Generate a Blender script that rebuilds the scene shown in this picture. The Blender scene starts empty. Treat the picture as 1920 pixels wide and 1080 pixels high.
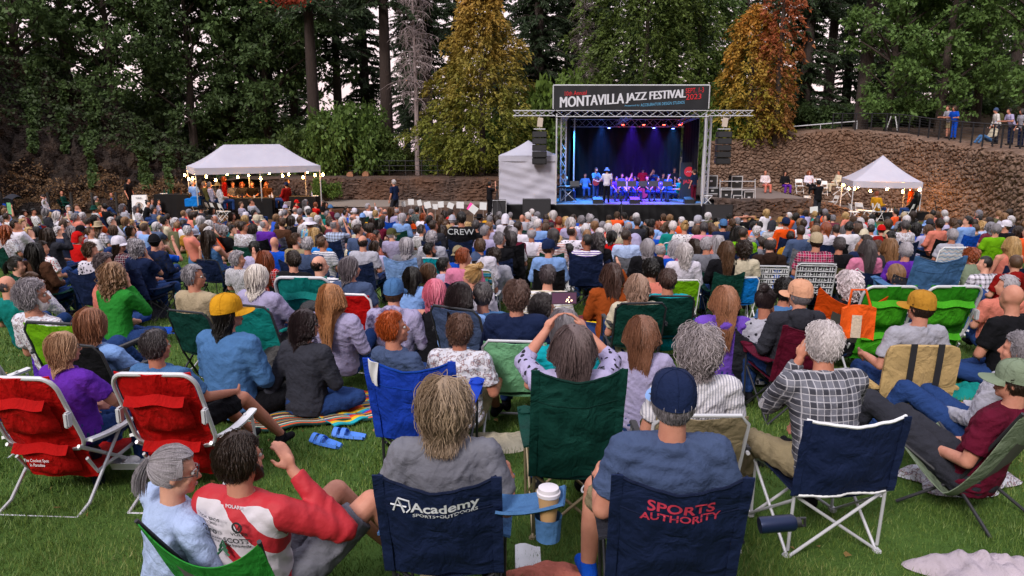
import bpy, bmesh, math, random
import numpy as np
from mathutils import Vector, Matrix, Euler
random.seed(7); rng = np.random.default_rng(7)
R = math.radians
D = bpy.data
scene = bpy.context.scene
COL = scene.collection
F, PITCH, CAMZ = 1387.0, R(12.0), 2.07
SP, CP = math.sin(PITCH), math.cos(PITCH)

# ------------------------------------------------------------------ geometry of the place
def smooth(a, b, t):
    t = min(1, max(0, (t - a) / (b - a))); return t * t * (3 - 2 * t)
def ground_z(x, y):
    k = .045 + .03 * math.exp(-((x - 6) / 8.0) ** 2)
    return -.064 * min(y, 22) - k * min(max(y - 22, 0), 22)
def P3(u, v, fwd):                       # a point in the place, seen at pixel (u, v) at a distance
    a, b = (u - 960) / F * fwd, (v - 540) / F * fwd
    return Vector((a, fwd * CP - b * SP, CAMZ - fwd * SP - b * CP))
def on_ground(u, v, h=0.0):              # where that line of sight passes h above the ground
    lo = 1.5; s = None
    for i in range(1200):
        f = 1.5 + i * .05; p = P3(u, v, f)
        if p.z <= ground_z(p.x, p.y) + h: s = f; break
    if s is None: s = 60
    lo, hi = s - .05, s
    for _ in range(12):
        m = (lo + hi) / 2; p = P3(u, v, m)
        if p.z <= ground_z(p.x, p.y) + h: hi = m
        else: lo = m
    p = P3(u, v, hi); return p, hi

# ------------------------------------------------------------------ mesh helpers
class MB:
    def __init__(s): s.v = []; s.f = []; s.m = []; s.n = 0
    def add(s, verts, faces, mi=0):
        b = s.n; s.v += [tuple(p) for p in verts]; s.n += len(verts)
        for f in faces: s.f.append([i + b for i in f]); s.m.append(mi)
        return s
    def box(s, c, d, rot=None, mi=0, bev=0.0):
        hx, hy, hz = d[0] / 2, d[1] / 2, d[2] / 2
        if bev > 0:
            b = min(bev, hx * .49, hy * .49, hz * .49); pts = []
            bm = bmesh.new(); bmesh.ops.create_cube(bm, size=1)
            for q in bm.verts: q.co = Vector((q.co.x * d[0], q.co.y * d[1], q.co.z * d[2]))
            bmesh.ops.bevel(bm, geom=bm.edges[:], offset=b, segments=2, affect='EDGES')
            bm.verts.ensure_lookup_table(); pts = [q.co.copy() for q in bm.verts]
            fs = [[q.index for q in f.verts] for f in bm.faces]; bm.free()
        else:
            pts = [Vector((x, y, z)) for x in (-hx, hx) for y in (-hy, hy) for z in (-hz, hz)]
            fs = [(0, 1, 3, 2), (4, 6, 7, 5), (0, 4, 5, 1), (2, 3, 7, 6), (0, 2, 6, 4), (1, 5, 7, 3)]
        if rot is not None:
            M = rot if isinstance(rot, Matrix) else Euler(rot).to_matrix()
            pts = [M @ p for p in pts]
        c = Vector(c); return s.add([p + c for p in pts], fs, mi)
    def tube(s, pts, r, n=8, mi=0, closed=False, flat=1.0):
        pts = [Vector(p) for p in pts]; k = len(pts)
        rr = r if isinstance(r, (list, tuple)) else [r] * k
        V = []; up = None
        for i, p in enumerate(pts):
            a = pts[i - 1] if (i > 0 or closed) else p
            b = pts[(i + 1) % k] if (i < k - 1 or closed) else p
            t = (b - a); t = t.normalized() if t.length > 1e-9 else Vector((0, 0, 1))
            if up is None:
                up = Vector((0, 0, 1)) if abs(t.z) < .9 else Vector((0, 1, 0))
            x = t.cross(up)
            if x.length < 1e-4: x = t.cross(Vector((1, 0, .01)))
            x.normalize(); y = x.cross(t).normalized(); up = y
            for j in range(n):
                an = 2 * math.pi * j / n
                V.append(p + x * (math.cos(an) * rr[i]) + y * (math.sin(an) * rr[i] * flat))
        fs = []
        for i in range(k if closed else k - 1):
            i2 = (i + 1) % k
            for j in range(n):
                j2 = (j + 1) % n; fs.append((i * n + j, i * n + j2, i2 * n + j2, i2 * n + j))
        if not closed: fs.append(tuple(range(n - 1, -1, -1))); fs.append(tuple((k - 1) * n + j for j in range(n)))
        return s.add(V, fs, mi)
    def lathe(s, prof, c=(0, 0, 0), n=16, mi=0, M=None, cap=True):
        V = []; c = Vector(c)
        for r, z in prof:
            for j in range(n):
                a = 2 * math.pi * j / n; p = Vector((r * math.cos(a), r * math.sin(a), z))
                if M is not None: p = M @ p
                V.append(p + c)
        fs = []; k = len(prof)
        for i in range(k - 1):
            for j in range(n):
                j2 = (j + 1) % n; fs.append((i * n + j, i * n + j2, (i + 1) * n + j2, (i + 1) * n + j))
        if cap: fs.append(tuple(range(n - 1, -1, -1))); fs.append(tuple((k - 1) * n + j for j in range(n)))
        return s.add(V, fs, mi)
    def sheet(s, fn, nu, nv, th=0.0, mi=0, mfn=None):       # fn(a, b) -> point, a, b in 0..1; th gives it a real thickness
        P = [[Vector(fn(i / nu, j / nv)) for j in range(nv + 1)] for i in range(nu + 1)]
        W = nv + 1; V = []; N = []
        for i in range(nu + 1):
            for j in range(nv + 1):
                a = P[min(i + 1, nu)][j] - P[max(i - 1, 0)][j]; b = P[i][min(j + 1, nv)] - P[i][max(j - 1, 0)]
                n = a.cross(b); n = n.normalized() if n.length > 1e-12 else Vector((0, 0, 1)); N.append(n); V.append(P[i][j] + n * th / 2)
        idx = lambda i, j: i * W + j
        fs = [(idx(i, j), idx(i + 1, j), idx(i + 1, j + 1), idx(i, j + 1)) for i in range(nu) for j in range(nv)]
        ms = [(mfn((i + .5) / nu, (j + .5) / nv) if mfn else mi) for i in range(nu) for j in range(nv)]
        if th > 0:
            K = len(V); V2 = [V[q] - N[q] * th for q in range(K)]
            V = V + V2
            f2 = [tuple(q + K for q in reversed(f)) for f in fs]; ms = ms + ms
            edge = [(idx(i, 0), idx(i + 1, 0)) for i in range(nu)] + [(idx(nu, j), idx(nu, j + 1)) for j in range(nv)] + \
                   [(idx(i + 1, nv), idx(i, nv)) for i in range(nu)] + [(idx(0, j + 1), idx(0, j)) for j in range(nv)]
            f3 = [(b, a, a + K, b + K) for a, b in edge]
            fs = fs + f2 + f3; ms = ms + [mi] * len(f3)
        b0 = s.n; s.v += [tuple(p) for p in V]; s.n += len(V)
        for f, m in zip(fs, ms): s.f.append([q + b0 for q in f]); s.m.append(m)
        return s
    def mesh(s, name, mats, smooth_=True):
        me = D.meshes.new(name); me.from_pydata(s.v, [], s.f)
        for m in (mats if isinstance(mats, (list, tuple)) else [mats]): me.materials.append(m)
        me.polygons.foreach_set('material_index', s.m)
        me.polygons.foreach_set('use_smooth', [smooth_] * len(s.f))
        if smooth_:
            try: me.set_sharp_from_angle(angle=R(38))
            except Exception: pass
        me.update(); return me
    def build(s, name, mats, parent=None, smooth_=True, color=None):
        return put(name, s.mesh(name, mats, smooth_), parent, color)

def put(name, me, parent=None, color=None, M=None):
    o = D.objects.new(name, me); COL.objects.link(o)
    if parent is not None: o.parent = parent
    if M is not None: o.matrix_local = M
    if color is not None: o.color = (*color, 1)
    return o
def tag(o, label=None, cat=None, group=None, kind=None):
    if label: o['label'] = label
    if cat: o['category'] = cat
    if group: o['group'] = group
    if kind: o['kind'] = kind
    return o
def empty(name, loc, rz=0, label=None, cat=None, group=None):
    o = D.objects.new(name, None); COL.objects.link(o); o.location = loc; o.rotation_euler = (0, 0, rz)
    o.empty_display_size = .1
    return tag(o, label, cat, group)
def copy_tree(o, parent=None):
    c = o.copy(); COL.objects.link(c)
    if parent is not None: c.parent = parent
    for ch in list(o.children): copy_tree(ch, c)
    return c

# ------------------------------------------------------------------ materials
def s2l(c): return tuple((x / 12.92 if x <= .04045 else ((x + .055) / 1.055) ** 2.4) for x in c)
def hexc(h): h = h.lstrip('#'); return s2l(tuple(int(h[i:i + 2], 16) / 255 for i in (0, 2, 4)))
class NT:
    def __init__(s, name):
        s.mat = D.materials.new(name); s.mat.use_nodes = True; s.t = s.mat.node_tree; s.b = s.t.nodes['Principled BSDF']
    def n(s, typ, **kw):
        q = s.t.nodes.new(typ)
        for k, v in kw.items():
            if k.startswith('_'): setattr(q, k[1:], v)
            else: q.inputs[k.replace('__', ' ')].default_value = v
        return q
    def l(s, a, b): s.t.links.new(a, b)
    def coord(s, kind='Object', scale=(1, 1, 1)):
        c = s.n('ShaderNodeTexCoord'); m = s.n('ShaderNodeMapping'); m.inputs['Scale'].default_value = scale
        s.l(c.outputs[kind], m.inputs['Vector']); return m.outputs['Vector']
    def noise(s, vec, sc, det=4, rough=.55):
        q = s.n('ShaderNodeTexNoise', Scale=sc, Detail=det, Roughness=rough); s.l(vec, q.inputs['Vector']); return q.outputs['Fac']
    def ramp(s, fac, stops):
        q = s.n('ShaderNodeValToRGB'); e = q.color_ramp.elements
        while len(e) > 1: e.remove(e[-1])
        e[0].position = stops[0][0]; e[0].color = (*stops[0][1], 1)
        for p, c in stops[1:]:
            x = e.new(p); x.color = (*c, 1)
        s.l(fac, q.inputs['Fac']); return q.outputs['Color']
    def mix(s, f, a, b, typ='MIX'):
        q = s.n('ShaderNodeMix', _data_type='RGBA', _blend_type=typ)
        for sock, val in ((q.inputs[0], f), (q.inputs[6], a), (q.inputs[7], b)):
            if hasattr(val, 'links'): s.l(val, sock)
            elif isinstance(val, (int, float)): sock.default_value = val
            else: sock.default_value = (*val, 1)
        return q.outputs[2]
    def math(s, op, a, b=0.0):
        q = s.n('ShaderNodeMath', _operation=op)
        for sock, val in ((q.inputs[0], a), (q.inputs[1], b)):
            if hasattr(val, 'links'): s.l(val, sock)
            else: sock.default_value = val
        return q.outputs[0]
    def bump(s, h, strength=.3, dist=.01):
        q = s.n('ShaderNodeBump', Strength=strength, Distance=dist); s.l(h, q.inputs['Height']); s.l(q.outputs[0], s.b.inputs['Normal'])
    def base(s, c):
        if hasattr(c, 'links'): s.l(c, s.b.inputs['Base Color'])
        else: s.b.inputs['Base Color'].default_value = (*c, 1)
    def rough(s, r): s.b.inputs['Roughness'].default_value = r; return s
MATS = {}
def flat(name, c, rough=.6, metal=0, var=.15, nsc=9, bump=0, coord='Object', spec=.5):
    if name in MATS: return MATS[name]
    t = NT(name); v = t.coord(coord); f = t.noise(v, nsc)
    t.base(t.mix(f, tuple(x * (1 - var) for x in c), tuple(min(1, x * (1 + var)) for x in c)))
    t.rough(rough); t.b.inputs['Metallic'].default_value = metal; t.b.inputs['Specular IOR Level'].default_value = spec
    if bump: t.bump(t.noise(v, nsc * 4), bump, .01)
    MATS[name] = t.mat; return t.mat
def fabric(name, pattern=None, sheen=.0, rough=.85, wr=.5, bumpsc=14):
    if name in MATS: return MATS[name]
    t = NT(name); oi = t.n('ShaderNodeObjectInfo'); col = oi.outputs['Color']; v = t.coord('Object')
    n1 = t.noise(v, 5, 3); n2 = t.noise(v, bumpsc, 3, .6)
    fd = t.noise(v, 1.7, 5, .75); base = t.mix(t.math('ADD', t.math('MULTIPLY', n1, .5), t.math('MULTIPLY', fd, .5)), t.mix(1.0, col, (.55, .56, .6), 'MULTIPLY'), t.mix(1.0, col, (1.3, 1.27, 1.25), 'MULTIPLY'))
    light = (.62, .6, .63); dark = (.02, .02, .028)
    sx = t.n('ShaderNodeSeparateXYZ'); t.l(v, sx.inputs[0])
    def band(sock, sc, w): return t.math('LESS_THAN', t.math('FRACT', t.math('MULTIPLY', sock, sc)), w)
    wv = t.n('ShaderNodeTexNoise', Scale=3.0)
    if pattern == 'plaid':
        a = band(sx.outputs[0], 14, .45); b = band(sx.outputs[2], 14, .45); c = band(sx.outputs[0], 28, .12); d = band(sx.outputs[2], 28, .12)
        base = t.mix(t.math('MULTIPLY', t.math('ADD', a, b), .42), base, dark); base = t.mix(t.math('MULTIPLY', t.math('MAXIMUM', c, d), .55), base, light)
    elif pattern == 'stripe':
        base = t.mix(band(sx.outputs[2], 32, .4), light, base)
    elif pattern == 'vstripe':
        base = t.mix(band(sx.outputs[0], 60, .4), light, base)
    elif pattern == 'floral':
        vo = t.n('ShaderNodeTexVoronoi', Scale=34.0); t.l(v, vo.inputs['Vector'])
        base = t.mix(t.math('LESS_THAN', vo.outputs['Distance'], .34), light, base)
    elif pattern == 'print':
        vo = t.n('ShaderNodeTexVoronoi', Scale=19.0); t.l(v, vo.inputs['Vector'])
        base = t.mix(t.math('LESS_THAN', vo.outputs['Distance'], .3), base, dark)
    elif pattern == 'leafy':
        n3 = t.noise(v, 28, 2, .5); base = t.ramp(n3, [(.44, (.55, .55, .62)), (.5, (.55, .5, .5)), (.52, (.2, .22, .3)), (.58, (.28, .14, .12)), (.6, (.5, .48, .52))])
    elif pattern == 'tiedye':
        n3 = t.noise(v, 7, 5, .7); base = t.mix(t.ramp(n3, [(.52, (0, 0, 0)), (.62, (1, 1, 1))]), base, (.09, .07, .14))
    elif pattern == 'tropic':
        n3 = t.noise(v, 11, 2, .5); base = t.ramp(n3, [(.38, (.05, .25, .5)), (.48, (.1, .35, .55)), (.53, (.6, .6, .2)), (.58, (.45, .12, .25)), (.66, (.15, .4, .6))])
    elif pattern == 'bstripe':
        fr = t.math('FRACT', t.math('MULTIPLY', sx.outputs[2], 9)); base = t.ramp(fr, [(0, (.02, .25, .4)), (.3, (.02, .25, .4)), (.32, (.5, .5, .5)), (.42, (.5, .5, .5)), (.44, (.22, .24, .02)), (.64, (.22, .24, .02)), (.66, (.02, .04, .08)), (.82, (.02, .04, .08)), (.84, (.1, .3, .42))])
    elif pattern == 'wavy':
        fr = t.math('FRACT', t.math('ADD', t.math('MULTIPLY', sx.outputs[2], 15), t.math('MULTIPLY', t.math('SINE', t.math('MULTIPLY', sx.outputs[0], 70)), .13)))
        base = t.ramp(fr, [(0, (.6, .62, .66)), (.3, (.6, .62, .66)), (.34, (.16, .3, .5)), (.55, (.3, .42, .6)), (.6, (.62, .62, .66)), (.8, (.5, .35, .33)), (.84, (.62, .64, .68))])
    t.base(base); t.rough(rough); t.b.inputs['Specular IOR Level'].default_value = .12
    t.b.inputs['Sheen Weight'].default_value = 0
    w2 = t.n('ShaderNodeTexNoise', Scale=5.0, Detail=3.0, Distortion=1.6); t.l(v, w2.inputs['Vector']); t.bump(t.math('ADD', t.math('ADD', n2, t.math('MULTIPLY', t.noise(v, 260, 2), .15)), t.math('MULTIPLY', w2.outputs['Fac'], 1.6)), wr, .035)
    MATS[name] = t.mat; return t.mat
def skinmat():
    t = NT('skin'); oi = t.n('ShaderNodeObjectInfo'); v = t.coord('Object'); n1 = t.noise(v, 16, 4, .6)
    t.base(t.mix(n1, t.mix(1.0, oi.outputs['Color'], (.80, .60, .55), 'MULTIPLY'), t.mix(1.0, oi.outputs['Color'], (1.15, 1.12, 1.1), 'MULTIPLY')))
    n3 = t.noise(v, 45, 3); t.rough(.55); t.b.inputs['Specular IOR Level'].default_value = .3; t.bump(t.math('ADD', n3, t.noise(v, 220, 3)), .35, .004); return t.mat
def hairmat():
    t = NT('hair'); oi = t.n('ShaderNodeObjectInfo'); g = t.n('ShaderNodeNewGeometry'); v = t.coord('Object', (60, 60, 9)); n1 = t.noise(v, 2.5, 4, .7)
    f = t.math('ADD', t.math('MULTIPLY', g.outputs['Random Per Island'], .38), t.math('MULTIPLY', n1, .6))
    t.base(t.mix(f, t.mix(1.0, oi.outputs['Color'], (.4, .38, .36), 'MULTIPLY'), t.mix(1.0, oi.outputs['Color'], (1.55, 1.5, 1.45), 'MULTIPLY')))
    t.rough(.42); t.b.inputs['Specular IOR Level'].default_value = .4; t.bump(n1, .6, .01); return t.mat
SKIN = skinmat(); HAIR = hairmat()
FAB = {k: fabric('cloth_' + k, None if k == 'plain' else k) for k in ('plain', 'plaid', 'stripe', 'vstripe', 'floral', 'print', 'leafy', 'tiedye', 'tropic', 'bstripe', 'wavy')}
CANV = fabric('canvas', None, .1, .75, .7, 7)
DENIM = fabric('denim', None, .1, .9, .6, 10)
ALU = flat('aluminium', (.55, .55, .58), .4, .25, .1)
DKMETAL = flat('black_metal', (.03, .03, .035), .45, .3, .2)
BLK = flat('black_plastic', (.018, .018, .02), .5, 0, .3)
WHT = flat('white_plastic', (.7, .7, .72), .45, 0, .06)
def colmat(name, c, **k): return flat(name, c, **k)
PAL = dict(navy='1a2440', black='121216', charcoal='2e2f36', grey='6f7078', lightgrey='a2a2ac', white='cfcbd6', cream='c0b7a2', beige='a5977f', tan='9a7a50', brown='4c3326',
    darkbrown='2a1d18', maroon='57182a', red='b01520', darkred='7e1018', orange='d0551c', salmon='c47a6c', pink='c97f9a', magenta='a92a55', purple='5a3391', lavender='a39dba', violet='6b4fa8',
    blue='1f4fae', brightblue='1f77c4', lightblue='7f9ccb', paleblue='a9b9d8', slate='45526e', teal='17756f', turquoise='1d9aa5', darkgreen='123a32', green='2f7d34', lime='6da321', mint='7fb58b', sage='77836f',
    olive='4a4a30', mustard='c08e3a', yellow='d0ae2a', steel='4a6a92', denim='2b3f6b', khaki='857a62', gold='a87c3c', rust='8a4526', peach='c99a80', silver='8f8f97')
def satur(c, k=1.13): m = sum(c) / 3; return tuple(max(.004, m + (x - m) * k) for x in c)
PALC = {k: satur(hexc(v)) for k, v in PAL.items()}
# ------------------------------------------------------------------ bodies: overlapping solids fused into one continuous skin
def _frame(ax):
    ax = ax.normalized(); x = Vector((1, 0, 0)) - ax * ax.x
    if x.length < .2: x = Vector((0, 1, 0)) - ax * ax.y
    x.normalize(); return x, ax.cross(x).normalized()
class Blob:
    def __init__(s): s.m = MB()
    def cap(s, p0, r0, p1, r1, f0=False, f1=False, n=12, sy=1.0, bulge=0):
        p0, p1 = Vector(p0), Vector(p1); ax = p1 - p0; L = ax.length
        if L < 1e-6: return s
        x, y = _frame(ax); a = ax / L; st = []
        if f0: st.append((-.0, r0))
        else: st += [(-r0 * math.cos(t), r0 * math.sin(t)) for t in (.25, .7, 1.15)] + [(0, r0)]
        st += [(L * .5, (r0 + r1) / 2 * (1 + bulge))]
        if f1: st.append((L, r1))
        else: st += [(L, r1)] + [(L + r1 * math.cos(t), r1 * math.sin(t)) for t in (1.15, .7, .25)]
        V = []
        for d, r in st:
            for j in range(n):
                an = 2 * math.pi * j / n; V.append(p0 + a * d + x * r * math.cos(an) + y * r * sy * math.sin(an))
        k = len(st); fs = []
        for i in range(k - 1):
            for j in range(n):
                j2 = (j + 1) % n; fs.append((i * n + j, i * n + j2, (i + 1) * n + j2, (i + 1) * n + j))
        fs.append(tuple(range(n - 1, -1, -1))); fs.append(tuple((k - 1) * n + j for j in range(n)))
        s.m.add(V, fs); return s
    def ell(s, c, r, M=None, n=12):
        prof = [(math.sin(t), -math.cos(t)) for t in [math.pi * (i + .35) / (n * .6 - .3 + .7 - .4) for i in range(int(n * .6))] if 0 < t < math.pi]
        prof = [(math.sin(math.pi * i / 8), -math.cos(math.pi * i / 8)) for i in range(1, 8)]
        prof = [(.12, -.99)] + prof + [(.12, .99)]
        V = []; c = Vector(c)
        for q, z in prof:
            for j in range(n):
                a = 2 * math.pi * j / n; p = Vector((q * math.cos(a) * r[0], q * math.sin(a) * r[1], z * r[2]))
                if M is not None: p = M @ p
                V.append(p + c)
        k = len(prof); fs = []
        for i in range(k - 1):
            for j in range(n):
                j2 = (j + 1) % n; fs.append((i * n + j, i * n + j2, (i + 1) * n + j2, (i + 1) * n + j))
        fs.append(tuple(range(n - 1, -1, -1))); fs.append(tuple((k - 1) * n + j for j in range(n)))
        s.m.add(V, fs); return s
    def loft(s, rings, tw=None, n=18):           # rings: (center, rx, ry); a closed trunk
        cs = [Vector(r[0]) for r in rings]; V = []; k = len(rings)
        for i, (c, rx, ry) in enumerate(rings):
            ax = (cs[min(i + 1, k - 1)] - cs[max(i - 1, 0)]).normalized(); x, y = _frame(ax)
            if tw:
                an0 = tw * i / (k - 1); x, y = x * math.cos(an0) + y * math.sin(an0), y * math.cos(an0) - x * math.sin(an0)
            for j in range(n):
                an = 2 * math.pi * j / n; ca, sa = math.cos(an), math.sin(an)
                ca = math.copysign(abs(ca) ** .85, ca); sa = math.copysign(abs(sa) ** .85, sa)
                V.append(cs[i] + x * rx * ca + y * ry * sa)
        fs = []
        for i in range(k - 1):
            for j in range(n):
                j2 = (j + 1) % n; fs.append((i * n + j, i * n + j2, (i + 1) * n + j2, (i + 1) * n + j))
        fs.append(tuple(range(n - 1, -1, -1))); fs.append(tuple((k - 1) * n + j for j in range(n)))
        s.m.add(V, fs); return s
    def fuse(s, name, mat, voxel, it=4, wrinkle=0.0, seed=0, wf=.85):
        me = s.m.mesh(name, mat); o = D.objects.new('tmp', me); COL.objects.link(o)
        md = o.modifiers.new('r', 'REMESH'); md.mode = 'VOXEL'; md.voxel_size = voxel
        sm = o.modifiers.new('s', 'SMOOTH'); sm.factor = .5; sm.iterations = it
        dg = bpy.context.evaluated_depsgraph_get(); out = D.meshes.new_from_object(o.evaluated_get(dg))
        D.objects.remove(o); D.meshes.remove(me); out.name = name
        out.materials.clear(); out.materials.append(mat)
        n = len(out.vertices)
        if wrinkle and n:
            co = np.empty(n * 3); out.vertices.foreach_get('co', co); co = co.reshape(-1, 3)
            no = np.empty(n * 3); out.vertex_normals.foreach_get('vector', no); no = no.reshape(-1, 3)
            g = np.random.default_rng(seed); d = np.zeros(n)
            wp = co + .03 * np.sin(co[:, [1, 2, 0]] * 17 * wf + g.uniform(0, 6, 3)) + .015 * np.sin(co[:, [2, 0, 1]] * 41 * wf + g.uniform(0, 6, 3))
            for q in range(7):
                k = g.normal(size=3) * np.array([26, 20, 30]) * wf * (1 + .35 * q / 3); ph = g.uniform(0, 6)
                msk = .5 + .5 * np.sin(wp @ (g.normal(size=3) * 9) + g.uniform(0, 6))
                d += (1 - np.abs(np.sin(wp @ k + ph)) * 1.6) * msk / (1 + .3 * q)
            co += no * (d * wrinkle * .36)[:, None]
            out.vertices.foreach_set('co', co.ravel())
        out.polygons.foreach_set('use_smooth', [True] * len(out.polygons)); out.update(); return out

def rotv(p, piv, M): return M @ (Vector(p) - piv) + piv
def pose(kind, lean=0, side=0, twist=0, hy=0, hp=0, hr=0, armL='lap', armR='lap', legs=None, w=1.0, custom=None):
    """joints of a seated or standing figure facing +Y (x to its right); lengths in metres"""
    J = {}
    if kind == 'chair':   pel = Vector((0, 0, .50)); rec = -14; J['kn'] = ((-.14, .43, .50), (.14, .43, .50)); J['an'] = ((-.15, .44, .09), (.15, .44, .09))
    elif kind == 'low':   pel = Vector((0, 0, .26)); rec = -16; J['kn'] = ((-.15, .40, .44), (.15, .40, .44)); J['an'] = ((-.16, .66, .09), (.16, .66, .09))
    elif kind == 'cross': pel = Vector((0, 0, .12)); rec = 4;   J['kn'] = ((-.34, .27, .15), (.34, .27, .15)); J['an'] = ((.07, .36, .08), (-.07, .44, .08))
    elif kind == 'knees': pel = Vector((0, 0, .12)); rec = 2;   J['kn'] = ((-.16, .36, .46), (.16, .36, .46)); J['an'] = ((-.14, .58, .08), (.14, .58, .08))
    elif kind == 'side':  pel = Vector((0, 0, .12)); rec = 3;   J['kn'] = ((.20, .40, .14), (.38, .22, .16)); J['an'] = ((.55, .20, .08), (.72, .02, .08))
    elif kind == 'stand': pel = Vector((0, 0, .93)); rec = 2;   J['kn'] = ((-.10, .02, .49), (.10, .02, .49)); J['an'] = ((-.11, -.01, .09), (.11, -.01, .09))
    elif kind == 'walk':  pel = Vector((0, 0, .91)); rec = 5;   J['kn'] = ((-.09, .16, .50), (.09, .0, .49)); J['an'] = ((-.09, .22, .11), (.09, -.28, .15))
    if legs: J.update(legs)
    up = lambda z, y=0, x=0: Vector((x, y, z)) + pel
    t = dict(waist=up(.16), chest=up(.36, .0), nk=up(.53, -.015), head=up(.70, .02))
    t['sh'] = (up(.475, -.01, -.185 * w), up(.475, -.01, .185 * w))
    M = Euler((R(-(rec + lean)), R(side), 0)).to_matrix()
    for k in ('waist', 'chest', 'nk', 'head'): t[k] = rotv(t[k], pel, M)
    # the head stays more upright than the trunk
    t['head'] = t['nk'] + (t['head'] - t['nk']).lerp(Vector((0, .02, .172)), .65)
    MT = Matrix.Rotation(R(-twist), 3, 'Z')
    t['sh'] = tuple(rotv(rotv(q, pel, M), t['nk'], MT) for q in t['sh'])
    J.update(t); J['pel'] = pel
    J['hip'] = (pel + Vector((-.095, .01, -.02)), pel + Vector((.095, .01, -.02)))
    J['HM'] = Matrix.Translation(J['head']) @ Euler((R(hp), R(hr), R(-hy)), 'XYZ').to_matrix().to_4x4()
    el, wr, hd = [], [], []
    for sgn, arm, sh in ((-1, armL, J['sh'][0]), (1, armR, J['sh'][1])):
        if isinstance(arm, tuple): e, wq, dr = (Vector(q) for q in arm)
        elif arm == 'lap':
            kn = Vector(J['kn'][0 if sgn < 0 else 1]); wq = Vector((sgn * .10, .20, pel.z + .13)) if kind != 'stand' else None
            if kind in ('stand', 'walk'): e = sh + Vector((sgn * .06, -.02, -.29)); wq = e + Vector((sgn * .0, .10, -.24)); dr = Vector((0, .3, -1))
            else: e = sh + Vector((sgn * .075, .06, -.27)); wq = wq + Vector((0, .03, 0)); dr = Vector((-sgn * .8, .5, -.15))
        elif arm == 'rest': e = sh + Vector((sgn * .09, -.0, -.27)); wq = e + Vector((sgn * .0, .25, .02)); dr = Vector((0, 1, -.15))
        elif arm == 'face': e = sh + Vector((sgn * .03, .20, -.20)); wq = J['head'] + Vector((sgn * .085, .08, -.12)); dr = Vector((-sgn * .3, .1, 1))
        elif arm == 'up': e = sh + Vector((sgn * .07, .22, -.06)); wq = J['head'] + Vector((sgn * .12, .24, .02)); dr = Vector((-sgn * .3, .2, 1))
        elif arm == 'behind': e = sh + Vector((sgn * .16, .06, .20)); wq = J['head'] + Vector((sgn * .06, -.09, .02)); dr = Vector((-sgn, -.1, .1))
        elif arm == 'back': e = sh + Vector((sgn * .08, -.10, -.27)); wq = e + Vector((sgn * .02, -.14, -.24)); dr = Vector((0, -1, -.1))
        elif arm == 'knee': kn = Vector(J['kn'][0 if sgn < 0 else 1]); e = sh + Vector((sgn * .08, .16, -.22)); wq = kn + Vector((-sgn * .03, -.04, .07)); dr = Vector((-sgn * .3, .8, -.4))
        el.append(e); wr.append(wq); hd.append(dr)
    J['el'], J['wr'], J['hd'] = el, wr, hd
    J['top'] = J['head'].z + .128; J['kind'] = kind; J['w'] = w
    return J
def hand(b, wr, d, sgn, curl=.5, hi=True):
    d = d.normalized(); n = Vector((-sgn, .15, .1)); n = (n - d * n.dot(d)).normalized(); s = d.cross(n).normalized()
    c = wr + d * .045
    b.cap(wr, .024, wr + d * .05, .034, sy=.55); 
    M = Matrix((s, n, d)).transposed(); b.ell(c + d * .01, (.042, .017, .047), M)
    if not hi: b.ell(wr + d * .11, (.036, .018, .04), M); b.cap(c + s * .03, .012, c + s * .06 + d * .03, .011); return
    for k, (off, L) in enumerate(((-.031, .066), (-.011, .078), (.010, .074), (.030, .058))):
        p0 = wr + d * .088 + s * off; d1 = (d + n * curl * .8 + s * off * 2).normalized(); p1 = p0 + d1 * L * .55
        d2 = (d + n * curl * 2.2 + s * off).normalized(); p2 = p1 + d2 * L * .5
        b.cap(p0 - d * .012, .0105, p1, .0095, n=8); b.cap(p1, .0095, p2, .008, n=8)
    p0 = wr + d * .03 + s * .032; p1 = p0 + (s * .9 + d * .8 + n * .3).normalized() * .04; p2 = p1 + (d + n * .5 + s * .2).normalized() * .03
    b.cap(p0, .014, p1, .012, n=8); b.cap(p1, .0115, p2, .0095, n=8)
def head_prims(b, J, hi=True):
    M = J['HM']; M3 = M.to_3x3(); q = lambda x, y, z: M @ Vector((x, y, z))
    b.ell(q(0, -.012, .022), (.0745, .093, .098), M3, 16); b.ell(q(0, .024, -.045), (.058, .068, .076), M3, 14)
    b.ell(q(0, .068, -.092), (.026, .022, .02), M3); b.ell(q(0, .03, -.075), (.047, .05, .036), M3)
    b.cap(q(0, .084, .012), .009, q(0, .108, -.026), .0125, n=8); b.ell(q(0, .096, -.03), (.018, .012, .009), M3)
    b.cap(q(-.034, .07, .026), .012, q(.034, .07, .026), .012, n=8)
    for s in (-1, 1):
        b.ell(q(s * .077, -.006, -.012), (.009, .019, .031), M3); b.ell(q(s * .036, .058, -.03), (.024, .022, .024), M3)
    b.ell(q(0, .086, -.058), (.023, .012, .006), M3); b.ell(q(0, .084, -.068), (.02, .012, .007), M3)
    b.cap(J['nk'] - Vector((0, 0, .03)), .062, J['head'] + M3 @ Vector((0, -.02, -.06)), .053, n=14)
def limb_r(fat): return dict(sh=.05 * fat, el=.04 * fat, wr=.027, hip=.085 * fat, kn=.058 * fat, an=.038, calf=.052 * fat)
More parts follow.
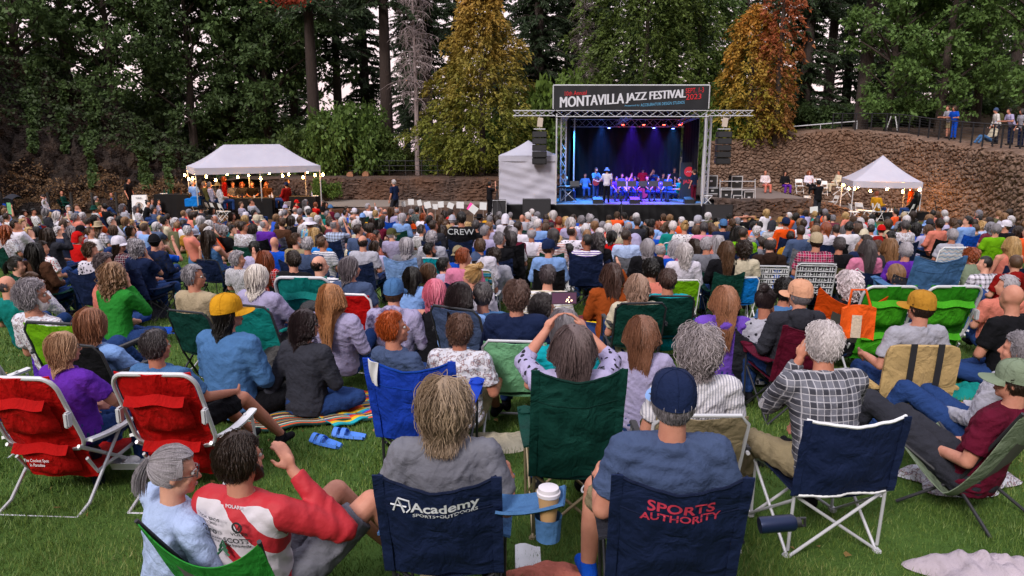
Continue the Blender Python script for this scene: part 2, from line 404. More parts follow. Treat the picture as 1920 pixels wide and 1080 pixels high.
def trunk(J, infl, fat, top=1.0, down=.0):
    w = J['w']; p, wa, ch, nk = J['pel'], J['waist'], J['chest'], J['nk']
    r = [(p + (p - wa) * (.35 + down), .150 * fat + infl, .105 * fat + infl), (p, .165 * fat + infl, .118 * fat + infl), (wa, .145 * w * fat + infl, .108 * fat + infl), (wa.lerp(ch, .5), .152 * w * fat + infl, .108 * fat + infl),
         (ch, .168 * w * fat + infl, .112 * fat + infl), (ch.lerp(nk, .5), .168 * w * fat + infl, .100 * fat + infl), (ch.lerp(nk, .82), .125 * w * fat + infl, .082 + infl), (ch.lerp(nk, 1.04), .064 + infl * .9, .062 + infl * .9)]
    return r
def make_body(J, lod, fat=1.0, handcurl=.5, barelegs=True):
    b = Blob(); r = limb_r(fat); hi = lod == 0
    b.loft(trunk(J, 0, fat)); head_prims(b, J, hi)
    b.cap(J['sh'][0], .056 * fat, J['sh'][1], .056 * fat)
    for i, s in ((0, -1), (1, 1)):
        b.cap(J['sh'][i], r['sh'], J['el'][i], r['el']); b.cap(J['el'][i], r['el'], J['wr'][i], r['wr'], bulge=.08)
        hand(b, Vector(J['wr'][i]), Vector(J['hd'][i]), s, handcurl, hi)
        b.cap(J['hip'][i], r['hip'], J['kn'][i], r['kn']); b.cap(J['kn'][i], r['kn'], J['an'][i], r['an'], bulge=.14)
    return b.fuse('person', SKIN, (.0085, .017, .028)[lod], (3, 2, 2)[lod])
def make_shirt(J, lod, fat=1.0, sleeve='short', infl=.016, seed=0, wr=.015, hood=False, low=.1, mat=None):
    b = Blob(); r = limb_r(fat); b.loft(trunk(J, infl, fat, down=low))
    if sleeve != 'tank':
        b.cap(J['sh'][0], .056 * fat + infl, J['sh'][1], .056 * fat + infl)
    else:
        M = J['chest'].lerp(J['nk'], .7)
    for i in (0, 1):
        sh, e, wq = (Vector(J[k][i]) for k in ('sh', 'el', 'wr'))
        if sleeve == 'short': b.cap(sh, r['sh'] + infl + .006, sh.lerp(e, .74), r['el'] + infl + .016, f1=True)
        elif sleeve == 'long':
            b.cap(sh, r['sh'] + infl + .004, e, r['el'] + infl + .003); b.cap(e, r['el'] + infl + .003, e.lerp(wq, .93), r['wr'] + .013, f1=True)
        elif sleeve == 'mid':
            b.cap(sh, r['sh'] + infl + .004, e, r['el'] + infl + .003); b.cap(e, r['el'] + infl + .003, e.lerp(wq, .35), r['wr'] + .02, f1=True)
    if hood:
        nb = J['nk'] + Vector((0, -.06, .01)); b.ell(nb, (.12, .06, .06)); b.ell(nb + Vector((0, -.03, -.05)), (.10, .045, .09))
    else:   # collar roll
        b.cap(J['nk'] + Vector((0, -.005, -.03)), .072 + infl * .5, J['nk'].lerp(J['head'], .12), .062, f1=True, n=16)
    return b.fuse('shirt', mat or FAB['plain'], (.0105, .018, .028)[lod], (3, 2, 2)[lod], wr if lod == 0 else (wr * .8 if lod == 1 else 0), seed)
def make_trousers(J, lod, fat=1.0, length='long', infl=.012, seed=0):
    b = Blob(); r = limb_r(fat); p, wa = J['pel'], J['waist']
    b.loft([(p + (p - wa) * .4, .15 * fat + infl, .11 * fat + infl), (p, .168 * fat + infl, .12 * fat + infl), (p.lerp(wa, .75), .15 * fat + infl * .8, .11 * fat + infl * .8)])
    for i in (0, 1):
        h, k, a = (Vector(J[q][i]) for q in ('hip', 'kn', 'an'))
        if length == 'long':
            b.cap(h, r['hip'] + infl, k, r['kn'] + infl); b.cap(k, r['kn'] + infl, k.lerp(a, .97), r['an'] + .022, f1=True)
        else: b.cap(h, r['hip'] + infl, h.lerp(k, .86), r['kn'] + infl + .02, f1=True)
    return b.fuse('trousers', DENIM, (.012, .018, .028)[lod], 3, .017 if lod == 0 else 0, seed + 5)
def make_shoes(J, lod, which=0):
    b = Blob()
    for i in (which,):
        a = Vector(J['an'][i]); k = Vector(J['kn'][i]); d = a - k; f = Vector((d.x * .3 + (i * 2 - 1) * .1, max(.35, d.y + .5), 0)).normalized(); z = max(.045, a.z - .045)
        h = Vector((a.x, a.y, z)) - f * .04
        b.ell(h, (.042, .05, .045)); b.cap(h, .042, h + f * .17 + Vector((0, 0, -.008)), .038, sy=.9); b.cap(a, .045, h, .044)
    return b.fuse('shoe', FAB['plain'], (.010, .018, .028)[lod], 3)

# ------------------------------------------------------------------ hair: a cap of hair plus many separate locks
RX, RY, RZ = .079, .099, .104
def on_scalp(d): return Vector((d.x * RX, d.y * RY - .012, d.z * RZ + .022))
def hair_ok(d, style):
    y, z, ax = d.y, d.z, abs(d.x)
    if style == 'fringe': return z > -.62 and (y < .30 or z > .6)
    if style == 'thin': return z > -.62 and y < .35 and not (z > .72 and y > -.62)
    front = z > .42 + .25 * (y - .5) if y > .45 else (z > -.25 if y > .12 else (z > -.66))
    if style in ('long', 'bob', 'curly', 'wavy', 'curlylong', 'pony', 'bun', 'shag'): front = z > .5 if y > .5 else (z > -.35 if y > .15 else z > -.8)
    return front
HSTY = dict(  # locks, length, radius, volume, curl amp, curl freq, messy
    short=(1, .045, .0045, .012, .004, 40, .5), fringe=(1.0, .028, .0035, .003, .002, 40, .3), thin=(.8, .04, .004, .007, .003, 40, .4), buzz=(.6, .012, .003, .004, 0, 1, .2),
    tousled=(1.1, .065, .005, .014, .009, 60, .9), bob=(1.2, .19, .006, .014, .004, 30, .25), wavy=(1.3, .24, .006, .012, .010, 48, .4), long=(1.3, .40, .006, .006, .009, 28, .25), shag=(1.6, .155, .005, .024, .0095, 44, .5),
    curly=(1.6, .11, .006, .026, .012, 62, .7), curlylong=(1.5, .36, .006, .026, .020, 46, .5), shortcurl=(1.4, .05, .005, .013, .006, 80, .6), pony=(.8, .14, .005, .008, .002, 20, .1), bun=(.8, .13, .005, .010, .002, 20, .1))
def make_hair(style, lod, seed=0, capped=False):
    g = random.Random(seed * 31 + lod); dens, L, lr, vol, ca, cf, messy = HSTY[style]
    if capped: vol = min(vol, .006); messy = min(messy, .25); dens *= .7
    m = MB(); st = {'bob': 'bob', 'wavy': 'wavy', 'long': 'long', 'curly': 'curly', 'curlylong': 'curlylong', 'pony': 'pony', 'bun': 'bun'}.get(style, style)
    # under-shell
    na, nb = (28, 18) if lod == 0 else (16, 10)
    V = []; ok = []
    for i in range(nb + 1):
        th = math.pi * (.02 + .96 * i / nb)
        for j in range(na):
            a = 2 * math.pi * j / na; d = Vector((math.sin(th) * math.cos(a), math.sin(th) * math.sin(a), math.cos(th)))
            k = 1.0 + (vol * .55 + .004) / .09 * (1 if d.z > -.3 else .6); p = on_scalp(d * k) if True else None
            p = Vector((d.x * RX * k, d.y * RY * k - .012, d.z * RZ * k + .022)); V.append(p); ok.append(hair_ok(d, st) and style != 'fringe' and not (capped and d.z > .12))
    fs = []
    for i in range(nb):
        for j in range(na):
            q = (i * na + j, (i + 1) * na + j, (i + 1) * na + (j + 1) % na, i * na + (j + 1) % na)
            if all(ok[t] for t in q): fs.append(q)
    m.add(V, fs)
    if not fs: pass
    N = int(dens * (3900, 560, 130)[lod]); thick = lr * (.40, 1.0, 2.2)[lod]; seg = (7, 6, 4)[lod]
    if L < .05: seg = (4, 3, 2)[lod]
    n = 3; cnt = 0; tail = Vector((0, -.125, .05)) if style == 'pony' else Vector((0, -.11, .10))
    while cnt < N:
        d = Vector((g.gauss(0, 1), g.gauss(0, 1), g.gauss(0, 1))).normalized()
        if not hair_ok(d, st) or (capped and d.z > .12): continue
        if style == 'fringe' and d.z > -.05 and (g.random() < min(.9, (d.z + .05) * 1.9) or (lod and d.z > .3)): continue
        cnt += 1
        p = Vector((d.x * RX, d.y * RY - .012, d.z * RZ + .022)); pts = [p.copy()]; ll = L * g.uniform(.75, 1.08); ds = ll / seg
        par = (1 if d.x > .1 * g.random() else -1); ph = g.uniform(0, 6.3); px_, py_ = g.gauss(0, 1), g.gauss(0, 1)
        lift = vol * (g.uniform(.4, 1.2) if g.random() < .94 else g.uniform(1.2, 2.2)); vtan = None
        for k in range(seg):
            nrm = Vector(((p.x) / RX ** 2, (p.y + .012) / RY ** 2, (p.z - .022) / RZ ** 2)).normalized()
            if style in ('pony', 'bun'): flow = (tail - p); flow = flow.normalized() if flow.length > .01 else Vector((0, -1, 0))
            else:
                flow = Vector((nrm.x * .8 + par * .35 * max(0, nrm.z), nrm.y * .8 - .5 * max(0, nrm.z), -.6 - .4 * (1 - nrm.z)))
                if d.y > .35 and style in ('short', 'tousled', 'thin', 'shortcurl'): flow = Vector((par * .7, -.2, .1))
                elif d.y > .3: flow += Vector((par * .6, -.25, 0))
            flow += Vector((px_, py_, g.gauss(0, .6))) * messy * .28
            inside = (p.x / (RX + lift)) ** 2 + ((p.y + .012) / (RY + lift)) ** 2 + ((p.z - .022) / (RZ + lift)) ** 2
            if inside < 1.35: flow -= nrm * flow.dot(nrm) * (.9 if inside > .9 else 1.0)
            else: flow = flow * .3 + Vector((0, 0, -1))
            flow.normalize(); p = p + flow * ds
            inside = (p.x / (RX + lift)) ** 2 + ((p.y + .012) / (RY + lift)) ** 2 + ((p.z - .022) / (RZ + lift)) ** 2
            if inside < 1 and p.z > -.09:
                q = 1 / math.sqrt(max(inside, .2)); q = 1 + (q - 1) * (.6 if k == 0 else 1.0); p = Vector((p.x * q, (p.y + .012) * q - .012, (p.z - .022) * q + .022))
            if p.z < -.08:      # falls over nape and back
                if p.y > -.045 and abs(p.x) < .085: p.y -= .012
                if p.z < -.15 and p.y > -.10 and abs(p.x) < .2: p.y += (-.112 - p.y) * .6
                if p.z < -.12 and p.y > 0: p.y -= .02
                lim = RX + lift * .9 + .004; lim *= 1 - .45 * min(1, max(0, -.1 - p.z) / .3)
                if abs(p.x) > lim: p.x = math.copysign(lim - .01 * g.random(), p.x)
                if p.y < -.135 - lift: p.y = -.135 - lift * g.random()
            t = (k + 1) / seg; o = Vector((math.sin(ph + cf * t * ll), math.cos(ph * 1.7 + cf * t * ll), math.sin(ph * .6 + cf * t * ll * .9) * .5)) * ca * min(1, t * 1.6)
            pts.append(p + o)
            if style in ('pony', 'bun') and (tail - p).length < .03: break
        rad = [thick * (.8 if q == 0 else 1.0 if q < len(pts) - 1 else .3) for q in range(len(pts))]
        m.tube(pts, rad, n)
    if style == 'pony':
        for q in range(int((90, 26, 8)[lod])):
            a = g.uniform(0, 6.28); rr = .016 * math.sqrt(g.random()); pts = []
            for k in range(7):
                t = k / 6; s = 1 + 1.3 * math.sin(t * 2.6); pts.append(tail + Vector((rr * math.cos(a) * s, rr * math.sin(a) * s - .035 * math.sin(t * 2.2) - .0 * t, .02 - t * .19 * g.uniform(.8, 1.1))))
            m.tube(pts, [thick * .9] * 6 + [thick * .3], 3)
    if style == 'bun':
        c = tail + Vector((0, -.005, .03))
        for q in range(int((110, 30, 14)[lod])):
            a0 = g.uniform(0, 6.28); el = g.uniform(-1.2, 1.2); rr = .042 * g.uniform(.8, 1.1); pts = []
            for k in range(6):
                a = a0 + k * .45; pts.append(c + Vector((rr * math.cos(a) * math.cos(el), rr * .8 * math.sin(el) , rr * math.sin(a) * math.cos(el))) + Vector((g.gauss(0, .003), g.gauss(0, .003), g.gauss(0, .003))))
            m.tube(pts, [thick] * 6, 3)
        m.lathe([(.01, -.033), (.03, -.02), (.037, 0), (.03, .02), (.01, .033)], c, 10)
    return m.mesh('hair', HAIR)
def make_hat(kind, lod):
    m = MB(); n = 24 if lod == 0 else 14
    if kind in ('cap', 'capback', 'visor', 'cycle'):
        prof = [(.0885, -.004), (.0885, .03), (.085, .062), (.074, .09), (.052, .110), (.024, .119), (.006, .121)]
        V = []; fs = []
        for r, z in prof:
            for j in range(n):
                a = 2 * math.pi * j / n; V.append((r * math.cos(a) * .98, r * 1.19 * math.sin(a) - .012, z + .012 + (.012 * math.sin(a) if z < .02 else 0)))
        for i in range(len(prof) - 1):
            for j in range(n): j2 = (j + 1) % n; fs.append((i * n + j, i * n + j2, (i + 1) * n + j2, (i + 1) * n + j))
        fs.append(tuple((len(prof) - 1) * n + j for j in range(n))); m.add(V, fs)
        m.lathe([(.004, .0), (.011, .001), (.009, .006), (.002, .008)], (0, -.012, .131), 8)
        for k in range(6):      # seams
            a = math.pi / 6 + k * math.pi / 3; m.tube([(r * math.cos(a) * .99, r * 1.2 * math.sin(a) - .012, z + .0135) for r, z in prof], .0013, 4, mi=0)
        s = -1 if kind == 'capback' else 1
        def br(a, b):
            an = math.pi * (.14 + .72 * a); r0 = .086; r1 = .086 + .072 * math.sin(math.pi * a) ** .55
            r = r0 + (r1 - r0) * b; return (r * math.cos(an) * (.98), s * (r * 1.19 * math.sin(an)) - .012, .020 - .014 * b - .022 * (math.cos(an) ** 2) * (.4 + b))
        m.sheet(br, 14, 5, .004, mi=1)
    elif kind in ('bucket', 'sun', 'straw', 'fedora'):
        w, h, dz = {'bucket': (.05, .085, -.03), 'sun': (.085, .085, -.035), 'straw': (.10, .085, .0), 'fedora': (.06, .10, .0)}[kind]
        n2 = n; V = []; fs = []
        prof = [(.088 + w, .02 + dz), (.088 + w * .5, .03 + dz * .4), (.088, .036), (.084, .07), (.072, .036 + h), (.03, .044 + h), (.004, .045 + h)]
        for i, (r, z) in enumerate(prof):
            for j in range(n2):
                a = 2 * math.pi * j / n2; wv = .006 * math.sin(3 * a + 1) if i == 0 else 0
                V.append((r * math.cos(a), (r * 1.15 if i > 1 else r * 1.06) * math.sin(a) - .012, z + wv))
        for i in range(len(prof) - 1):
            for j in range(n2): j2 = (j + 1) % n2; fs.append((i * n2 + j, i * n2 + j2, (i + 1) * n2 + j2, (i + 1) * n2 + j))
        fs.append(tuple((len(prof) - 1) * n2 + j for j in range(n2))); m.add(V, fs)
        if kind in ('straw', 'fedora'): m.lathe([(.0905, .034), (.0905, .052)], (0, -.012, 0), n2, mi=1, M=Matrix.Diagonal((1, 1.15, 1)), cap=False)
    elif kind in ('beanie', 'hood'):
        e = .008 if kind == 'beanie' else .022; lowz = -.01 if kind == 'beanie' else -.12
        V = []; fs = []; prof = [(1.0, lowz)] + [(math.cos(t) * 1.0, math.sin(t)) for t in (0, .3, .6, .9, 1.2, 1.45)]
        for i, (r, z) in enumerate(prof):
            for j in range(n):
                a = 2 * math.pi * j / n; zz = (z if i == 0 else z * (RZ + e)) + .022; x = r * (RX + e) * math.cos(a); y = r * (RY + e) * math.sin(a) - .012
                if kind == 'hood' and y > .03 and i < 2: y = .03 + (y - .03) * .2
                V.append((x, y - (.02 if kind == 'hood' and i == 0 else 0), zz))
        for i in range(len(prof) - 1):
            for j in range(n): j2 = (j + 1) % n; fs.append((i * n + j, i * n + j2, (i + 1) * n + j2, (i + 1) * n + j))
        fs.append(tuple((len(prof) - 1) * n + j for j in range(n))); m.add(V, fs)
        if kind == 'beanie': m.tube([((RX + .011) * math.cos(2 * math.pi * j / 16), (RY + .011) * math.sin(2 * math.pi * j / 16) - .012, .012) for j in range(16)], .012, 6, closed=True)
    elif kind == 'headband':
        m.tube([((RX + .012) * math.cos(2 * math.pi * j / 20), (RY + .006) * math.sin(2 * math.pi * j / 20) - .012, .075 + .03 * math.sin(2 * math.pi * j / 20)) for j in range(20)], .008, 5, closed=True)
    return m.mesh('hat', [FAB['plain'], FAB['plain']])
# ------------------------------------------------------------------ lettering
def text_mesh(body, mat, size=1, bold=.02, shear=0, align='CENTER', ext=.0, sx=1.0, space=1.0, fn=None, name='lettering', sub=False):
    cu = D.curves.new('t', 'FONT'); cu.body = body; cu.size = size; cu.offset = bold * size; cu.shear = shear; cu.align_x = align; cu.align_y = 'CENTER'; cu.extrude = ext; cu.resolution_u = 3; cu.space_character = space
    o = D.objects.new('t', cu); COL.objects.link(o); dg = bpy.context.evaluated_depsgraph_get(); me = D.meshes.new_from_object(o.evaluated_get(dg)); D.objects.remove(o); D.curves.remove(cu)
    if sub:
        bm = bmesh.new(); bm.from_mesh(me); bmesh.ops.triangulate(bm, faces=bm.faces[:]); bmesh.ops.subdivide_edges(bm, edges=[e for e in bm.edges if e.calc_length() > size * .15], cuts=2, use_grid_fill=False); bmesh.ops.triangulate(bm, faces=bm.faces[:]); bm.to_mesh(me); bm.free()
    for v in me.vertices:
        x, y, z = v.co.x * sx, v.co.y, v.co.z
        v.co = Vector(fn(x, y, z)) if fn else Vector((x, -z, y))
    me.materials.clear(); me.materials.append(mat); me.name = name; return me
# ------------------------------------------------------------------ chairs (sitter faces +Y, origin on the grass below the seat)
CH = {}
def rrect(w, z0, z1, r, y0, y1, n=6):      # rounded rectangle outline, leaning from y0 at z0 to y1 at z1
    pts = []
    for cx, cz, a0 in ((w - r, z1 - r, 0), (-(w - r), z1 - r, 90), (-(w - r), z0 + r, 180), (w - r, z0 + r, 270)):
        for i in range(n + 1):
            a = R(a0 + 90 * i / n); x, z = cx + r * math.cos(a), cz + r * math.sin(a); pts.append((x, y0 + (y1 - y0) * (z - z0) / (z1 - z0), z))
    return pts
def camp_back(w, z0, z1, y0, y1, sag=.05, dip=.05, taper=.0):
    def f(a, b):
        x = (a * 2 - 1); ww = w * (1 - taper * (1 - b)); z = z0 + (z1 - z0) * b - dip * (1 - x * x) * b ** 2
        y = y0 + (y1 - y0) * b - sag * (1 - x * x) * (.35 + .65 * math.sin(math.pi * min(1, b * .75 + .1)))
        y += (.008 * math.sin(x * 7 + b * 5) + .007 * math.sin(x * 4 - b * 9 + 1) * (1 - b) + .004 * math.sin(x * 17 + b * 13 + 2 * math.sin(b * 6))) * (1 - x ** 4) + .004 * math.sin(b * 17 + x * 3)
        return (x * ww, y, z)
    return f
def parts_camp(kind):
    top = {'camp': .98, 'tall': 1.02, 'crew': .98, 'piped': .88, 'coleman': 1.12}[kind]; w = {'camp': .235, 'tall': .25, 'crew': .24, 'piped': .27, 'coleman': .225}[kind]
    fr = MB(); r = .0095; zs = .42 if kind != 'piped' else .40
    yb, yf, yt = -.25, .24, -.25 - (.20 if kind != 'piped' else .10)
    for s in (-1, 1):
        fr.tube([(s * w, yb, .06), (s * w, yb - .02, zs), (s * w, yt, top)], r, 8)
        if kind == 'piped': fr.tube([(s * w, yf, .0), (s * w * .98, yf, zs + .02)], r, 8)
        else: fr.tube([(s * (w + .01), yf, .03), (s * (w + .02), yf, .63)], r, 8)
        fr.tube([(s * (w + .0), yb, .02), (s * (w + .005), yf, zs - .01)], r, 8); fr.tube([(s * (w + .02), yf, .02), (s * (w - .01), yb, zs - .03)], r, 8)
        for y in (yb, yf): fr.box((s * (w + .005), y, .018), (.04, .05, .036), bev=.008)
        fr.tube([(s * w, yt * .5 + yb * .5, (zs + top) / 2 - .05)] * 1 + [(s * w, yt * .5 + yb * .5, (zs + top) / 2 - .01)], .016, 8)
    for y in (yb, yf):
        fr.tube([(-w, y - .012, .025), (w - .01, y - .012, zs)], r, 8); fr.tube([(w, y + .012, .025), (-w + .01, y + .012, zs)], r, 8)
    bk = camp_back(w + .012, zs + .02, top + .012, yb - .03, yt - .012, .055, .06 if kind != 'piped' else .035)
    B = MB().sheet(bk, 22, 16, .006)
    for s in (0, 1): B.sheet(lambda a, b: Vector(bk(s, b)) + Vector(((a - .5) * .045, -.014 - .0 * a, .003)), 3, 12, .008)
    T = MB()
    if kind == 'piped':
        T.tube([Vector(bk(i / 20, 1)) + Vector((0, 0, .003)) for i in range(21)], .009, 6); T.tube([Vector(bk(i / 20, 0)) for i in range(21)], .009, 6)
        for s in (0, 1): T.tube([Vector(bk(s, i / 10)) + Vector((0, -.008, 0)) for i in range(11)], .006, 6)
    else:
        hem = MB()
        T.tube([Vector(bk(i / 20, 1)) for i in range(21)], .007, 6); T.tube([Vector(bk(i / 20, .74)) + Vector((0, -.006, 0)) for i in range(21)], .0025, 4)
    S = MB().sheet(lambda a, b: ((a * 2 - 1) * (w - .01), yb - .01 + (yf - yb + .02) * b, zs + .01 + .02 * b - .085 * (1 - (a * 2 - 1) ** 2) * math.sin(math.pi * min(1, .12 + b * .76))), 14, 12, .008)
    A = None
    if kind != 'piped':
        A = []
        for s in (-1, 1):
            m = MB().sheet(lambda a, b: (s * (w + .015) + (a - .5) * .095, yb - .05 + (yf - yb + .10) * b, .635 + .01 * b - .035 * math.sin(math.pi * b) - .012 * abs(a - .5) * 2), 4, 12, .012)
            m.lathe([(.034, -.075), (.042, -.01), (.045, .005), (.040, .005), (.033, -.06), (.002, -.068)], (s * (w + .02), yf - .02, .635), 14, cap=False)
            A.append(m)
    return fr, B, S, A, T, bk
def camp_meshes(kind):
    if kind in CH: return CH[kind]
    fr, B, S, A, T, bk = parts_camp(kind)
    CH[kind] = dict(fr=fr.mesh('frame', DKMETAL), B=B.mesh('backrest', CANV), S=S.mesh('seat', CANV), A=[a.mesh('armrest', CANV) for a in A] if A else [], T=T.mesh('piping', WHT if kind == 'piped' else CANV), bk=bk)
    return CH[kind]
def cset(o, mats):
    for i, m in enumerate(mats if isinstance(mats, (list, tuple)) else [mats]):
        o.material_slots[i].link = 'OBJECT'; o.material_slots[i].material = m
def mul(c, k): return tuple(x * k for x in c)
def chair(kind, loc, rz, color='navy', frame='black', trim=None, label=None, scale=1.0, pattern=None, group=None, arm=None, seatless=False):
    c = PALC[color] if isinstance(color, str) else color
    t = empty({'camp': 'camp_chair', 'tall': 'camp_chair', 'crew': 'camp_chair', 'piped': 'camp_chair', 'coleman': 'camp_chair', 'beach': 'beach_chair', 'sling': 'folding_chair', 'lawn': 'lawn_chair', 'lawn2': 'lawn_chair', 'mesh': 'low_chair', 'stadium': 'low_chair', 'resin': 'folding_chair'}[kind], loc, rz, label, 'chair', group)
    t.scale = (scale * (.8 if kind == 'beach' else 1), scale, scale)
    fm = {'black': DKMETAL, 'alu': ALU, 'white': WHT, 'gold': flat('gold_metal', (.32, .26, .16), .4, .7, .1)}[frame]
    if kind in ('camp', 'tall', 'crew', 'piped', 'coleman'):
        q = camp_meshes(kind); o = put('frame', q['fr'], t)
        if frame != 'black': cset(o, fm)
        o = put('backrest', q['B'], t, c)
        if pattern: cset(o, FAB[pattern])
        put('piping', q['T'], o, mul(c, .6)); put('seat', q['S'], t, mul(c, .7))
        for a in q['A']: put('armrest', a, t, PALC[arm] if arm else mul(c, .9))
        return t
    if kind not in CH:
        q = {}
        if kind == 'beach':
            fr = MB()
            fr.tube(rrect(.29, .36, .86, .09, -.24, -.46), .0135, 8, closed=True)
            for s in (-1, 1):
                fr.tube([(s * .27, .30, .02), (s * .27, .02, .20), (s * .27, -.30, .40)], .0115, 8); fr.tube([(s * .30, -.42, .015), (s * .30, -.30, .05), (s * .30, .05, .36), (s * .30, .14, .40)], .0115, 8)
                fr.tube([(s * .27, .32, .20), (s * .27, -.16, .18), (s * .27, -.24, .30)], .0115, 8); fr.tube([(s * .31, .28, .02), (s * .31, .22, .36)], .0115, 8)
                fr.box((s * .30, -.39, .60), (.035, .05, .09), bev=.01)
            fr.tube([(-.30, -.42, .015), (.30, -.42, .015)], .0115, 8); fr.tube([(-.27, .31, .02), (.27, .31, .02)], .0115, 8)
            q['frame'] = fr
            bk = camp_back(.262, .14, .872, -.14, -.455, .03, .008)
            q['backrest'] = MB().sheet(bk, 16, 14, .006)
            po = MB(); 
            for z0, z1, d in ((.50, .72, .05), (.20, .40, .05)):
                def pf(a, b, z0=z0, z1=z1, d=d):
                    x = a * 2 - 1; z = z0 + (z1 - z0) * b; y = -.14 - .315 * (z - .14) / .732 - .035; e = (1 - x ** 6) * (1 - (2 * b - 1) ** 8)
                    return (x * .20, y - d * max(0, e) - .006 * math.sin(x * 8 + b * 9), z - .02 * (1 - b) * (1 - x * x))
                po.sheet(pf, 14, 8, .004)
                po.sheet(lambda a, b, z1=z1: ((a * 2 - 1) * .205, -.14 - .315 * (z1 - .14) / .732 - .055 - .035 * (1 - b), z1 + .015 - .05 * (1 - b) - .008 * math.sin(a * 9)), 12, 3, .004)
            q['pocket'] = po; q['seat'] = MB().sheet(lambda a, b: ((a * 2 - 1) * .26, -.14 + .46 * b, .19 + .01 * b - .03 * (1 - (a * 2 - 1) ** 2)), 10, 8, .006)
            ar = []
            for s in (-1, 1): ar.append(MB()); ar[-1].sheet(lambda a, b: (s * .315 + (a - .5) * .06, -.26 + .50 * b, .42 - .02 * math.sin(b * 3.1) - .03 * b + .006 * (1 - (2 * a - 1) ** 2)), 4, 8, .018)
            q['armrest'] = ar; q['_m'] = dict(frame=ALU, backrest=CANV, pocket=CANV, seat=CANV, armrest=WHT)
        elif kind == 'sling':
            fr = MB(); w = .26
            fr.tube([(-w, .02, .05), (-w, -.16, .36)] + [(x, y, z) for x, y, z in rrect(w, .3, .86, .08, -.14, -.34)[7:14][:0]] + [(-w, -.32, .80), (-w + .05, -.345, .86), (w - .05, -.345, .86), (w, -.32, .80), (w, -.16, .36), (w, .02, .05)][0:], .012, 8)
            for s in (-1, 1):
                fr.tube([(s * w, -.34, .015), (s * w, .0, .32), (s * w, .22, .42)], .011, 8); fr.tube([(s * w, .26, .015), (s * w, .24, .36), (s * w, -.16, .36)], .011, 8); fr.tube([(s * (w + .03), -.26, .60), (s * (w + .03), .20, .60), (s * (w + .03), .24, .36)], .011, 8)
            fr.tube([(-w, -.34, .015), (w, -.34, .015)], .011, 8); fr.tube([(-w, .26, .015), (w, .26, .015)], .011, 8)
            q['frame'] = fr; q['backrest'] = MB().sheet(camp_back(w - .008, .38, .852, -.17, -.338, .03, .01), 14, 12, .006)
            q['seat'] = MB().sheet(lambda a, b: ((a * 2 - 1) * (w - .01), -.16 + .42 * b, .365 - .03 * (1 - (a * 2 - 1) ** 2)), 10, 8, .006)
            ar = []
            for s in (-1, 1): ar.append(MB()); ar[-1].box((s * (w + .03), -.03, .615), (.045, .42, .022), bev=.008)
            q['armrest'] = ar; q['_m'] = dict(frame=DKMETAL, backrest=CANV, seat=CANV, armrest=BLK)
        elif kind in ('lawn', 'lawn2'):
            fr = MB(); w = .275
            fr.tube([(-w, .10, .36), (-w, -.20, .38), (-w, -.32, .84), (-w + .05, -.335, .88), (w - .05, -.335, .88), (w, -.32, .84), (w, -.20, .38), (w, .10, .36)], .0125, 8)
            for s in (-1, 1):
                fr.tube([(s * w, -.20, .38), (s * w, .24, .40), (s * (w + .02), .30, .02)], .012, 8); fr.tube([(s * (w + .02), -.36, .02), (s * (w + .02), -.12, .38), (s * (w + .02), .10, .60)], .012, 8)
                fr.tube([(s * (w + .03), -.28, .60), (s * (w + .03), .20, .60), (s * (w + .02), .24, .40)], .012, 8)
            fr.tube([(-w - .02, -.36, .02), (w + .02, -.36, .02)], .012, 8)
            q['frame'] = fr; wb = MB(); H = .50
            def lean(z): return -.20 - .13 * (z - .38) / .5
            xs = [-.21, -.105, 0, .105, .21]; zs_ = [.44 + .085 * k for k in range(6)]
            def strip(kind_, c0, phase, ms):
                for st in range(5):      # five thin stripes make one web band
                    a0, a1 = -.041 + st * .0164, -.041 + (st + 1) * .0164; mi = ms[st]
                    def fn(a, b):
                        if kind_ == 'v':
                            z = .385 + .495 * b; y = lean(z) - .004 * math.cos(math.pi * ((z - .44) / .085 + phase)); return (c0 + a0 + (a1 - a0) * a, y - .001, z)
                        x = -w + 2 * w * b; return (x, lean(c0) + .004 * math.cos(math.pi * (x / .105 + phase + 1)), c0 + (a0 + (a1 - a0) * a) * .86)
                    wb.sheet(fn, 1, 40, .0016, mi)
            for i, x in enumerate(xs): strip('v', x, i, ((0, 1, 0, 1, 0) if i != 3 or kind == 'lawn2' else (2, 0, 2, 0, 2)) if kind == 'lawn' or i % 2 else (1, 0, 1, 0, 1))
            for i, z in enumerate(zs_): strip('h', z, i, (0, 1, 0, 0, 1) if kind == 'lawn' else (1, 0, 1, 0, 1))
            q['backrest'] = wb
            q['seat'] = MB().sheet(lambda a, b: ((a * 2 - 1) * w, -.19 + .43 * b, .385 - .03 * (1 - (a * 2 - 1) ** 2)), 8, 8, .006)
            ar = []
            for s in (-1, 1): ar.append(MB()); ar[-1].box((s * (w + .03), -.04, .615), (.05, .44, .022), bev=.008)
            q['armrest'] = ar
            web = [flat('web_white', (.55, .55, .58), .6), flat('web_black', (.02, .02, .03), .6), flat('web_blue', (.05, .12, .45), .6)]
            q['_m'] = dict(frame=ALU, backrest=web, seat=CANV, armrest=BLK)
        elif kind == 'mesh':
            fr = MB()
            for s in (-1, 1):
                fr.tube([(s * .16, -.02, .22), (s * .30, -.34, .78)], .010, 8); fr.tube([(s * .16, .02, .22), (s * .24, .28, .40)], .010, 8)
                fr.tube([(s * .13, 0, .22), (s * .24, -.26, .015)], .010, 8); fr.tube([(s * .13, 0, .22), (s * .24, .26, .015)], .010, 8)
                fr.lathe([(.01, 0), (.028, .01), (.028, .06), (.01, .07)], (s * .15, 0, .19), 8)
            fr.tube([(-.15, 0, .22), (.15, 0, .22)], .012, 8); q['frame'] = fr
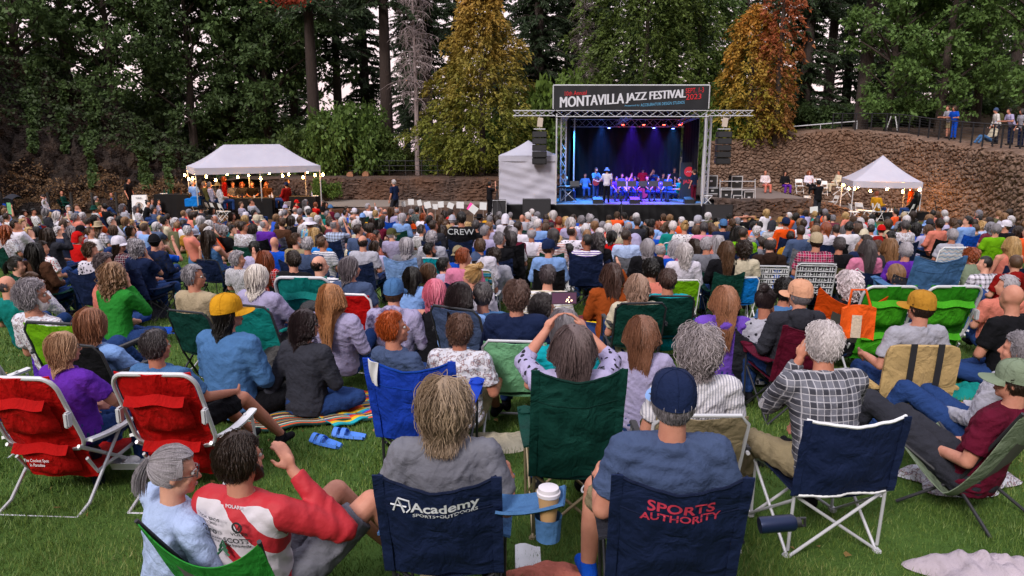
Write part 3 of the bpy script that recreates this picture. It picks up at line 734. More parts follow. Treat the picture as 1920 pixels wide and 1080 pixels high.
            def sl(a, b):
                x = a * 2 - 1; t = b; y = .28 - .62 * t; z = .40 - .34 * math.sin(math.pi * min(1, t * 1.15) * .62) * (1 - .25 * x * x) + (.0 if t < .45 else (t - .45) ** 1.2 * 1.25) - (.10 * (1 - x * x) * max(0, t - .6) * 2)
                return (x * (.24 + .06 * t), y, z)
            q['backrest'] = MB().sheet(sl, 18, 24, .005, mfn=lambda a, b: 1 if (.2 < a < .8 and b > .45 and b < .93) else 0)
            meshm = NT('net'); meshm.base((.07, .065, .06)); meshm.rough(.8)
            vv = meshm.coord('Object', (1, 1, 1)); q['_m'] = dict(frame=DKMETAL, backrest=[CANV, meshm.mat])
        elif kind == 'stadium':
            fr = MB()
            for s in (-1, 1): fr.tube([(s * .24, -.34, .02), (s * .24, -.28, .28), (s * .25, -.20, .30), (s * .25, .24, .28), (s * .25, .28, .02)], .011, 8); fr.tube([(s * .24, -.20, .28), (s * .25, -.28, .44), (s * .25, .05, .46)], .011, 8)
            fr.tube([(-.24, -.34, .02), (.24, -.34, .02)], .011, 8); fr.tube([(-.25, -.30, .30), (.25, -.30, .30)], .013, 8); q['frame'] = fr
            def pd(a, b):
                x = a * 2 - 1; z = b * 2 - 1; sx_ = x * (1 - .10 * z ** 6); return (sx_ * .26, -.26 - .06 * b - .03 * (1 - x * x) * 1.0, .36 + .46 * b * (1 - .04 * x ** 6))
            q['backrest'] = MB().sheet(pd, 16, 14, .035)
            stp = MB()
            for x in (-.10, .09): stp.sheet(lambda a, b: (x + (a - .5) * .045, -.31 - .07 * b - .012 * math.sin(b * 3), .24 + .60 * b), 2, 8, .004)
            stp.sheet(lambda a, b: (.0 + (a - .5) * .02, -.335 - .03 * b, .60 + .22 * b), 1, 4, .004)
            q['strap'] = stp; q['seat'] = MB().sheet(lambda a, b: ((a * 2 - 1) * .25, -.24 + .5 * b, .30), 6, 6, .03)
            ar = []
            for s in (-1, 1): ar.append(MB()); ar[-1].box((s * .285, -.10, .475), (.06, .34, .03), bev=.012)
            q['armrest'] = ar; q['_m'] = dict(frame=DKMETAL, backrest=CANV, strap=BLK, seat=CANV, armrest=CANV)
        elif kind == 'resin':
            fr = MB(); w = .20
            for s in (-1, 1):
                fr.tube([(s * w, .22, .01), (s * w, -.06, .44), (s * w, -.20, .80)], .013, 6); fr.tube([(s * w * .9, -.28, .01), (s * w * .9, .14, .43)], .013, 6)
            for z in (.12,): fr.tube([(-w, .15, z), (w, .15, z)], .010, 6); fr.tube([(-w * .9, -.2, z), (w * .9, -.2, z)], .010, 6)
            q['frame'] = fr
            q['backrest'] = MB().sheet(lambda a, b: ((a * 2 - 1) * w, -.15 - .055 * b - .02 * (1 - (2 * a - 1) ** 2), .62 + .20 * b), 6, 4, .02)
            q['seat'] = MB().box((0, .03, .445), (.40, .40, .03), bev=.01); q['_m'] = dict(frame=WHT, backrest=WHT, seat=WHT)
        CH[kind] = [(k, vv.mesh(k, q['_m'][k])) for k, v in q.items() if k != '_m' for vv in (v if isinstance(v, list) else [v])]
    for k, me in CH[kind]:
        cc = c
        if k == 'pocket': cc = mul(c, .85)
        if k == 'seat': cc = mul(c, .7)
        o = put(k, me, t, cc)
        if k == 'frame' and kind != 'resin' and ((kind in ('beach', 'lawn', 'lawn2') and frame != 'alu') or (kind not in ('beach', 'lawn', 'lawn2') and frame != 'black')): cset(o, fm)
        if k == 'backrest' and pattern: cset(o, FAB[pattern])
        if k == 'armrest' and arm: cset(o, CANV); o.color = (*PALC[arm], 1)
    return t

# ------------------------------------------------------------------ people: templates for the far rows, one-off figures near by
BODYC, SHIRTC, TROC, SHOEC, HAIRC, HATC = {}, {}, {}, {}, {}, {}
SKINC = [hexc(h) for h in ('b98672', 'c2907b', 'a97560', 'b57f68', 'c79a86', '8d5c46')]
HCOL = dict(k='15110f', d='2a1d16', n='4a3424', t='7b5a3c', y='a98a5c', r='7a3b1e', o='a04a1c', g='77737a', w='b9b3b6', s='98949c', p='c0667c', x='3f3a3c')
HCOLC = {k: hexc(v) for k, v in HCOL.items()}
HNAME = dict(k='black', d='dark', n='brown', t='light brown', y='blonde', r='auburn', o='red', g='grey', w='white', s='silver', p='pink', x='dark grey')
HSN = dict(short='short', fringe='balding', thin='thinning', buzz='cropped', tousled='tousled', bob='bobbed', wavy='wavy', long='long', curly='curly', curlylong='long curly', shag='shaggy', shortcurl='short curly', pony='ponytail', bun='bun', none='')
PEOPLE = []; CHAIRS = []
def lodfor(f): return 0 if f < 7.0 else (1 if f < 13.5 else 2)
def person(u, v, kind='chair', hair='short', hc='d', top='grey', sleeve='short', pat=None, hat=None, hatc='navy', brimc=None, yaw=None, hy=0, hp=0, hr=0, lean=0, side=0, twist=0, armL='lap', armR='lap', legs=None,
           f=None, fat=1.0, w=1.0, skin=None, pants='denim', plen='long', shoes='black', chairk=None, chairc='navy', custom=False, sc=None, extra=None, face=False, hood=False, grp='people seated in the audience', loc=None, cframe=None, cpat=None, cs=1.0, cdy=0, cdx=0, label=None, glasses=False, beard=None, curl=.5, clabel=None, crz=0, lod=None, trunk_c=None, cat='person', zoff=0, carm=None, smat=None, fx=False):
    hts = dict(chair=1.24, low=1.05, cross=.93, knees=.93, side=.93, stand=1.76, walk=1.74)
    hh = hts[kind] - (lean > 15) * .07 - (kind == 'chair' and lean < -8) * .03
    if hair != 'none' and not hat: hh += .0
    seedv = int(u * 7 + v * 13) % 9973; g = random.Random(seedv)
    if not label and not f and not custom and loc is None:
        q = g.random()
        if hy == 0 and q < .30: hy = 50 if q < .15 else -50
        if not pat and g.random() < .16: pat = g.choice(['plaid', 'stripe', 'floral', 'print', 'leafy'])
        if kind in ('cross', 'knees') and g.random() < .3: lean = 16; armR = 'knee'
        if armR == 'lap' and g.random() < .10: armR = g.choice(['face', 'up'])
    if loc is not None: p = Vector(loc); fwd = p.y * CP - (p.z - CAMZ) * SP
    elif f: 
        if 465 < v < 600 and 4.6 < f < 9 and not fx: f = .4 * f + .6 * on_ground(u, v, hh)[1]
        top_ = P3(u, v, f); p = Vector((top_.x, top_.y, ground_z(top_.x, top_.y))); fwd = f; want = top_.z - p.z
    else:
        tp, fwd = on_ground(u, v, hh); p = Vector((tp.x, tp.y, ground_z(tp.x, tp.y))); want = hh
    L = lodfor(fwd) if lod is None else lod
    if yaw is None: yaw = math.degrees(math.atan2(6 - p.x, 41 - p.y)) * .8 + g.uniform(-6, 6)
    rz = -R(yaw)
    unique = L == 0 or custom
    if unique:
        J = pose(kind, lean, side, twist, hy, hp, hr, armL, armR, legs, w); key = ('u', seedv, u, v)
    else:
        q = 0 if abs(hy) < 20 else (1 if hy > 0 else -1); hyq = (-62, 0, 62)[q + 1]
        key = (kind, hyq, L, armL if isinstance(armL, str) else 'lap', armR if isinstance(armR, str) else 'lap', 1.12 if fat > 1.06 else 1.0, lean > 10)
        J = pose(kind, 14 if lean > 10 else 0, 0, 0, hyq, 0, 0, key[3], key[4], None, 1.0); fat = key[5]
    if key not in BODYC: BODYC[key] = (make_body(J, L, fat, curl), J)
    body, J = BODYC[key]
    sk_ = (key, sleeve, hood)
    if sk_ not in SHIRTC: SHIRTC[sk_] = make_shirt(J, L, fat, sleeve, .016 if sleeve != 'long' else .02, seedv if unique else 3, hood=hood)
    if (key, plen) not in TROC: TROC[(key, plen)] = make_trousers(J, L, fat, plen, seed=seedv if unique else 3)
    if L < 2 and key not in SHOEC: SHOEC[key] = [make_shoes(J, L, q) for q in (0, 1)]
    if sc is None:
        sc = 1.0
        if loc is None:
            hgt = J['top'] + (.02 if hat or hair != 'none' else 0); sc = min(1.16, max(.82, want / hgt))
    hcx = J['head'].x * sc; hcy = J['head'].y * sc
    root = put('person', body, None, skin if skin is not None else SKINC[g.choice([0, 1, 2, 3, 4, 1, 0])])
    if loc is None:      # keep the head over the point found for it
        off = Matrix.Rotation(rz, 3, 'Z') @ Vector((hcx, hcy, 0)); p = p - Vector((off.x, off.y, 0)); p.z = ground_z(p.x, p.y) + zoff
        if f and want > J['top'] * sc + .06: p.z += min(.12, want - J['top'] * sc)
    root.location = p; root.rotation_euler = (0, 0, rz); root.scale = (sc,) * 3
    tc = PALC[top] if isinstance(top, str) else top
    sh = put('shirt', SHIRTC[sk_], root, mul(tc, g.uniform(.9, 1.08)))
    if pat: cset(sh, FAB[pat])
    if smat: cset(sh, smat)
    pc = PALC[pants] if isinstance(pants, str) else pants
    put('trousers' if plen == 'long' else 'shorts', TROC[(key, plen)], root, pc)
    if L < 2:
        for q in (0, 1): put('shoe', SHOEC[key][q], root, PALC[shoes])
    HM = J['HM']
    if hair != 'none':
        if hat and hair in ('curly',): hair = 'wavy'
        capd = bool(hat) and hat != 'headband'; hk = (hair, L, seedv % 3 if L else seedv % 2, capd)
        if hk not in HAIRC: HAIRC[hk] = make_hair(hair, L, hk[2], capd)
        hcol = HCOLC[hc] if hc in HCOLC else hexc(hc)
        hb = put('hair', HAIRC[hk], root, mul(hcol, g.uniform(.85, 1.15)), HM)
    if hat:
        hk = (hat, L)
        if hk not in HATC: HATC[hk] = make_hat(hat, L)
        ho = put('hat' if hat not in ('hood',) else 'hood', HATC[hk], root, PALC[hatc], HM @ Matrix.Scale(1.07, 4))
        if brimc:
            mm = flat('brim_' + brimc, PALC[brimc], .8); ho.material_slots[1].link = 'OBJECT'; ho.material_slots[1].material = mm
    if face:
        for s in (-1, 1):
            e = MB(); e.lathe([(.0105 * math.sin(t), -.0105 * math.cos(t)) for t in [.1 + i * .36 for i in range(9)]], (s * .031, .076, .004), 10); put('eye', e.mesh('eye', flat('eye_white', (.5, .48, .46), .3)), root, None, HM)
            e = MB(); e.lathe([(.002, -.002), (.0058, -.001), (.005, .0015), (.001, .002)], (s * .032, .0868, .004), 8, M=Matrix.Rotation(-math.pi / 2, 3, 'X')); put('iris', e.mesh('iris', flat('iris', (.03, .02, .015), .3)), root, None, HM)
            e = MB(); e.tube([(s * .014, .090, .021), (s * .03, .091, .027), (s * .048, .078, .022)], .003, 5); put('eyebrow', e.mesh('eyebrow', HAIR), root, HCOLC[hc] if hc in HCOLC else PALC['grey'], HM)
        e = MB(); e.tube([(-.022, .090, -.063), (-.01, .0965, -.061), (.01, .0965, -.061), (.022, .090, -.063)], .004, 6); put('lips', e.mesh('lips', flat('lips', (.32, .13, .12), .5)), root, None, HM)
    if glasses:
        e = MB()
        for s in (-1, 1):
            e.tube([(s * (.033 + .024 * math.cos(a)), .098, .002 + .018 * math.sin(a)) for a in [i * math.pi / 6 for i in range(12)]], .0022, 5, closed=True); e.tube([(s * .056, .096, .004), (s * .076, .06, .004), (s * .083, -.01, .0)], .0022, 5)
        e.tube([(-.01, .1, .004), (.01, .1, .004)], .0022, 5); put('glasses', e.mesh('glasses', BLK), root, None, HM)
    if beard:
        b = Blob(); b.ell((0, .052, -.078), (.055, .048, .045)); b.cap((-.066, .03, -.02), .014, (-.05, .06, -.08), .02); b.cap((.066, .03, -.02), .014, (.05, .06, -.08), .02)
        k2 = ('beard', L)
        if k2 not in HAIRC: HAIRC[k2] = b.fuse('beard', HAIR, .009 if L == 0 else .014, 2, .004, 3)
        put('beard', HAIRC[k2], root, HCOLC[beard], HM)
    ch = None
    if chairk:
        fr = cframe or ('alu' if chairk in ('beach', 'lawn', 'lawn2') else 'black')
        cz = p.copy(); dv = Matrix.Rotation(rz, 3, 'Z') @ Vector((cdx, .05 + cdy, 0)); cz += Vector((dv.x, dv.y, 0)); cz.z = ground_z(cz.x, cz.y)
        ch = chair(chairk, cz, rz + R(crz), chairc, fr, scale=cs * sc, pattern=cpat, arm=carm)
    tag(root, label, 'person', grp)
    info = dict(o=root, u=u, v=v, f=fwd, hair=hair, hc=hc, top=top, pat=pat, hat=hat, hatc=hatc, kind=kind, ch=ch, chk=chairk, chc=chairc, cpat=cpat, label=label, clabel=clabel, J=J, sleeve=sleeve, grp=grp)
    PEOPLE.append(info); root['_i'] = len(PEOPLE); del root['_i']
    return info
# ------------------------------------------------------------------ the audience, read off row by row: u v kind hair haircolour top extras
KINDS_ = dict(c='chair', l='low', x='cross', n='knees', s='stand')
HK = dict(S='short', B='bob', L='long', C='curly', Q='curlylong', P='pony', U='bun', R='fringe', T='thin', Z='buzz', W='wavy', M='tousled', K='shortcurl', N='none')
AUD = """
6 384 c B n brown
12 398 c S d black
27 410 c S d white hy=50
45 392 c B d maroon
62 389 c S k black hy=50
85 389 c B g charcoal ch=sling:darkred
106 394 c B w white ch=sling:green
80 364 c S d white arms=behind ch=sling:paleblue
115 357 c T r darkgreen hy=40
120 367 x L k black hy=60
142 381 c S n slate hy=50
131 401 x S t lightgrey arms=behind hat=straw:beige
180 367 c S g olive
208 361 c N k blue hy=30
196 380 c S k black
176 384 c S n darkgreen hat=bucket:darkgreen
212 398 c B k charcoal hy=40
230 381 c W g lightgrey hy=40
234 394 x S d lavender hat=cap:white hy=40
104 421 c S k black hy=40
88 424 c L d charcoal
132 421 c W g steel
151 421 c S k darkred hat=cap:black hy=50
145 434 x S d red hat=hood:red
168 423 c S n white hy=40 pat=floral
184 414 c W n white hat=fedora:beige pat=plaid
222 440 c L d maroon hat=cap:white hy=40
10 419 c W r mint ch=camp:darkgreen sc=1.15
78 449 l S d red hy=60 pat=floral
61 451 c L k brown
169 451 c K n white hy=30 ch=tall:navy
30 478 c P k darkgreen hy=40
58 508 x B n lavender hy=30
12 511 c R g teal hy=55 glasses
255 384 c W g slate hy=20
277 376 x U k black hy=30
285 372 x S n grey hy=60
297 373 x S k lavender hy=60 pat=plaid
289 387 x S k slate hy=70 sleeve=short
245 421 c B d charcoal hy=50
274 424 x Z g lavender
287 436 c S k navy hat=beanie:black
255 446 c C s navy ch=tall:navy
296 446 c N k blue
325 412 x L x purple
350 418 l S k gold hat=cap:navy hy=60
364 428 x S g steel hat=capback:lightgrey hy=-40
390 428 c L d steel sleeve=tank ch=sling:navy
376 384 c S d charcoal hat=cap:black hy=60
398 387 c L k lightgrey hy=60
403 404 x N k white lean=20
417 420 c C s black
432 415 x S n turquoise hy=60
455 413 c S d sage hy=60 ch=sling:darkgreen
436 398 x L d brown hy=50
452 377 c S n lavender hy=20 pat=plaid
470 372 c S d lightgrey hy=50
461 396 c S w navy hat=cap:white
478 386 x S y white
480 401 c S w cream hat=cap:cream pat=stripe
477 449 c S k lavender
445 467 c M s navy hy=60 pat=vstripe
484 372 x S d charcoal hy=60
519 372 x S k black hy=60
535 383 x S n lightgrey hat=beanie:lavender hy=50
547 370 x S d brown hat=fedora:orange hy=40
556 374 x S d darkred hat=cap:red hy=40
553 386 c R g white
562 389 c S g paleblue
573 373 c Q g white hy=60
578 390 c M x teal
592 378 x S r red armr=up
610 378 x L d black hy=50
605 386 c S d darkgreen hat=cap:black
620 383 x S g maroon hat=beanie:steel hy=40
614 394 c S g teal hy=50
580 406 c S t yellow hat=sun:white pat=tropic ch=camp:navy
496 409 c T s purple hy=50 ch=camp:black
488 403 c S w cream hat=fedora:cream pat=stripe
545 402 c B d black ch=camp:navy
527 406 c S n brown
563 404 c S n turquoise hy=60 pat=floral
590 424 c L y sage
576 441 c S s slate
628 410 c T g paleblue hy=60 pat=plaid ch=camp:navy glasses
632 398 c S g paleblue hat=beanie:grey
648 393 x S k blue hy=60
662 400 c R g olive hy=60
670 391 x S d black
650 386 x S d lavender hy=50
664 389 c S w white hat=cap:white
680 398 c L k mustard hat=beanie:lightblue
690 380 c S s white hy=50
714 387 c T g orange hy=30
699 408 x L d charcoal hy=40
712 410 x L k maroon
672 418 c S d slate ch=sling:brightblue
706 430 x S k black
668 441 x S n cream hat=fedora:cream
680 437 c R d lightgrey ch=camp:navy fat=1.1
696 437 x C r salmon
703 450 x B d lavender hy=40 glasses
600 436 c P d brightblue fat=1.12 sc=1.1
605 441 c S n slate hy=50
555 434 c S n khaki hy=50 beard=g
514 442 c N k blue
494 466 c L r red
548 466 c S d black
599 474 c R k navy ch=beach:teal
722 390 c R g orange
735 387 c L n lavender hy=20
744 388 c T s tan
741 400 x L n charcoal
752 398 c B s lightblue sc=1.05
762 398 x S k black
782 386 c S k darkgreen pat=plaid
796 390 x S k charcoal
793 399 x B r white
808 397 c N k brown hy=40
813 411 c S d charcoal hy=60
825 402 x L n slate
833 394 c C d brown
848 401 c S w white hat=beanie:lightgrey
836 413 x S n lavender hy=20
866 399 x S n white
757 413 x S d lightgrey
735 426 c S s lavender hat=cap:olive hy=60 beard=w
762 442 c B s grey ch=camp:lightblue cs=1.05 W
775 419 x S g charcoal hat=beanie:orange
791 419 c M x darkbrown hy=60
828 420 c L d darkbrown
809 430 c M s lightgrey ch=beach:turquoise
892 410 c S x black ch=camp:blue
900 401 x S k charcoal hat=straw:black
917 398 x P k mustard hat=headband:white
929 402 x L d charcoal
936 395 c K g lightgrey
948 400 c N w white hat=hood:white
957 397 x S g slate
911 420 c S g lavender ch=camp:blue
938 432 c K g black
955 421 c W x charcoal
943 450 c W s lightgrey
900 444 c S n white ch=beach:teal:bstripe
897 468 c W d turquoise hat=cap:slate hy=50
859 458 c P d blue hat=capback:khaki
870 461 c S r pink
806 452 c S k black hy=60 beard=k
928 461 c M d lightgrey sc=1.15 sleeve=short
883 492 c U y white hy=-50
833 482 x S k lavender hy=20 hood
805 493 x B n olive hy=50 sleeve=long
772 497 x L k lightblue
979 401 c N k charcoal
997 390 c S w black
989 396 c S w lightgrey
1024 400 c S d black
1036 393 c B w maroon ch=camp:darkred
1048 404 c S r red
1061 404 c M y white pat=floral ch=camp:red
1076 400 c S d blue hy=30
1090 402 c K g blue pat=floral
1106 400 c C s cream pat=leafy
1117 408 c S g pink
1070 405 c W w lavender
1141 411 c S y darkgreen pat=plaid
1157 417 c B w cream
1168 425 x S n grey
1180 413 c T s paleblue
1185 404 x S n charcoal
1195 405 c S x charcoal
973 413 c S d white hy=30 ch=camp:navy
995 414 c M s charcoal
962 424 c S s maroon
997 424 c T s white ch=sling:olive
1010 408 c S w lightblue ch=camp:blue
1036 425 c B x salmon
1035 415 c S k charcoal
1074 421 c T d white hy=20 pat=print ch=camp:darkred
1075 413 x S k black
1101 428 c S t cream
1087 426 x L k charcoal
1120 433 c Q x black
1125 425 c M w white
1149 430 c B k red hy=50
1176 428 c Z d paleblue skin=5
1190 437 c S w paleblue hood hat=hood:lavender
958 430 c B x sage ch=coleman:black
1030 446 c S d lightblue hat=cap:navy hy=20 ch=camp:black fat=1.15
1046 439 c K y navy
1100 436 c Z k purple skin=5 ch=tall:navy pat=stripe cs=1.0 fat=1.12
1066 455 x S k charcoal
1205 420 c L k black
1213 411 x S k charcoal
1232 414 x Q r white
1222 426 x S d blue
1262 412 c S w teal ch=beach:turquoise
1284 413 c U y charcoal ch=sling:grey
1310 402 c S s navy hat=cap:lightgrey ch=camp:blue
1308 415 c S d lavender
1320 414 c S x pink
1332 415 c W n lightgrey
1345 408 x L k pink
1357 409 c S d navy hat=cap:steel
1356 416 c Q y charcoal hat=cap:steel
1373 408 c M n charcoal
1385 420 c L k black sc=1.05
1398 398 c S d black arms=behind
1413 404 x S t blue hat=straw:tan
1396 424 c Z d lime hy=20
1409 437 c T s grey
1327 441 c S s grey ch=sling:darkgreen
1215 444 c B s black
1240 452 c T s blue hy=20 sc=1.1 fat=1.12
1268 447 c W s pink hy=30
1284 451 c W w white ch=sling:lime frame=white
1303 444 c L d black pat=print
1346 438 c L s salmon
1363 448 c L n black
1396 448 c C d cream ch=sling:brightblue frame=white
1414 447 x S x lightgrey hat=beanie:slate
1426 442 x S d charcoal
1445 440 c T x darkbrown ch=lawn:black hood f=10.8 fat=1.12
1449 412 c S k charcoal hat=hood:charcoal
1474 406 c S d orange hat=cap:navy
1464 405 c S y cream hat=cap:tan
1507 409 c S d white
1502 420 c Z d slate skin=5
1482 432 x S d mustard
1531 416 c S d pink
1548 414 c B r white ch=camp:navy
1524 414 x K r salmon
1585 420 c B g lightblue
1594 413 c S k white pat=stripe
1607 412 c L d navy
1622 427 c S w pink hat=beanie:cream
1635 420 x S k white
1653 421 x S d darkred hat=beanie:red
1665 430 c S d cream hat=beanie:beige pat=stripe
1510 440 x S w sage
1491 448 x L d charcoal
1532 433 c S d magenta hat=cap:beige ch=lawn2:black pat=plaid fat=1.15 skin=0 f=10.8
1575 441 c S x black ch=camp:olive
1623 437 c S d navy ch=camp:navy
1616 450 c B t turquoise
1628 446 c L x pink
1647 447 c S n grey hy=50
1672 431 c M k black fat=1.1
1669 443 c L t charcoal
1601 456 x S s mint
1695 397 c S t grey hat=cap:beige
1698 411 c S x lightblue fat=1.12
1738 413 x L n white hat=bucket:lightblue
1744 408 c S d lightgrey hat=beanie:charcoal
1762 408 c K d salmon
1787 408 c M n charcoal
1798 411 x S d black
1815 403 c S k lightblue hy=-60
1817 424 x S r tan
1842 414 x C y paleblue
1887 411 c S d black hat=cap:white hy=-20 ch=camp:black
1869 417 c S g lime ch=camp:lime
1787 426 c S s lightgrey ch=lawnX:white yaw=0
1700 451 c S s purple
1822 464 x C r sage sleeve=long
1848 478 x Z k white
1899 440 c L y salmon sleeve=tank
1906 474 c Z n darkred hood
1745 490 x T x grey
1680 494 x B t slate
1890 511 c S s salmon hy=-20
"""
def cv(s):
    try: return float(s)
    except ValueError: return s
rowid = 0
for ln in AUD.strip().split('\n'):
    q = ln.split(); rowid += 1
    u, v = float(q[0]), float(q[1]); kw = {}
    for e in q[6:]:
        if '=' in e:
            k, x = e.split('=')
            if k == 'hat': h = x.split(':'); kw['hat'] = h[0]; kw['hatc'] = h[1]
            elif k == 'ch':
                h = x.split(':')
                if h[0] == 'lawnX': kw.update(chairk='sling', chairc='white', cpat='wavy', cframe='white', cs=1.15)
                else:
                    kw['chairk'] = h[0]; kw['chairc'] = h[1]
                    if len(h) > 2: kw['cpat'] = h[2]
            elif k == 'arms': kw['armL'] = kw['armR'] = x
            elif k == 'armr': kw['armR'] = x
            elif k == 'frame': kw['cframe'] = x
            elif k == 'skin': kw['skin'] = SKINC[int(x)]
            elif k == 'sc': kw['w'] = 1.0
            else: kw[k] = cv(x)
        elif e == 'hood': kw['hood'] = True
        elif e == 'glasses': kw['glasses'] = True
    kd = KINDS_[q[2]]
    if kd == 'chair' and 'chairk' not in kw and v < 480: kd = 'chair'
    if 'sleeve' not in kw: kw['sleeve'] = 'long' if (rowid * 7) % 3 == 0 else 'short'
    if 'hy' not in kw: kw['hy'] = 0
    if kw.get('chairk') in ('beach',): kd = 'chair'
    if kw.get('chairk') in ('camp', 'tall', 'sling'): kw.setdefault('cs', .9)
    if kd == 'chair' and 'chairk' not in kw and rowid % 3: kd = 'low'
    # people on a seat but with no chair described: give about half of them a plain dark one
    if kd == 'chair' and 'chairk' not in kw:
        kw['cs'] = .88; kw['chairk'] = ('camp', 'sling', 'camp')[rowid % 3]; kw['chairc'] = ('navy', 'black', 'blue', 'darkgreen', 'charcoal', 'navy', 'grey')[rowid * 5 % 7]
    person(u, v, kd, HK[q[3]], q[4], q[5], **kw)
# ------------------------------------------------------------------ small builders for belongings
def grid_cloth(name, pts_fn, nu, nv, mat, color=None, th=.006, parent=None, mfn=None):
    return MB().sheet(pts_fn, nu, nv, th, mfn=mfn).build(name, mat, parent, color=color)
def rumple(c, rx, ry, h, seed, col, mat=None, name='jacket', label=None, cat='jacket', group=None):
    g = np.random.default_rng(seed); K = g.normal(size=(6, 2)) * 7; ph = g.uniform(0, 6, 6); c = Vector(c)
    def f(a, b):
        r = a; an = b * 2 * math.pi; e = 1 + .18 * math.sin(3 * an + ph[0]) + .1 * math.sin(5 * an + ph[1])
        x, y = rx * r * e * math.cos(an), ry * r * e * math.sin(an)
        z = h * (1 - r ** 2.2) * (.75 + .45 * sum(abs(math.sin(K[i, 0] * x / rx * .6 + K[i, 1] * y / ry * .6 + ph[i])) for i in range(4)) / 4) + .018 * h / .1 * math.sin(x * 60 + ph[2]) * (1 - r)
        X, Y = c.x + x, c.y + y; return (X, Y, ground_z(X, Y) + .006 + max(0, z))
    m = MB(); nu, nv = 18, 48; V = []; fs = []
    for i in range(nu + 1):
        for j in range(nv): V.append(f(max(.001, i / nu), j / nv))
    for i in range(nu):
        for j in range(nv): j2 = (j + 1) % nv; fs.append((i * nv + j, (i + 1) * nv + j, (i + 1) * nv + j2, i * nv + j2))
    fs.append(tuple(reversed(range(nu * nv, nu * nv + nv)))); m.add(V, fs)
    m.v = [tuple(Vector(p) - c) for p in m.v]
    o = m.build(name, mat or FAB['plain'], None, color=PALC[col] if isinstance(col, str) else col); o.location = c; return tag(o, label, cat, group)
def gp(u, v, h=0): p, f = on_ground(u, v, h); return p
# ------------------------------------------------------------------ near rows, figure by figure
P = person
P(325, 829, 'low', 'pony', 's', 'paleblue', f=3.15, yaw=38, hy=34, hp=-8, lean=16, sleeve='long', face=True, glasses=True, side=14, armL='lap', armR='lap', pants='khaki', w=.95,
  label='silver haired woman with ponytail and glasses leaning over in a pale shirt')
cyc = P(447, 802, 'low', 'short', 'd', 'red', f=3.1, yaw=16, hy=22, lean=8, sleeve='long', face=True, beard='d', armL='lap', armR=((.40, .10, .58), (.165, .07, .86), (-.5, .1, 1)), plen='short', pants='grey', shoes='khaki', fat=1.05,
  legs=dict(kn=((.16, .46, .56), (.42, .34, .60)), an=((.30, .80, .07), (.62, .60, .10))), chairk='mesh', chairc='green', cdy=-.10, crz=0, label='dark haired bearded man in a red and white cycling jersey', clabel='low green chair with mesh back holding the cyclist')
P(832, 700, 'chair', 'shag', '8d7a66', 'grey', f=3.1, yaw=2, sleeve='short', hy=6, pants='slate', armL='rest', armR='rest', fat=1.08, chairk='camp', chairc='navy', carm='steel', smat=fabric('mauve_tee', None, .2, .9, .5, 10),
  label='person with tousled blonde and grey hair in a mauve grey tee', clabel='navy camp chair with white lettering and blue armrests')
P(1265, 684, 'chair', 'short', 'g', 'slate', f=3.0, yaw=3, sleeve='short', pants='khaki', plen='short', hat='cap', hatc='navy', brimc='lightblue', armL='rest', armR='rest', fat=1.18, shoes='blue', chairk='camp', chairc='navy', carm='charcoal', cs=1.0,
  legs=dict(kn=((-.26, .44, .50), (.22, .44, .50)), an=((-.30, .40, .09), (.24, .46, .09))), label='broad man in a navy baseball cap and slate blue tee', clabel='navy camp chair with red lettering across the back')
P(1075, 597, 'chair', 'long', '5d4f50', 'lavender', f=4.1, yaw=-3, hp=16, sleeve='mid', pat='print', armL=((-.26, .14, 1.0), (-.12, .22, 1.17), (.5, .3, .8)), armR=((.28, .14, 1.0), (.12, .22, 1.17), (-.5, .3, .8)), chairk='coleman', chairc='darkgreen', cframe='gold', carm='darkgreen',
  label='long haired woman in a purple print top holding up her phone', clabel='dark green camp chair with gold poles and white lettering')
P(1545, 602, 'chair', 'shortcurl', 'w', 'grey', f=4.15, yaw=-6, lean=30, hy=-12, hp=-6, pat='plaid', sleeve='long', pants='khaki', armL='face', armR='knee', fat=1.1, cdy=.06, w=1.04,
  legs=dict(kn=((-.30, .40, .50), (.12, .42, .50)), an=((-.34, .42, .09), (.16, .44, .09))), chairk='piped', chairc='navy', cframe='alu', label='white haired man leaning forward in a grey plaid shirt', clabel='navy folding chair with white piping and silver crossed legs')
P(1313, 604, 'chair', 'curly', '8e868a', 'lightgrey', f=4.0, yaw=0, pat='vstripe', sleeve='short', pants='olive', chairk='sling', chairc='khaki', cframe='alu', label='woman with short silver curls in a striped white shirt', clabel='tan mesh folding chair under the silver curled woman')
P(1205, 587, 'cross', 'long', '6e4a38', 'lavender', f=5.0, yaw=4, w=.9, hy=10, sleeve='short', pants='denim', label='girl with long wavy brown hair in a pale lavender tee')
P(862, 586, 'low', 'tousled', '5f4437', 'white', f=4.9, yaw=10, pat='leafy', sleeve='short', lean=16, pants='khaki', plen='short', fat=1.1, armR='rest', label='man with wavy brown hair in a white leaf print shirt')
P(737, 577, 'low', 'short', 'o', 'slate', f=5.0, yaw=30, hy=46, hp=6, w=.85, fat=.85, face=True, sleeve='short', label='red haired boy in a navy tee looking to the side')
P(738, 520, 'cross', 'short', 'n', 'lavender', f=6.0, yaw=8, lean=6, pat='tiedye', sleeve='long', hat='cap', hatc='steel', hood=True, fat=1.12, hy=18, label='person in a lavender tie dye hoodie and backwards blue cap')
P(815, 520, 'cross', 'bob', 'p', 'black', f=6.3, yaw=0, sleeve='tank', fat=1.1, label='pink haired person in a black racerback top')
P(866, 523, 'low', 'long', '241a1c', 'lightblue', f=5.9, yaw=30, hy=46, face=True, sleeve='long', chairk='sling', chairc='slate', label='woman with straight dark hair in a sky blue sweater facing right')
P(905, 524, 'low', 'short', '4b4648', 'steel', f=6.4, yaw=5, sleeve='long', label='man with greying dark hair behind the sky blue sweater')
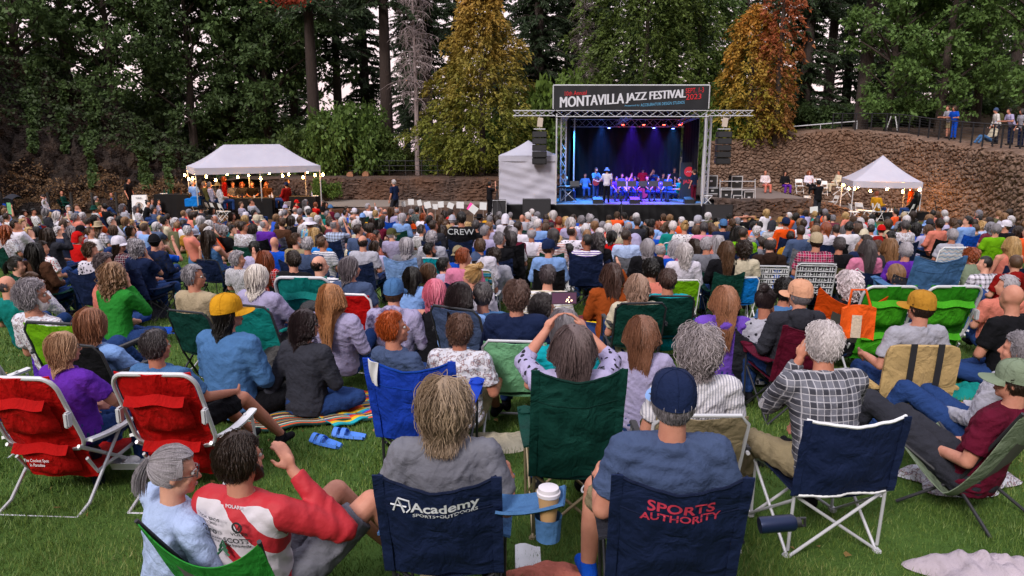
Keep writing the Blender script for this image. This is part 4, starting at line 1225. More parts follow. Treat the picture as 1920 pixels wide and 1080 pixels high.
P(969, 520, 'chair', 'tousled', '5b443c', 'navy', f=5.0, yaw=6, sleeve='long', fat=1.14, chairk='sling', chairc='mint', cframe='alu', label='man with brown hair in a wide navy fleece')
P(1020, 545, 'low', 'shortcurl', 'x', 'charcoal', f=5.4, yaw=25, hy=50, face=True, label='woman with short curly grey hair facing right beside the fleece')
P(1058, 572, 'low', 'bob', 'g', 'turquoise', f=5.1, yaw=0, label='grey haired person in turquoise just beyond the raised phone')
P(117, 618, 'chair', 'bob', 'b08a6c', 'purple', f=4.75, yaw=20, hy=30, face=True, glasses=True, sleeve='short', lean=10, fat=1.12, armR='knee', chairk='beach', chairc='red', crz=16, cs=1.32, cdy=-.02, cdx=-.06, label='woman with a blonde bob and glasses in a purple tee', clabel='red beach chair with pockets under the purple tee')
P(290, 612, 'chair', 'short', 'x', 'steel', f=4.75, yaw=12, hy=20, face=True, plen='short', pants='black', sleeve='short', fat=1.05, chairk='beach', chairc='red', crz=10, cs=1.30, cdy=-.02, cdx=.14, armR='knee',
  legs=dict(kn=((.02, .52, .52), (.28, .50, .56)), an=((.10, .86, .10), (.42, .84, .10))), label='dark grey haired man with bare knees in a red beach chair', clabel='red beach chair with pockets under the man with bare knees')
P(169, 573, 'low', 'bob', '7a4f38', 'lightblue', f=5.3, yaw=16, hy=10, sleeve='long', lean=8, armR='knee', chairk='sling', chairc='black', label='woman with an auburn bob in a light blue denim shirt')
P(425, 545, 'cross', 'wavy', 'k', 'steel', f=6.25, fx=True, yaw=20, hy=40, face=True, hat='cap', hatc='mustard', sleeve='long', fat=1.18, pants='black', label='person in a mustard cap and blue fleece sweater')
P(572, 577, 'cross', 'wavy', '2c2022', 'charcoal', f=5.9, yaw=26, hy=50, face=True, glasses=True, sleeve='long', armL='back', pants='denim', fat=1.08, label='dark haired woman in a charcoal sweater and jeans on the blanket')
P(480, 491, 'chair', 'bob', 'c7c0bb', 'lavender', f=7.2, fx=True, yaw=22, hy=14, sleeve='long', fat=1.1, armR='knee', chairk='sling', chairc='teal', cs=1.08, carm='teal', label='white bobbed woman in a pale lavender cardigan', clabel='green folding chair under the lavender cardigan')
P(362, 491, 'chair', 'short', '86838a', 'beige', f=7.2, fx=True, yaw=20, hy=40, face=True, glasses=True, sleeve='long', armR='knee', chairk='sling', chairc='darkgreen', label='grey haired man with glasses in a beige vest', clabel='dark green folding chair under the beige vest')
P(620, 526, 'low', 'long', '9a6a44', 'lavender', f=6.1, yaw=10, hy=10, sleeve='long', label='woman with golden brown hair in a pale grey lavender tee')
P(656, 477, 'chair', 'bob', '5d565c', 'slate', f=7.4, yaw=10, hy=20, chairk='sling', chairc='red', cframe='white', carm='white', cs=1.08, label='woman with a dark grey bob in a red folding chair', clabel='bright red folding chair with white frame')
P(213, 490, 'cross', 'curlylong', '8a6a50', 'green', f=6.9, yaw=24, hy=16, sleeve='long', armR='face', custom=True, label='person with long light curls in a grass green sweater')
P(194, 472, 'cross', 'tousled', '4c4144', 'salmon', f=7.6, yaw=24, hy=30, lean=6, label='grey brown haired person in faded pink beside the green sweater')
P(57, 517, 'low', 'tousled', '9a949c', 'lightblue', f=6.4, fx=True, yaw=24, hy=40, face=True, beard='w', pat='leafy', sleeve='short', smat=None, label='silver haired bearded man in a blue floral shirt')
P(1360, 530, 'low', 'long', '94664c', 'violet', f=6.0, yaw=4, sleeve='long', hood=True, lean=8, label='woman with reddish blonde hair in a purple hoodie')
P(1437, 537, 'low', 'bun', '2a2022', 'lightgrey', f=5.6, yaw=8, hy=24, hp=-12, lean=16, pat='print', armR='face', chairk='mesh', chairc='charcoal', label='woman with a messy dark bun in a pale bird print shirt')
P(1472, 518, 'cross', 'shortcurl', 'k', 'steel', f=6.6, yaw=10, label='black haired person in a blue grey tee beside the pink cap')
P(1501, 520, 'chair', 'short', 'g', 'charcoal', f=5.8, yaw=-6, hy=-26, hat='cap', hatc='peach', sleeve='long', hood=True, fat=1.1, chairk='camp', chairc='maroon', label='man in a faded pink cap and charcoal vest')
P(1597, 504, 'low', 'curly', 'c0b7bd', 'black', f=6.5, yaw=4, pat='print', chairk='mesh', chairc='orange', cs=1.25, label='person with white curls in the orange chair', clabel='orange low chair with a bag hung on it')
P(1729, 540, 'chair', 'short', 'd', 'lightgrey', f=5.5, yaw=-4, hy=-24, hat='cap', hatc='gold', sleeve='short', armR='rest', armL='rest', chairk='stadium', chairc=(.50, .35, .15), cs=1.12, crz=-6, cframe='black',
  label='young man in a tan suede cap and light grey tee', clabel='yellow padded chair with black carrying straps')
P(1900, 532, 'cross', 'none', 'd', 'black', f=5.8, yaw=-20, hy=-10, sleeve='short', fat=1.14, label='bald man in a black tee')
P(1908, 668, 'low', 'short', 'd', 'maroon', f=4.3, yaw=-30, hy=-20, hat='cap', hatc='sage', face=True, sleeve='short', fat=1.1, pants='charcoal', chairk='mesh', chairc='sage', cs=1.1, crz=6,
  legs=dict(kn=((-.24, .60, .62), (.02, .52, .50)), an=((-.30, .80, .10), (.05, .80, .10))), label='man in an olive cap and maroon tee with crossed dark legs', clabel='black mesh low chair with sage camouflage trim')
P(1914, 615, 'low', 'short', 'g', 'lightgrey', f=5.0, yaw=-30, hy=-20, sleeve='long', hood=True, pants='denim', legs=dict(kn=((-.25, .45, .52), (.0, .42, .46)), an=((-.30, .66, .09), (-.05, .70, .09))), label='person in a pale hooded top with jeans knees raised')
P(1253, 498, 'low', 'short', '3c2a24', 'turquoise', f=6.9, yaw=2, sleeve='long', fat=1.12, w=1.05, chairk='sling', chairc='darkgreen', cs=.95, cdy=-.1, label='man in a turquoise long sleeved tee', clabel='dark green folding chair under the turquoise tee')
P(1195, 508, 'low', 'wavy', '8d7263', 'cream', f=6.6, yaw=-4, armR='lap', chairk='sling', chairc='darkgreen', cs=.95, cdy=-.1, label='person with light brown waves next to the turquoise tee', clabel='dark green folding chair under the light brown waves')
P(1148, 490, 'cross', 'long', '3e2a24', 'rust', f=7.3, yaw=0, hy=10, armR='up', sleeve='long', label='woman with very long dark hair in a rust orange top')
P(1221, 482, 'cross', 'shortcurl', 'k', 'salmon', f=7.6, yaw=0, label='person with short black curls in a pale pink tee')
P(1027, 494, 'cross', 'short', '3d3438', 'cream', f=7.2, yaw=4, custom=True, pat='stripe', lean=4, label='child with short dark hair in a cream striped tee')
# the stagehand in the printed black jacket
P(865, 394, 'chair', 'short', 'k', 'black', f=15.0, yaw=4, sleeve='long', fat=1.2, chairk='crew', chairc='navy', cs=.82, label='broad person in a black jacket printed CREW', cframe='alu')
crew = PEOPLE[-1]
# the farthest, most densely packed sitters: past three hundred people they are one mass
def crowd():
    gF = random.Random(11); spots = []; HC = [HCOLC[k] for k in 'kdngwty']; TC = [PALC[k] for k in ('navy', 'black', 'white', 'slate', 'lavender', 'blue', 'lightblue', 'maroon', 'olive', 'teal', 'cream', 'salmon', 'red', 'orange')]
    taken = [(i['u'], i['v']) for i in PEOPLE]
    for tries in range(6000):
        if len(spots) >= 190: break
        u = gF.uniform(-20, 1925); v = gF.uniform(384, 428) if u < 330 else (gF.uniform(390, 424) if u < 930 or u > 1420 else gF.uniform(396, 424))
        if any(abs(a - u) < 9 and abs(b - v) < 5 for a, b in taken): continue
        taken.append((u, v)); spots.append((u, v))
    temps = []
    for hy in (-50, 0, 45):
        for kd in ('cross', 'low'):
            J = pose(kd, gF.choice([0, 12]), hy=hy, armR=gF.choice(['lap', 'face'])); temps.append((J, make_body(J, 2), make_shirt(J, 2, sleeve=gF.choice(['short', 'long']))))
    hairs = [make_hair(s, 2, 5) for s in ('short', 'bob', 'wavy', 'tousled')]
    mats = [flat('crowd_skin', SKINC[0], .6)] + [flat('crowd_top_%d' % k, c, .85) for k, c in enumerate(TC)] + [flat('crowd_hair_%d' % k, c, .6, 0, .4, 60) for k, c in enumerate(HC)] + [flat('crowd_denim', PALC['denim'], .9)]
    V, Fc, Mi, base = [], [], [], 0
    def addm(me, M, mi):
        nonlocal base
        n = len(me.vertices); co = np.empty(n * 3); me.vertices.foreach_get('co', co); co = co.reshape(-1, 3); A = np.array(M); V.append(co @ A[:3, :3].T + A[:3, 3])
        for p in me.polygons: Fc.append([q + base for q in p.vertices]); Mi.append(mi)
        base += n
    for u, v in spots:
        J, bo, sh = gF.choice(temps); h = J['top'] * .95; tp, f = on_ground(u, v, h); rz = -math.atan2(6 - tp.x, 41 - tp.y) + gF.uniform(-.5, .5); M = Matrix.Translation((tp.x, tp.y, ground_z(tp.x, tp.y))) @ Matrix.Rotation(rz, 4, 'Z') @ Matrix.Scale(.95, 4)
        addm(bo, M, 0); addm(sh, M, 1 + gF.randrange(len(TC))); addm(gF.choice(hairs), M @ J['HM'], 1 + len(TC) + gF.randrange(len(HC)))
    me = D.meshes.new('crowd'); me.from_pydata(np.concatenate(V), [], Fc); [me.materials.append(m) for m in mats]; me.polygons.foreach_set('material_index', Mi); me.polygons.foreach_set('use_smooth', [True] * len(Fc)); me.update()
    tag(put('crowd', me), 'packed seated crowd between the rows nearest the stage', 'crowd', kind='stuff')
crowd()
# ------------------------------------------------------------------ ground, lawn, banks and walls
def zat(v, Y): b = (v - 540) / F; return CAMZ + Y * (-SP - b * CP) / (CP - b * SP)
def xat(u, v, Y): b = (v - 540) / F; return Y * ((u - 960) / F) / (CP - b * SP)
def at(u, v, Y): return Vector((xat(u, v, Y), Y, zat(v, Y)))
def groundmat():
    t = NT('lawn_soil'); v = t.coord('Object'); n1 = t.noise(v, .35, 5, .6); n2 = t.noise(v, 9, 5, .7)
    g = t.mix(n2, (.03, .07, .012), (.08, .14, .03)); sx = t.n('ShaderNodeSeparateXYZ'); t.l(v, sx.inputs[0])
    d = t.mix(n2, (.055, .035, .022), (.12, .075, .045))
    far = t.math('ADD', t.math('MULTIPLY', t.math('SUBTRACT', sx.outputs[1], 31.0), .35), t.math('MULTIPLY', t.math('SUBTRACT', n1, .5), 4)); q = t.n('ShaderNodeClamp'); t.l(far, q.inputs[0])
    t.base(t.mix(q.outputs[0], g, d)); t.rough(.95); t.b.inputs['Specular IOR Level'].default_value = .1; t.bump(n2, .8, .05); return t.mat
GM = groundmat()
m = MB(); nx, ny = 80, 90
def gf(a, b):
    x = -60 + 120 * a; y = -6 + 62 * b; z = ground_z(x, y); return (x, y, z + .012 * math.sin(x * 1.3 + y) * math.sin(y * 1.1))
m.sheet(gf, nx, ny); o = m.build('ground', GM); tag(o, kind='structure')
dirt = flat('dirt', (.075, .05, .035), .95, 0, .55, 1.2, .8, spec=.1)
forest_floor = flat('forest_floor', (.035, .028, .018), .95, 0, .6, .8, .8, spec=.1)
m = MB().sheet(lambda a, b: (-500 + 1000 * a, 56 + 700 * b ** 2, -4.5 - 14 * b), 20, 20); tag(m.build('terrain', forest_floor), kind='structure')
def lerp_poly(pts, a):
    a = a * (len(pts) - 1); i = min(int(a), len(pts) - 2); t = a - i; p0 = pts[max(i - 1, 0)]; p1 = pts[i]; p2 = pts[i + 1]; p3 = pts[min(i + 2, len(pts) - 1)]
    return .5 * ((2 * p1) + (-p0 + p2) * t + (2 * p0 - 5 * p1 + 4 * p2 - p3) * t * t + (-p0 + 3 * p1 - 3 * p2 + p3) * t ** 3)
BB = [P3(*q) for q in ((-260, 425, 27), (-120, 415, 31), (0, 402, 36), (120, 392, 38), (240, 382, 39.5), (350, 378, 41), (460, 378, 42.5), (590, 380, 44))]
BT = [P3(*q) for q in ((-260, 60, 36), (-120, 90, 38), (0, 105, 42), (120, 160, 44), (240, 215, 45.5), (340, 270, 47), (440, 318, 48), (590, 334, 48.5))]
BK = [P3(*q) for q in ((-260, 50, 60), (-120, 70, 62), (0, 120, 64), (120, 170, 66), (240, 205, 68), (340, 240, 70), (440, 290, 72), (590, 320, 72))]
from mathutils import noise as NZ
def bank(a, b):
    p0, p1, p2 = lerp_poly(BB, a), lerp_poly(BT, a), lerp_poly(BK, a)
    if b < .7: t = b / .7; p = p0.lerp(p1, t ** 1.15); p.z += 0
    else: t = (b - .7) / .3; p = p1.lerp(p2, t)
    n = NZ.fractal(p * .55, .8, 2.2, 5) * .75 + NZ.fractal(p * 2.3, .7, 2.2, 4) * .28
    k = min(1, b * 8); p = p + Vector((.35, -.8, .55)) * n * k; 
    if b <= 0: p.z -= .6
    return p
def bankmat():
    t = NT('bank_earth'); v = t.coord('Object'); n1 = t.noise(v, .6, 6, .7); n2 = t.noise(v, 5, 5, .7); vo = t.n('ShaderNodeTexVoronoi', Scale=8.0); t.l(v, vo.inputs['Vector'])
    c = t.ramp(n1, [(.32, (.014, .011, .011)), (.5, (.032, .022, .018)), (.66, (.075, .045, .028))]); c = t.mix(t.math('MULTIPLY', n2, .6), c, (.028, .022, .018))
    t.base(c); t.rough(.95); t.b.inputs['Specular IOR Level'].default_value = .15; t.bump(t.math('ADD', n2, vo.outputs['Distance']), 1.0, .12); return t.mat
tag(MB().sheet(bank, 150, 70).build('hillside', bankmat()), kind='structure')

def leaf_mesh(name, C, Dn, L, W, mat, seed=0, bend=.25):      # many small leaf-shaped faces
    g = np.random.default_rng(seed); n = len(C); Dn = Dn / (np.linalg.norm(Dn, axis=1, keepdims=True) + 1e-9)
    r = g.normal(size=(n, 3)); s = np.cross(Dn, r); s /= (np.linalg.norm(s, axis=1, keepdims=True) + 1e-9); nn = np.cross(Dn, s)
    L = np.broadcast_to(L, (n,))[:, None]; W = np.broadcast_to(W, (n,))[:, None]
    V = np.stack([C, C + Dn * L * .45 + s * W * .5 + nn * L * bend * .2, C + Dn * L - nn * L * bend, C + Dn * L * .45 - s * W * .5 + nn * L * bend * .2], 1).reshape(-1, 3)
    me = D.meshes.new(name); me.vertices.add(4 * n); me.vertices.foreach_set('co', V.ravel()); me.loops.add(4 * n); me.loops.foreach_set('vertex_index', np.arange(4 * n))
    me.polygons.add(n); me.polygons.foreach_set('loop_start', np.arange(0, 4 * n, 4)); me.polygons.foreach_set('loop_total', np.full(n, 4)); me.materials.append(mat); me.update(); me.validate(); return me
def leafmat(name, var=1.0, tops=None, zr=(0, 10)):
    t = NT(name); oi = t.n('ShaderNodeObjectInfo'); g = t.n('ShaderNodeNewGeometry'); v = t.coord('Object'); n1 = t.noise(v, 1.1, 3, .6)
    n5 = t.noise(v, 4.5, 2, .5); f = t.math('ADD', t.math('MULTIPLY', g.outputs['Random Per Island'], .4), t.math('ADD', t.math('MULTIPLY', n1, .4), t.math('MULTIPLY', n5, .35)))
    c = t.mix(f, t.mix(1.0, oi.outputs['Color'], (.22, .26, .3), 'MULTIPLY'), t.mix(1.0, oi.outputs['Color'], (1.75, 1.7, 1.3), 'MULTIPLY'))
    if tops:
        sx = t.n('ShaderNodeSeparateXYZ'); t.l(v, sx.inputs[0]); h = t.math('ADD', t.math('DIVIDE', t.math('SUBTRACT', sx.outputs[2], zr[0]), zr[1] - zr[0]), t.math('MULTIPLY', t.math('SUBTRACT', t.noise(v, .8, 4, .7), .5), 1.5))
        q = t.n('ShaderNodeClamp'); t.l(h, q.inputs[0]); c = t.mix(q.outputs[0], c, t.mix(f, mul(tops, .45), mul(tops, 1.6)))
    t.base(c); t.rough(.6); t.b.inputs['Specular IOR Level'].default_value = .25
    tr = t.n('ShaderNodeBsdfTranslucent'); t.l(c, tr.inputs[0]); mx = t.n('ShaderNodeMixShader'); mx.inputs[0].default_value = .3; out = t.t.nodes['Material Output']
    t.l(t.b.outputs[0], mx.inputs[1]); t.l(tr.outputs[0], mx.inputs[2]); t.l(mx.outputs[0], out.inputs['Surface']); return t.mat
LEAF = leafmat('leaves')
def barkmat():
    t = NT('bark'); oi = t.n('ShaderNodeObjectInfo'); v = t.coord('Object', (6, 6, 1.2)); n1 = t.noise(v, 2.2, 6, .7)
    t.base(t.mix(n1, t.mix(1.0, oi.outputs['Color'], (.4, .4, .4), 'MULTIPLY'), t.mix(1.0, oi.outputs['Color'], (1.6, 1.6, 1.6), 'MULTIPLY'))); t.rough(.95); t.bump(n1, 1.0, .08); return t.mat
BARK = barkmat()

# grass: blades near the camera, coarser tufts further off (uncountable)
def grass():
    Cs, hs, ws = [], [], []
    for (y0, y1, n, h, w) in ((1.6, 4.5, 120000, .045, .0048), (4.5, 8, 110000, .05, .008), (8, 16, 90000, .055, .016), (16, 30, 50000, .06, .03)):
        y = y0 + (y1 - y0) * rng.random(n) ** .9; x = (rng.random(n) * 2 - 1) * (y * .74 + .4)
        cl = .5 + .5 * np.sin(x * 5.1 + 2 * np.sin(y * 3.7)) * np.sin(y * 4.3 + 1.7 * np.sin(x * 2.9)); keep = rng.random(n) < .55 + .45 * cl
        x, y, cl = x[keep], y[keep], cl[keep]; z = np.array([ground_z(a, b) for a, b in zip(x, y)]) + .012 * np.sin(x * 1.3 + y) * np.sin(y * 1.1) - .004
        Cs.append(np.stack([x, y, z], 1)); hs.append(h * (.55 + .9 * rng.random(len(x))) * (.7 + .5 * cl)); ws.append(np.full(len(x), w))
    C = np.concatenate(Cs); h = np.concatenate(hs); w = np.concatenate(ws); n = len(C)
    a = rng.random(n) * 6.283; s = np.stack([np.cos(a), np.sin(a), np.zeros(n)], 1) * w[:, None] * .5; l = rng.normal(size=(n, 3)) * .42; l[:, 2] = 1; l /= np.linalg.norm(l, axis=1, keepdims=True)
    V = np.stack([C - s, C + s, C + l * h[:, None]], 1).reshape(-1, 3)
    me = D.meshes.new('grass'); me.vertices.add(3 * n); me.vertices.foreach_set('co', V.ravel()); me.loops.add(3 * n); me.loops.foreach_set('vertex_index', np.arange(3 * n))
    me.polygons.add(n); me.polygons.foreach_set('loop_start', np.arange(0, 3 * n, 3)); me.polygons.foreach_set('loop_total', np.full(n, 3))
    t = NT('grass_blade'); g = t.n('ShaderNodeNewGeometry'); v = t.coord('Object'); n1 = t.noise(v, .9, 5, .7); f = t.math('ADD', t.math('MULTIPLY', g.outputs['Random Per Island'], .5), t.math('MULTIPLY', t.math('SUBTRACT', n1, .15), .75))
    c = t.ramp(f, [(.12, (.03, .07, .010)), (.42, (.085, .15, .026)), (.72, (.145, .20, .042)), (.94, (.31, .27, .12))]); t.base(c); t.rough(.55); t.b.inputs['Specular IOR Level'].default_value = .3
    me.materials.append(t.mat); me.update(); o = put('grass', me); tag(o, 'short green lawn grass between the chairs and blankets', 'grass', kind='stuff')
grass()

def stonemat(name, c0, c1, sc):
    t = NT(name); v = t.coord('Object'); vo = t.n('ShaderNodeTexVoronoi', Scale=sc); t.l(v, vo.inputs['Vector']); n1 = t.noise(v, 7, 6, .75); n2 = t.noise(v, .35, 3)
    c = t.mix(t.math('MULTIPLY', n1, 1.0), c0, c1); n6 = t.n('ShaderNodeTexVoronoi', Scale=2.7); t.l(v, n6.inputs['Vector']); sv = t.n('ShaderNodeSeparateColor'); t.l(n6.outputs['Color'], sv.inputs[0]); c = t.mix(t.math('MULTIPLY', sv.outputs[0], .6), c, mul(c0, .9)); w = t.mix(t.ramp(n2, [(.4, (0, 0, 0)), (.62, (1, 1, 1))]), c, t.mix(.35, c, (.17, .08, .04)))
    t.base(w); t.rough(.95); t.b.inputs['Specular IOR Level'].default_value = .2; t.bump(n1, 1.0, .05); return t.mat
def rubble(name, top, bot, nu, nv, sc, amp, mat, label, cap=None, cat='wall', stretch=(1, 1, 1)):
    """a retaining wall of rough stones: top and bottom outlines in plan, stones raised from the face"""
    m = MB()
    def f(a, b):
        p = lerp_poly(bot, a).lerp(lerp_poly(top, a), min(1, b)); t = (lerp_poly(top, min(1, a + .01)) - lerp_poly(top, max(0, a - .01))); n = Vector((t.y, -t.x, 0)).normalized()
        if n.y > 0 and abs(n.y) > .3: n = -n
        q = Vector((p.x * stretch[0], p.y * stretch[1], p.z * stretch[2])) * sc; q += NZ.noise_vector(q * .8) * .35
        dd = NZ.voronoi(q)[0]; e = min(1, (dd[1] - dd[0]) * 3.4); d = (e ** .45) * amp + NZ.noise(q * 2.7) * amp * .22 + NZ.noise(p * .7) * amp * .8
        if b > .97: d -= amp * .3
        return p + n * d + Vector((0, 0, (NZ.noise(Vector((p.x, p.y, 0)) * 1.6) * amp * .9) if b > .9 else 0))
    m.sheet(f, nu, nv)
    if cap is not None:
        top2 = [f(i / nu, 1) for i in range(nu + 1)]; m.sheet(lambda a, b: Vector(top2[int(round(a * nu))]) + (lerp_poly(cap, a) - Vector(top2[int(round(a * nu))])) * b + Vector((0, 0, .05 * math.sin(b * 3.1))), nu, 5)
    return tag(m.build(name, mat), label, cat)
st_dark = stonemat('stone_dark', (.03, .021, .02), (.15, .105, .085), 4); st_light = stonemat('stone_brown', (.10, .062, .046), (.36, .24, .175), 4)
# back wall beyond the path at left
wt = [at(500, 336, 45.2), at(600, 335, 44.8), at(760, 335, 44.6), at(950, 336, 44.6), at(1110, 336, 44.6)]; wb = [Vector((p.x, p.y, -2.4)) for p in wt]
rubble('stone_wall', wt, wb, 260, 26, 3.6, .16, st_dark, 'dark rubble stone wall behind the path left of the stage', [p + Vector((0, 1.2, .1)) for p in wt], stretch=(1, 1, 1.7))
tag(MB().sheet(lambda a, b: Vector((-22 + 32 * a, 45.0 + 22 * b, -.80 + .5 * b + .25 * NZ.noise(Vector((a * 30, b * 14, 0))))), 50, 20).build('terrain', dirt), kind='structure')
# path and its low stone kerb
path_m = flat('path_gravel', (.20, .165, .14), .95, 0, .2, 3, .3)
tag(MB().sheet(lambda a, b: (-14 + 20 * a, 40.2 + 4.2 * b, -2.02 + .05 * math.sin(a * 7)), 40, 4).build('path', path_m), kind='structure')
kb = [Vector((-15, 38.8, 0)), Vector((-9, 39.4, 0)), Vector((-5, 39.9, 0)), Vector((0, 40.2, 0))]; kz = (-2.2, -2.05, -1.95, -1.90)
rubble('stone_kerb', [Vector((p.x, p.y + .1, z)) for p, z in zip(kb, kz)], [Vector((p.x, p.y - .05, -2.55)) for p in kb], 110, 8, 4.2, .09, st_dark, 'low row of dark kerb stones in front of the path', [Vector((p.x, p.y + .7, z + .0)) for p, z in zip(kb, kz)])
# high wall curving round on the right
ht = [at(1330, 268, 47.5), at(1400, 262, 47.5), at(1500, 250, 47), at(1600, 247, 45.5), at(1680, 253, 42), at(1760, 268, 38), at(1850, 280, 33.5), at(1925, 290, 29.5), at(2050, 300, 25), at(2250, 310, 20)]
hb = [Vector((p.x, p.y, -1.9 if i < 3 else -2.9)) + Vector((-.25 if i > 4 else 0, -.3, 0)) for i, p in enumerate(ht)]
rubble('stone_wall', ht, hb, 1150, 110, 3.5, .20, st_light, 'tall brown rubble stone wall curving around the right side', [p + Vector((1.6 if i > 4 else .6, 1.6, .15)) for i, p in enumerate(ht)], stretch=(1, 1, 1.35))
# terrace above it
TR = [p + Vector((1.2 if i > 4 else .3, 1.1, .06)) for i, p in enumerate(ht)]
tag(MB().sheet(lambda a, b: lerp_poly(TR, a) + Vector((14 * b * a, 16 * b, 1.1 * b ** 2 * (1 - a * .2))), 60, 16).build('terrace', flat('terrace_earth', (.13, .085, .06), .95, 0, .35, 1.5, .5, spec=.1)), kind='structure')
# walkway beside the stage and the low wall that carries it
def wz(x): return -1.45 - .95 * smooth(15.3, 19.2, x)
tag(MB().sheet(lambda a, b: (lambda x: (x, 38.6 + (8.6 - 3.0 * smooth(17, 24, x)) * b - .0, wz(x) + .02))(10.4 + 13 * a), 60, 14).build('walkway', flat('walkway_asphalt', (.17, .13, .115), .95, 0, .2, 2.0, .3)), kind='structure')
lw = [Vector((10.4, 38.3, 0)), Vector((13, 38.3, 0)), Vector((15.2, 38.2, 0)), Vector((16.6, 38.0, 0)), Vector((17.8, 37.6, 0))]
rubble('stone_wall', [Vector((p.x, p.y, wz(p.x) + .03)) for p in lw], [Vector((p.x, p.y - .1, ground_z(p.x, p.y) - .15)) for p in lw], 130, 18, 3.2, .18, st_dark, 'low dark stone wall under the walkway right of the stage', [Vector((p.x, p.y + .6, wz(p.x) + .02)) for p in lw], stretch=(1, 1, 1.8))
# mound at the far right, above the terrace
tag(MB().sheet(lambda a, b: (lambda q: Vector((q.x, q.y, q.z + .25 * NZ.noise(q * 1.2))))(at(1760 + 260 * a, 240, 52) + Vector((0, 8 * b, (1.2 + 1.6 * a) * math.sin(min(1, b * 1.6) * 1.57)))), 30, 14).build('hill', flat('mound', (.05, .035, .022), .95, 0, .5, 3, 1, spec=.1)), kind='structure')

# ------------------------------------------------------------------ trees
def leafcloud(n, clumps, seed, up=.1, Ls=(.14, .3)):
    g = np.random.default_rng(seed); cc = np.array([c[:3] for c in clumps]); rr = np.array([c[3] for c in clumps]); k = g.choice(len(cc), n, p=rr ** 2 / np.sum(rr ** 2))
    K2 = max(1, n // 16); kk = g.integers(0, len(cc), K2); kk = g.choice(len(cc), K2, p=rr ** 2 / np.sum(rr ** 2)); j = g.integers(0, K2, n); k = kk[j]; d = g.normal(size=(K2, 3)); d /= np.linalg.norm(d, axis=1, keepdims=True); rb = g.random(K2) ** .4; d = d[j]; r = rb[j] + g.normal(size=n) * .10; C = g.normal(size=(n, 3)) * [.13, .13, .09] + cc[k] + d * (r * rr[k])[:, None] * np.array([1, 1, .62])
    C[:, 2] -= .35 * rr[k] * r ** 2; dn = d * .8 + g.normal(size=(n, 3)) * .6; dn[:, 2] -= .35; L = Ls[0] * .5 + (Ls[1] * 1.25 - Ls[0] * .5) * g.random(n) ** 1.6; return C, dn, L
def broadleaf(seed, h=14, w=5, n=11000, base=.28, clumps=70, Ls=(.16, .32)):
    g = random.Random(seed); tm = MB(); tr = h * .018 + .05; pts = [(0, 0, -.5)]; x = y = 0
    for i in range(1, 9): x += g.uniform(-.12, .12); y += g.uniform(-.12, .12); pts.append((x, y, h * .9 * i / 8))
    tm.tube(pts, [tr * (1 - .1 * i) for i in range(9)], 9); cl = []
    for i in range(clumps):
        t = base + (1 - base) * g.random() ** .8; a = g.uniform(0, 6.28); prof = math.sin(math.pi * min(1, (t - base) / (1 - base) * .82 + .16)); rr = w * prof * g.uniform(.35, 1.0); zz = h * t
        c = (rr * math.cos(a), rr * math.sin(a), zz); cl.append((*c, w * g.uniform(.13, .26)))
        if i % 3 == 0:
            s = (x * t, y * t, max(h * .15, zz - rr * .7)); mid = ((s[0] + c[0]) * .5 + g.uniform(-.3, .3), (s[1] + c[1]) * .5 + g.uniform(-.3, .3), (s[2] + c[2]) * .5 + .2 * rr * .3); tm.tube([s, mid, c], [tr * .38, tr * .22, tr * .07], 5)
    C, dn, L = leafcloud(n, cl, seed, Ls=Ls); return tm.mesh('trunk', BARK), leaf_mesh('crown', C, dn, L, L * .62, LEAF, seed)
def conifer(seed, h=22, w=3.6, base=.16, dens=1.0):
    g = random.Random(seed); tm = MB(); tm.tube([(0, 0, -.6), (g.uniform(-.05, .05), 0, h * .3), (g.uniform(-.1, .1), g.uniform(-.1, .1), h * .65), (0, 0, h)], [h * .019, h * .015, h * .009, .03], 10)
    C, dn, L = [], [], []; z = h * base
    while z < h * .98:
        t = (z - h * base) / (h * (1 - base)); R_ = w * (1 - t) ** .75 * (.75 + .25 * math.sin(z * 1.9)) + .25
        for q in range(6):
            a = g.uniform(0, 6.28); r = R_ * g.uniform(.55, 1.1)
            if g.random() > dens: continue
            dx, dy = math.cos(a), math.sin(a); droop = g.uniform(.12, .35); e = (dx * r, dy * r, z - r * droop + .1)
            tm.tube([(0, 0, z), (dx * r * .5, dy * r * .5, z + .05), e], [.035 + .012 * (1 - t), .022, .006], 4)
            ns = int(14 * r / w * 2.4) + 5
            for s in range(ns):
                f = .18 + .82 * s / ns; px_, py_, pz = dx * r * f, dy * r * f, z + .1 * math.sin(f * 3) - r * droop * f * f; sd = 1 if s % 2 else -1
                for k in range(3):
                    C.append((px_ + g.gauss(0, .06), py_ + g.gauss(0, .06), pz + g.gauss(0, .05))); dn.append((dx * .7 - dy * sd * g.uniform(.3, 1.1), dy * .7 + dx * sd * g.uniform(.3, 1.1), -g.uniform(.15, .9))); L.append(g.uniform(.28, .6) * (1.1 - .4 * f))
        z += h * .018 * g.uniform(.8, 1.25)
    C, dn, L = np.array(C), np.array(dn), np.array(L); return tm.mesh('trunk', BARK), leaf_mesh('crown', C, dn, L, L * .3, LEAF, seed, .3)
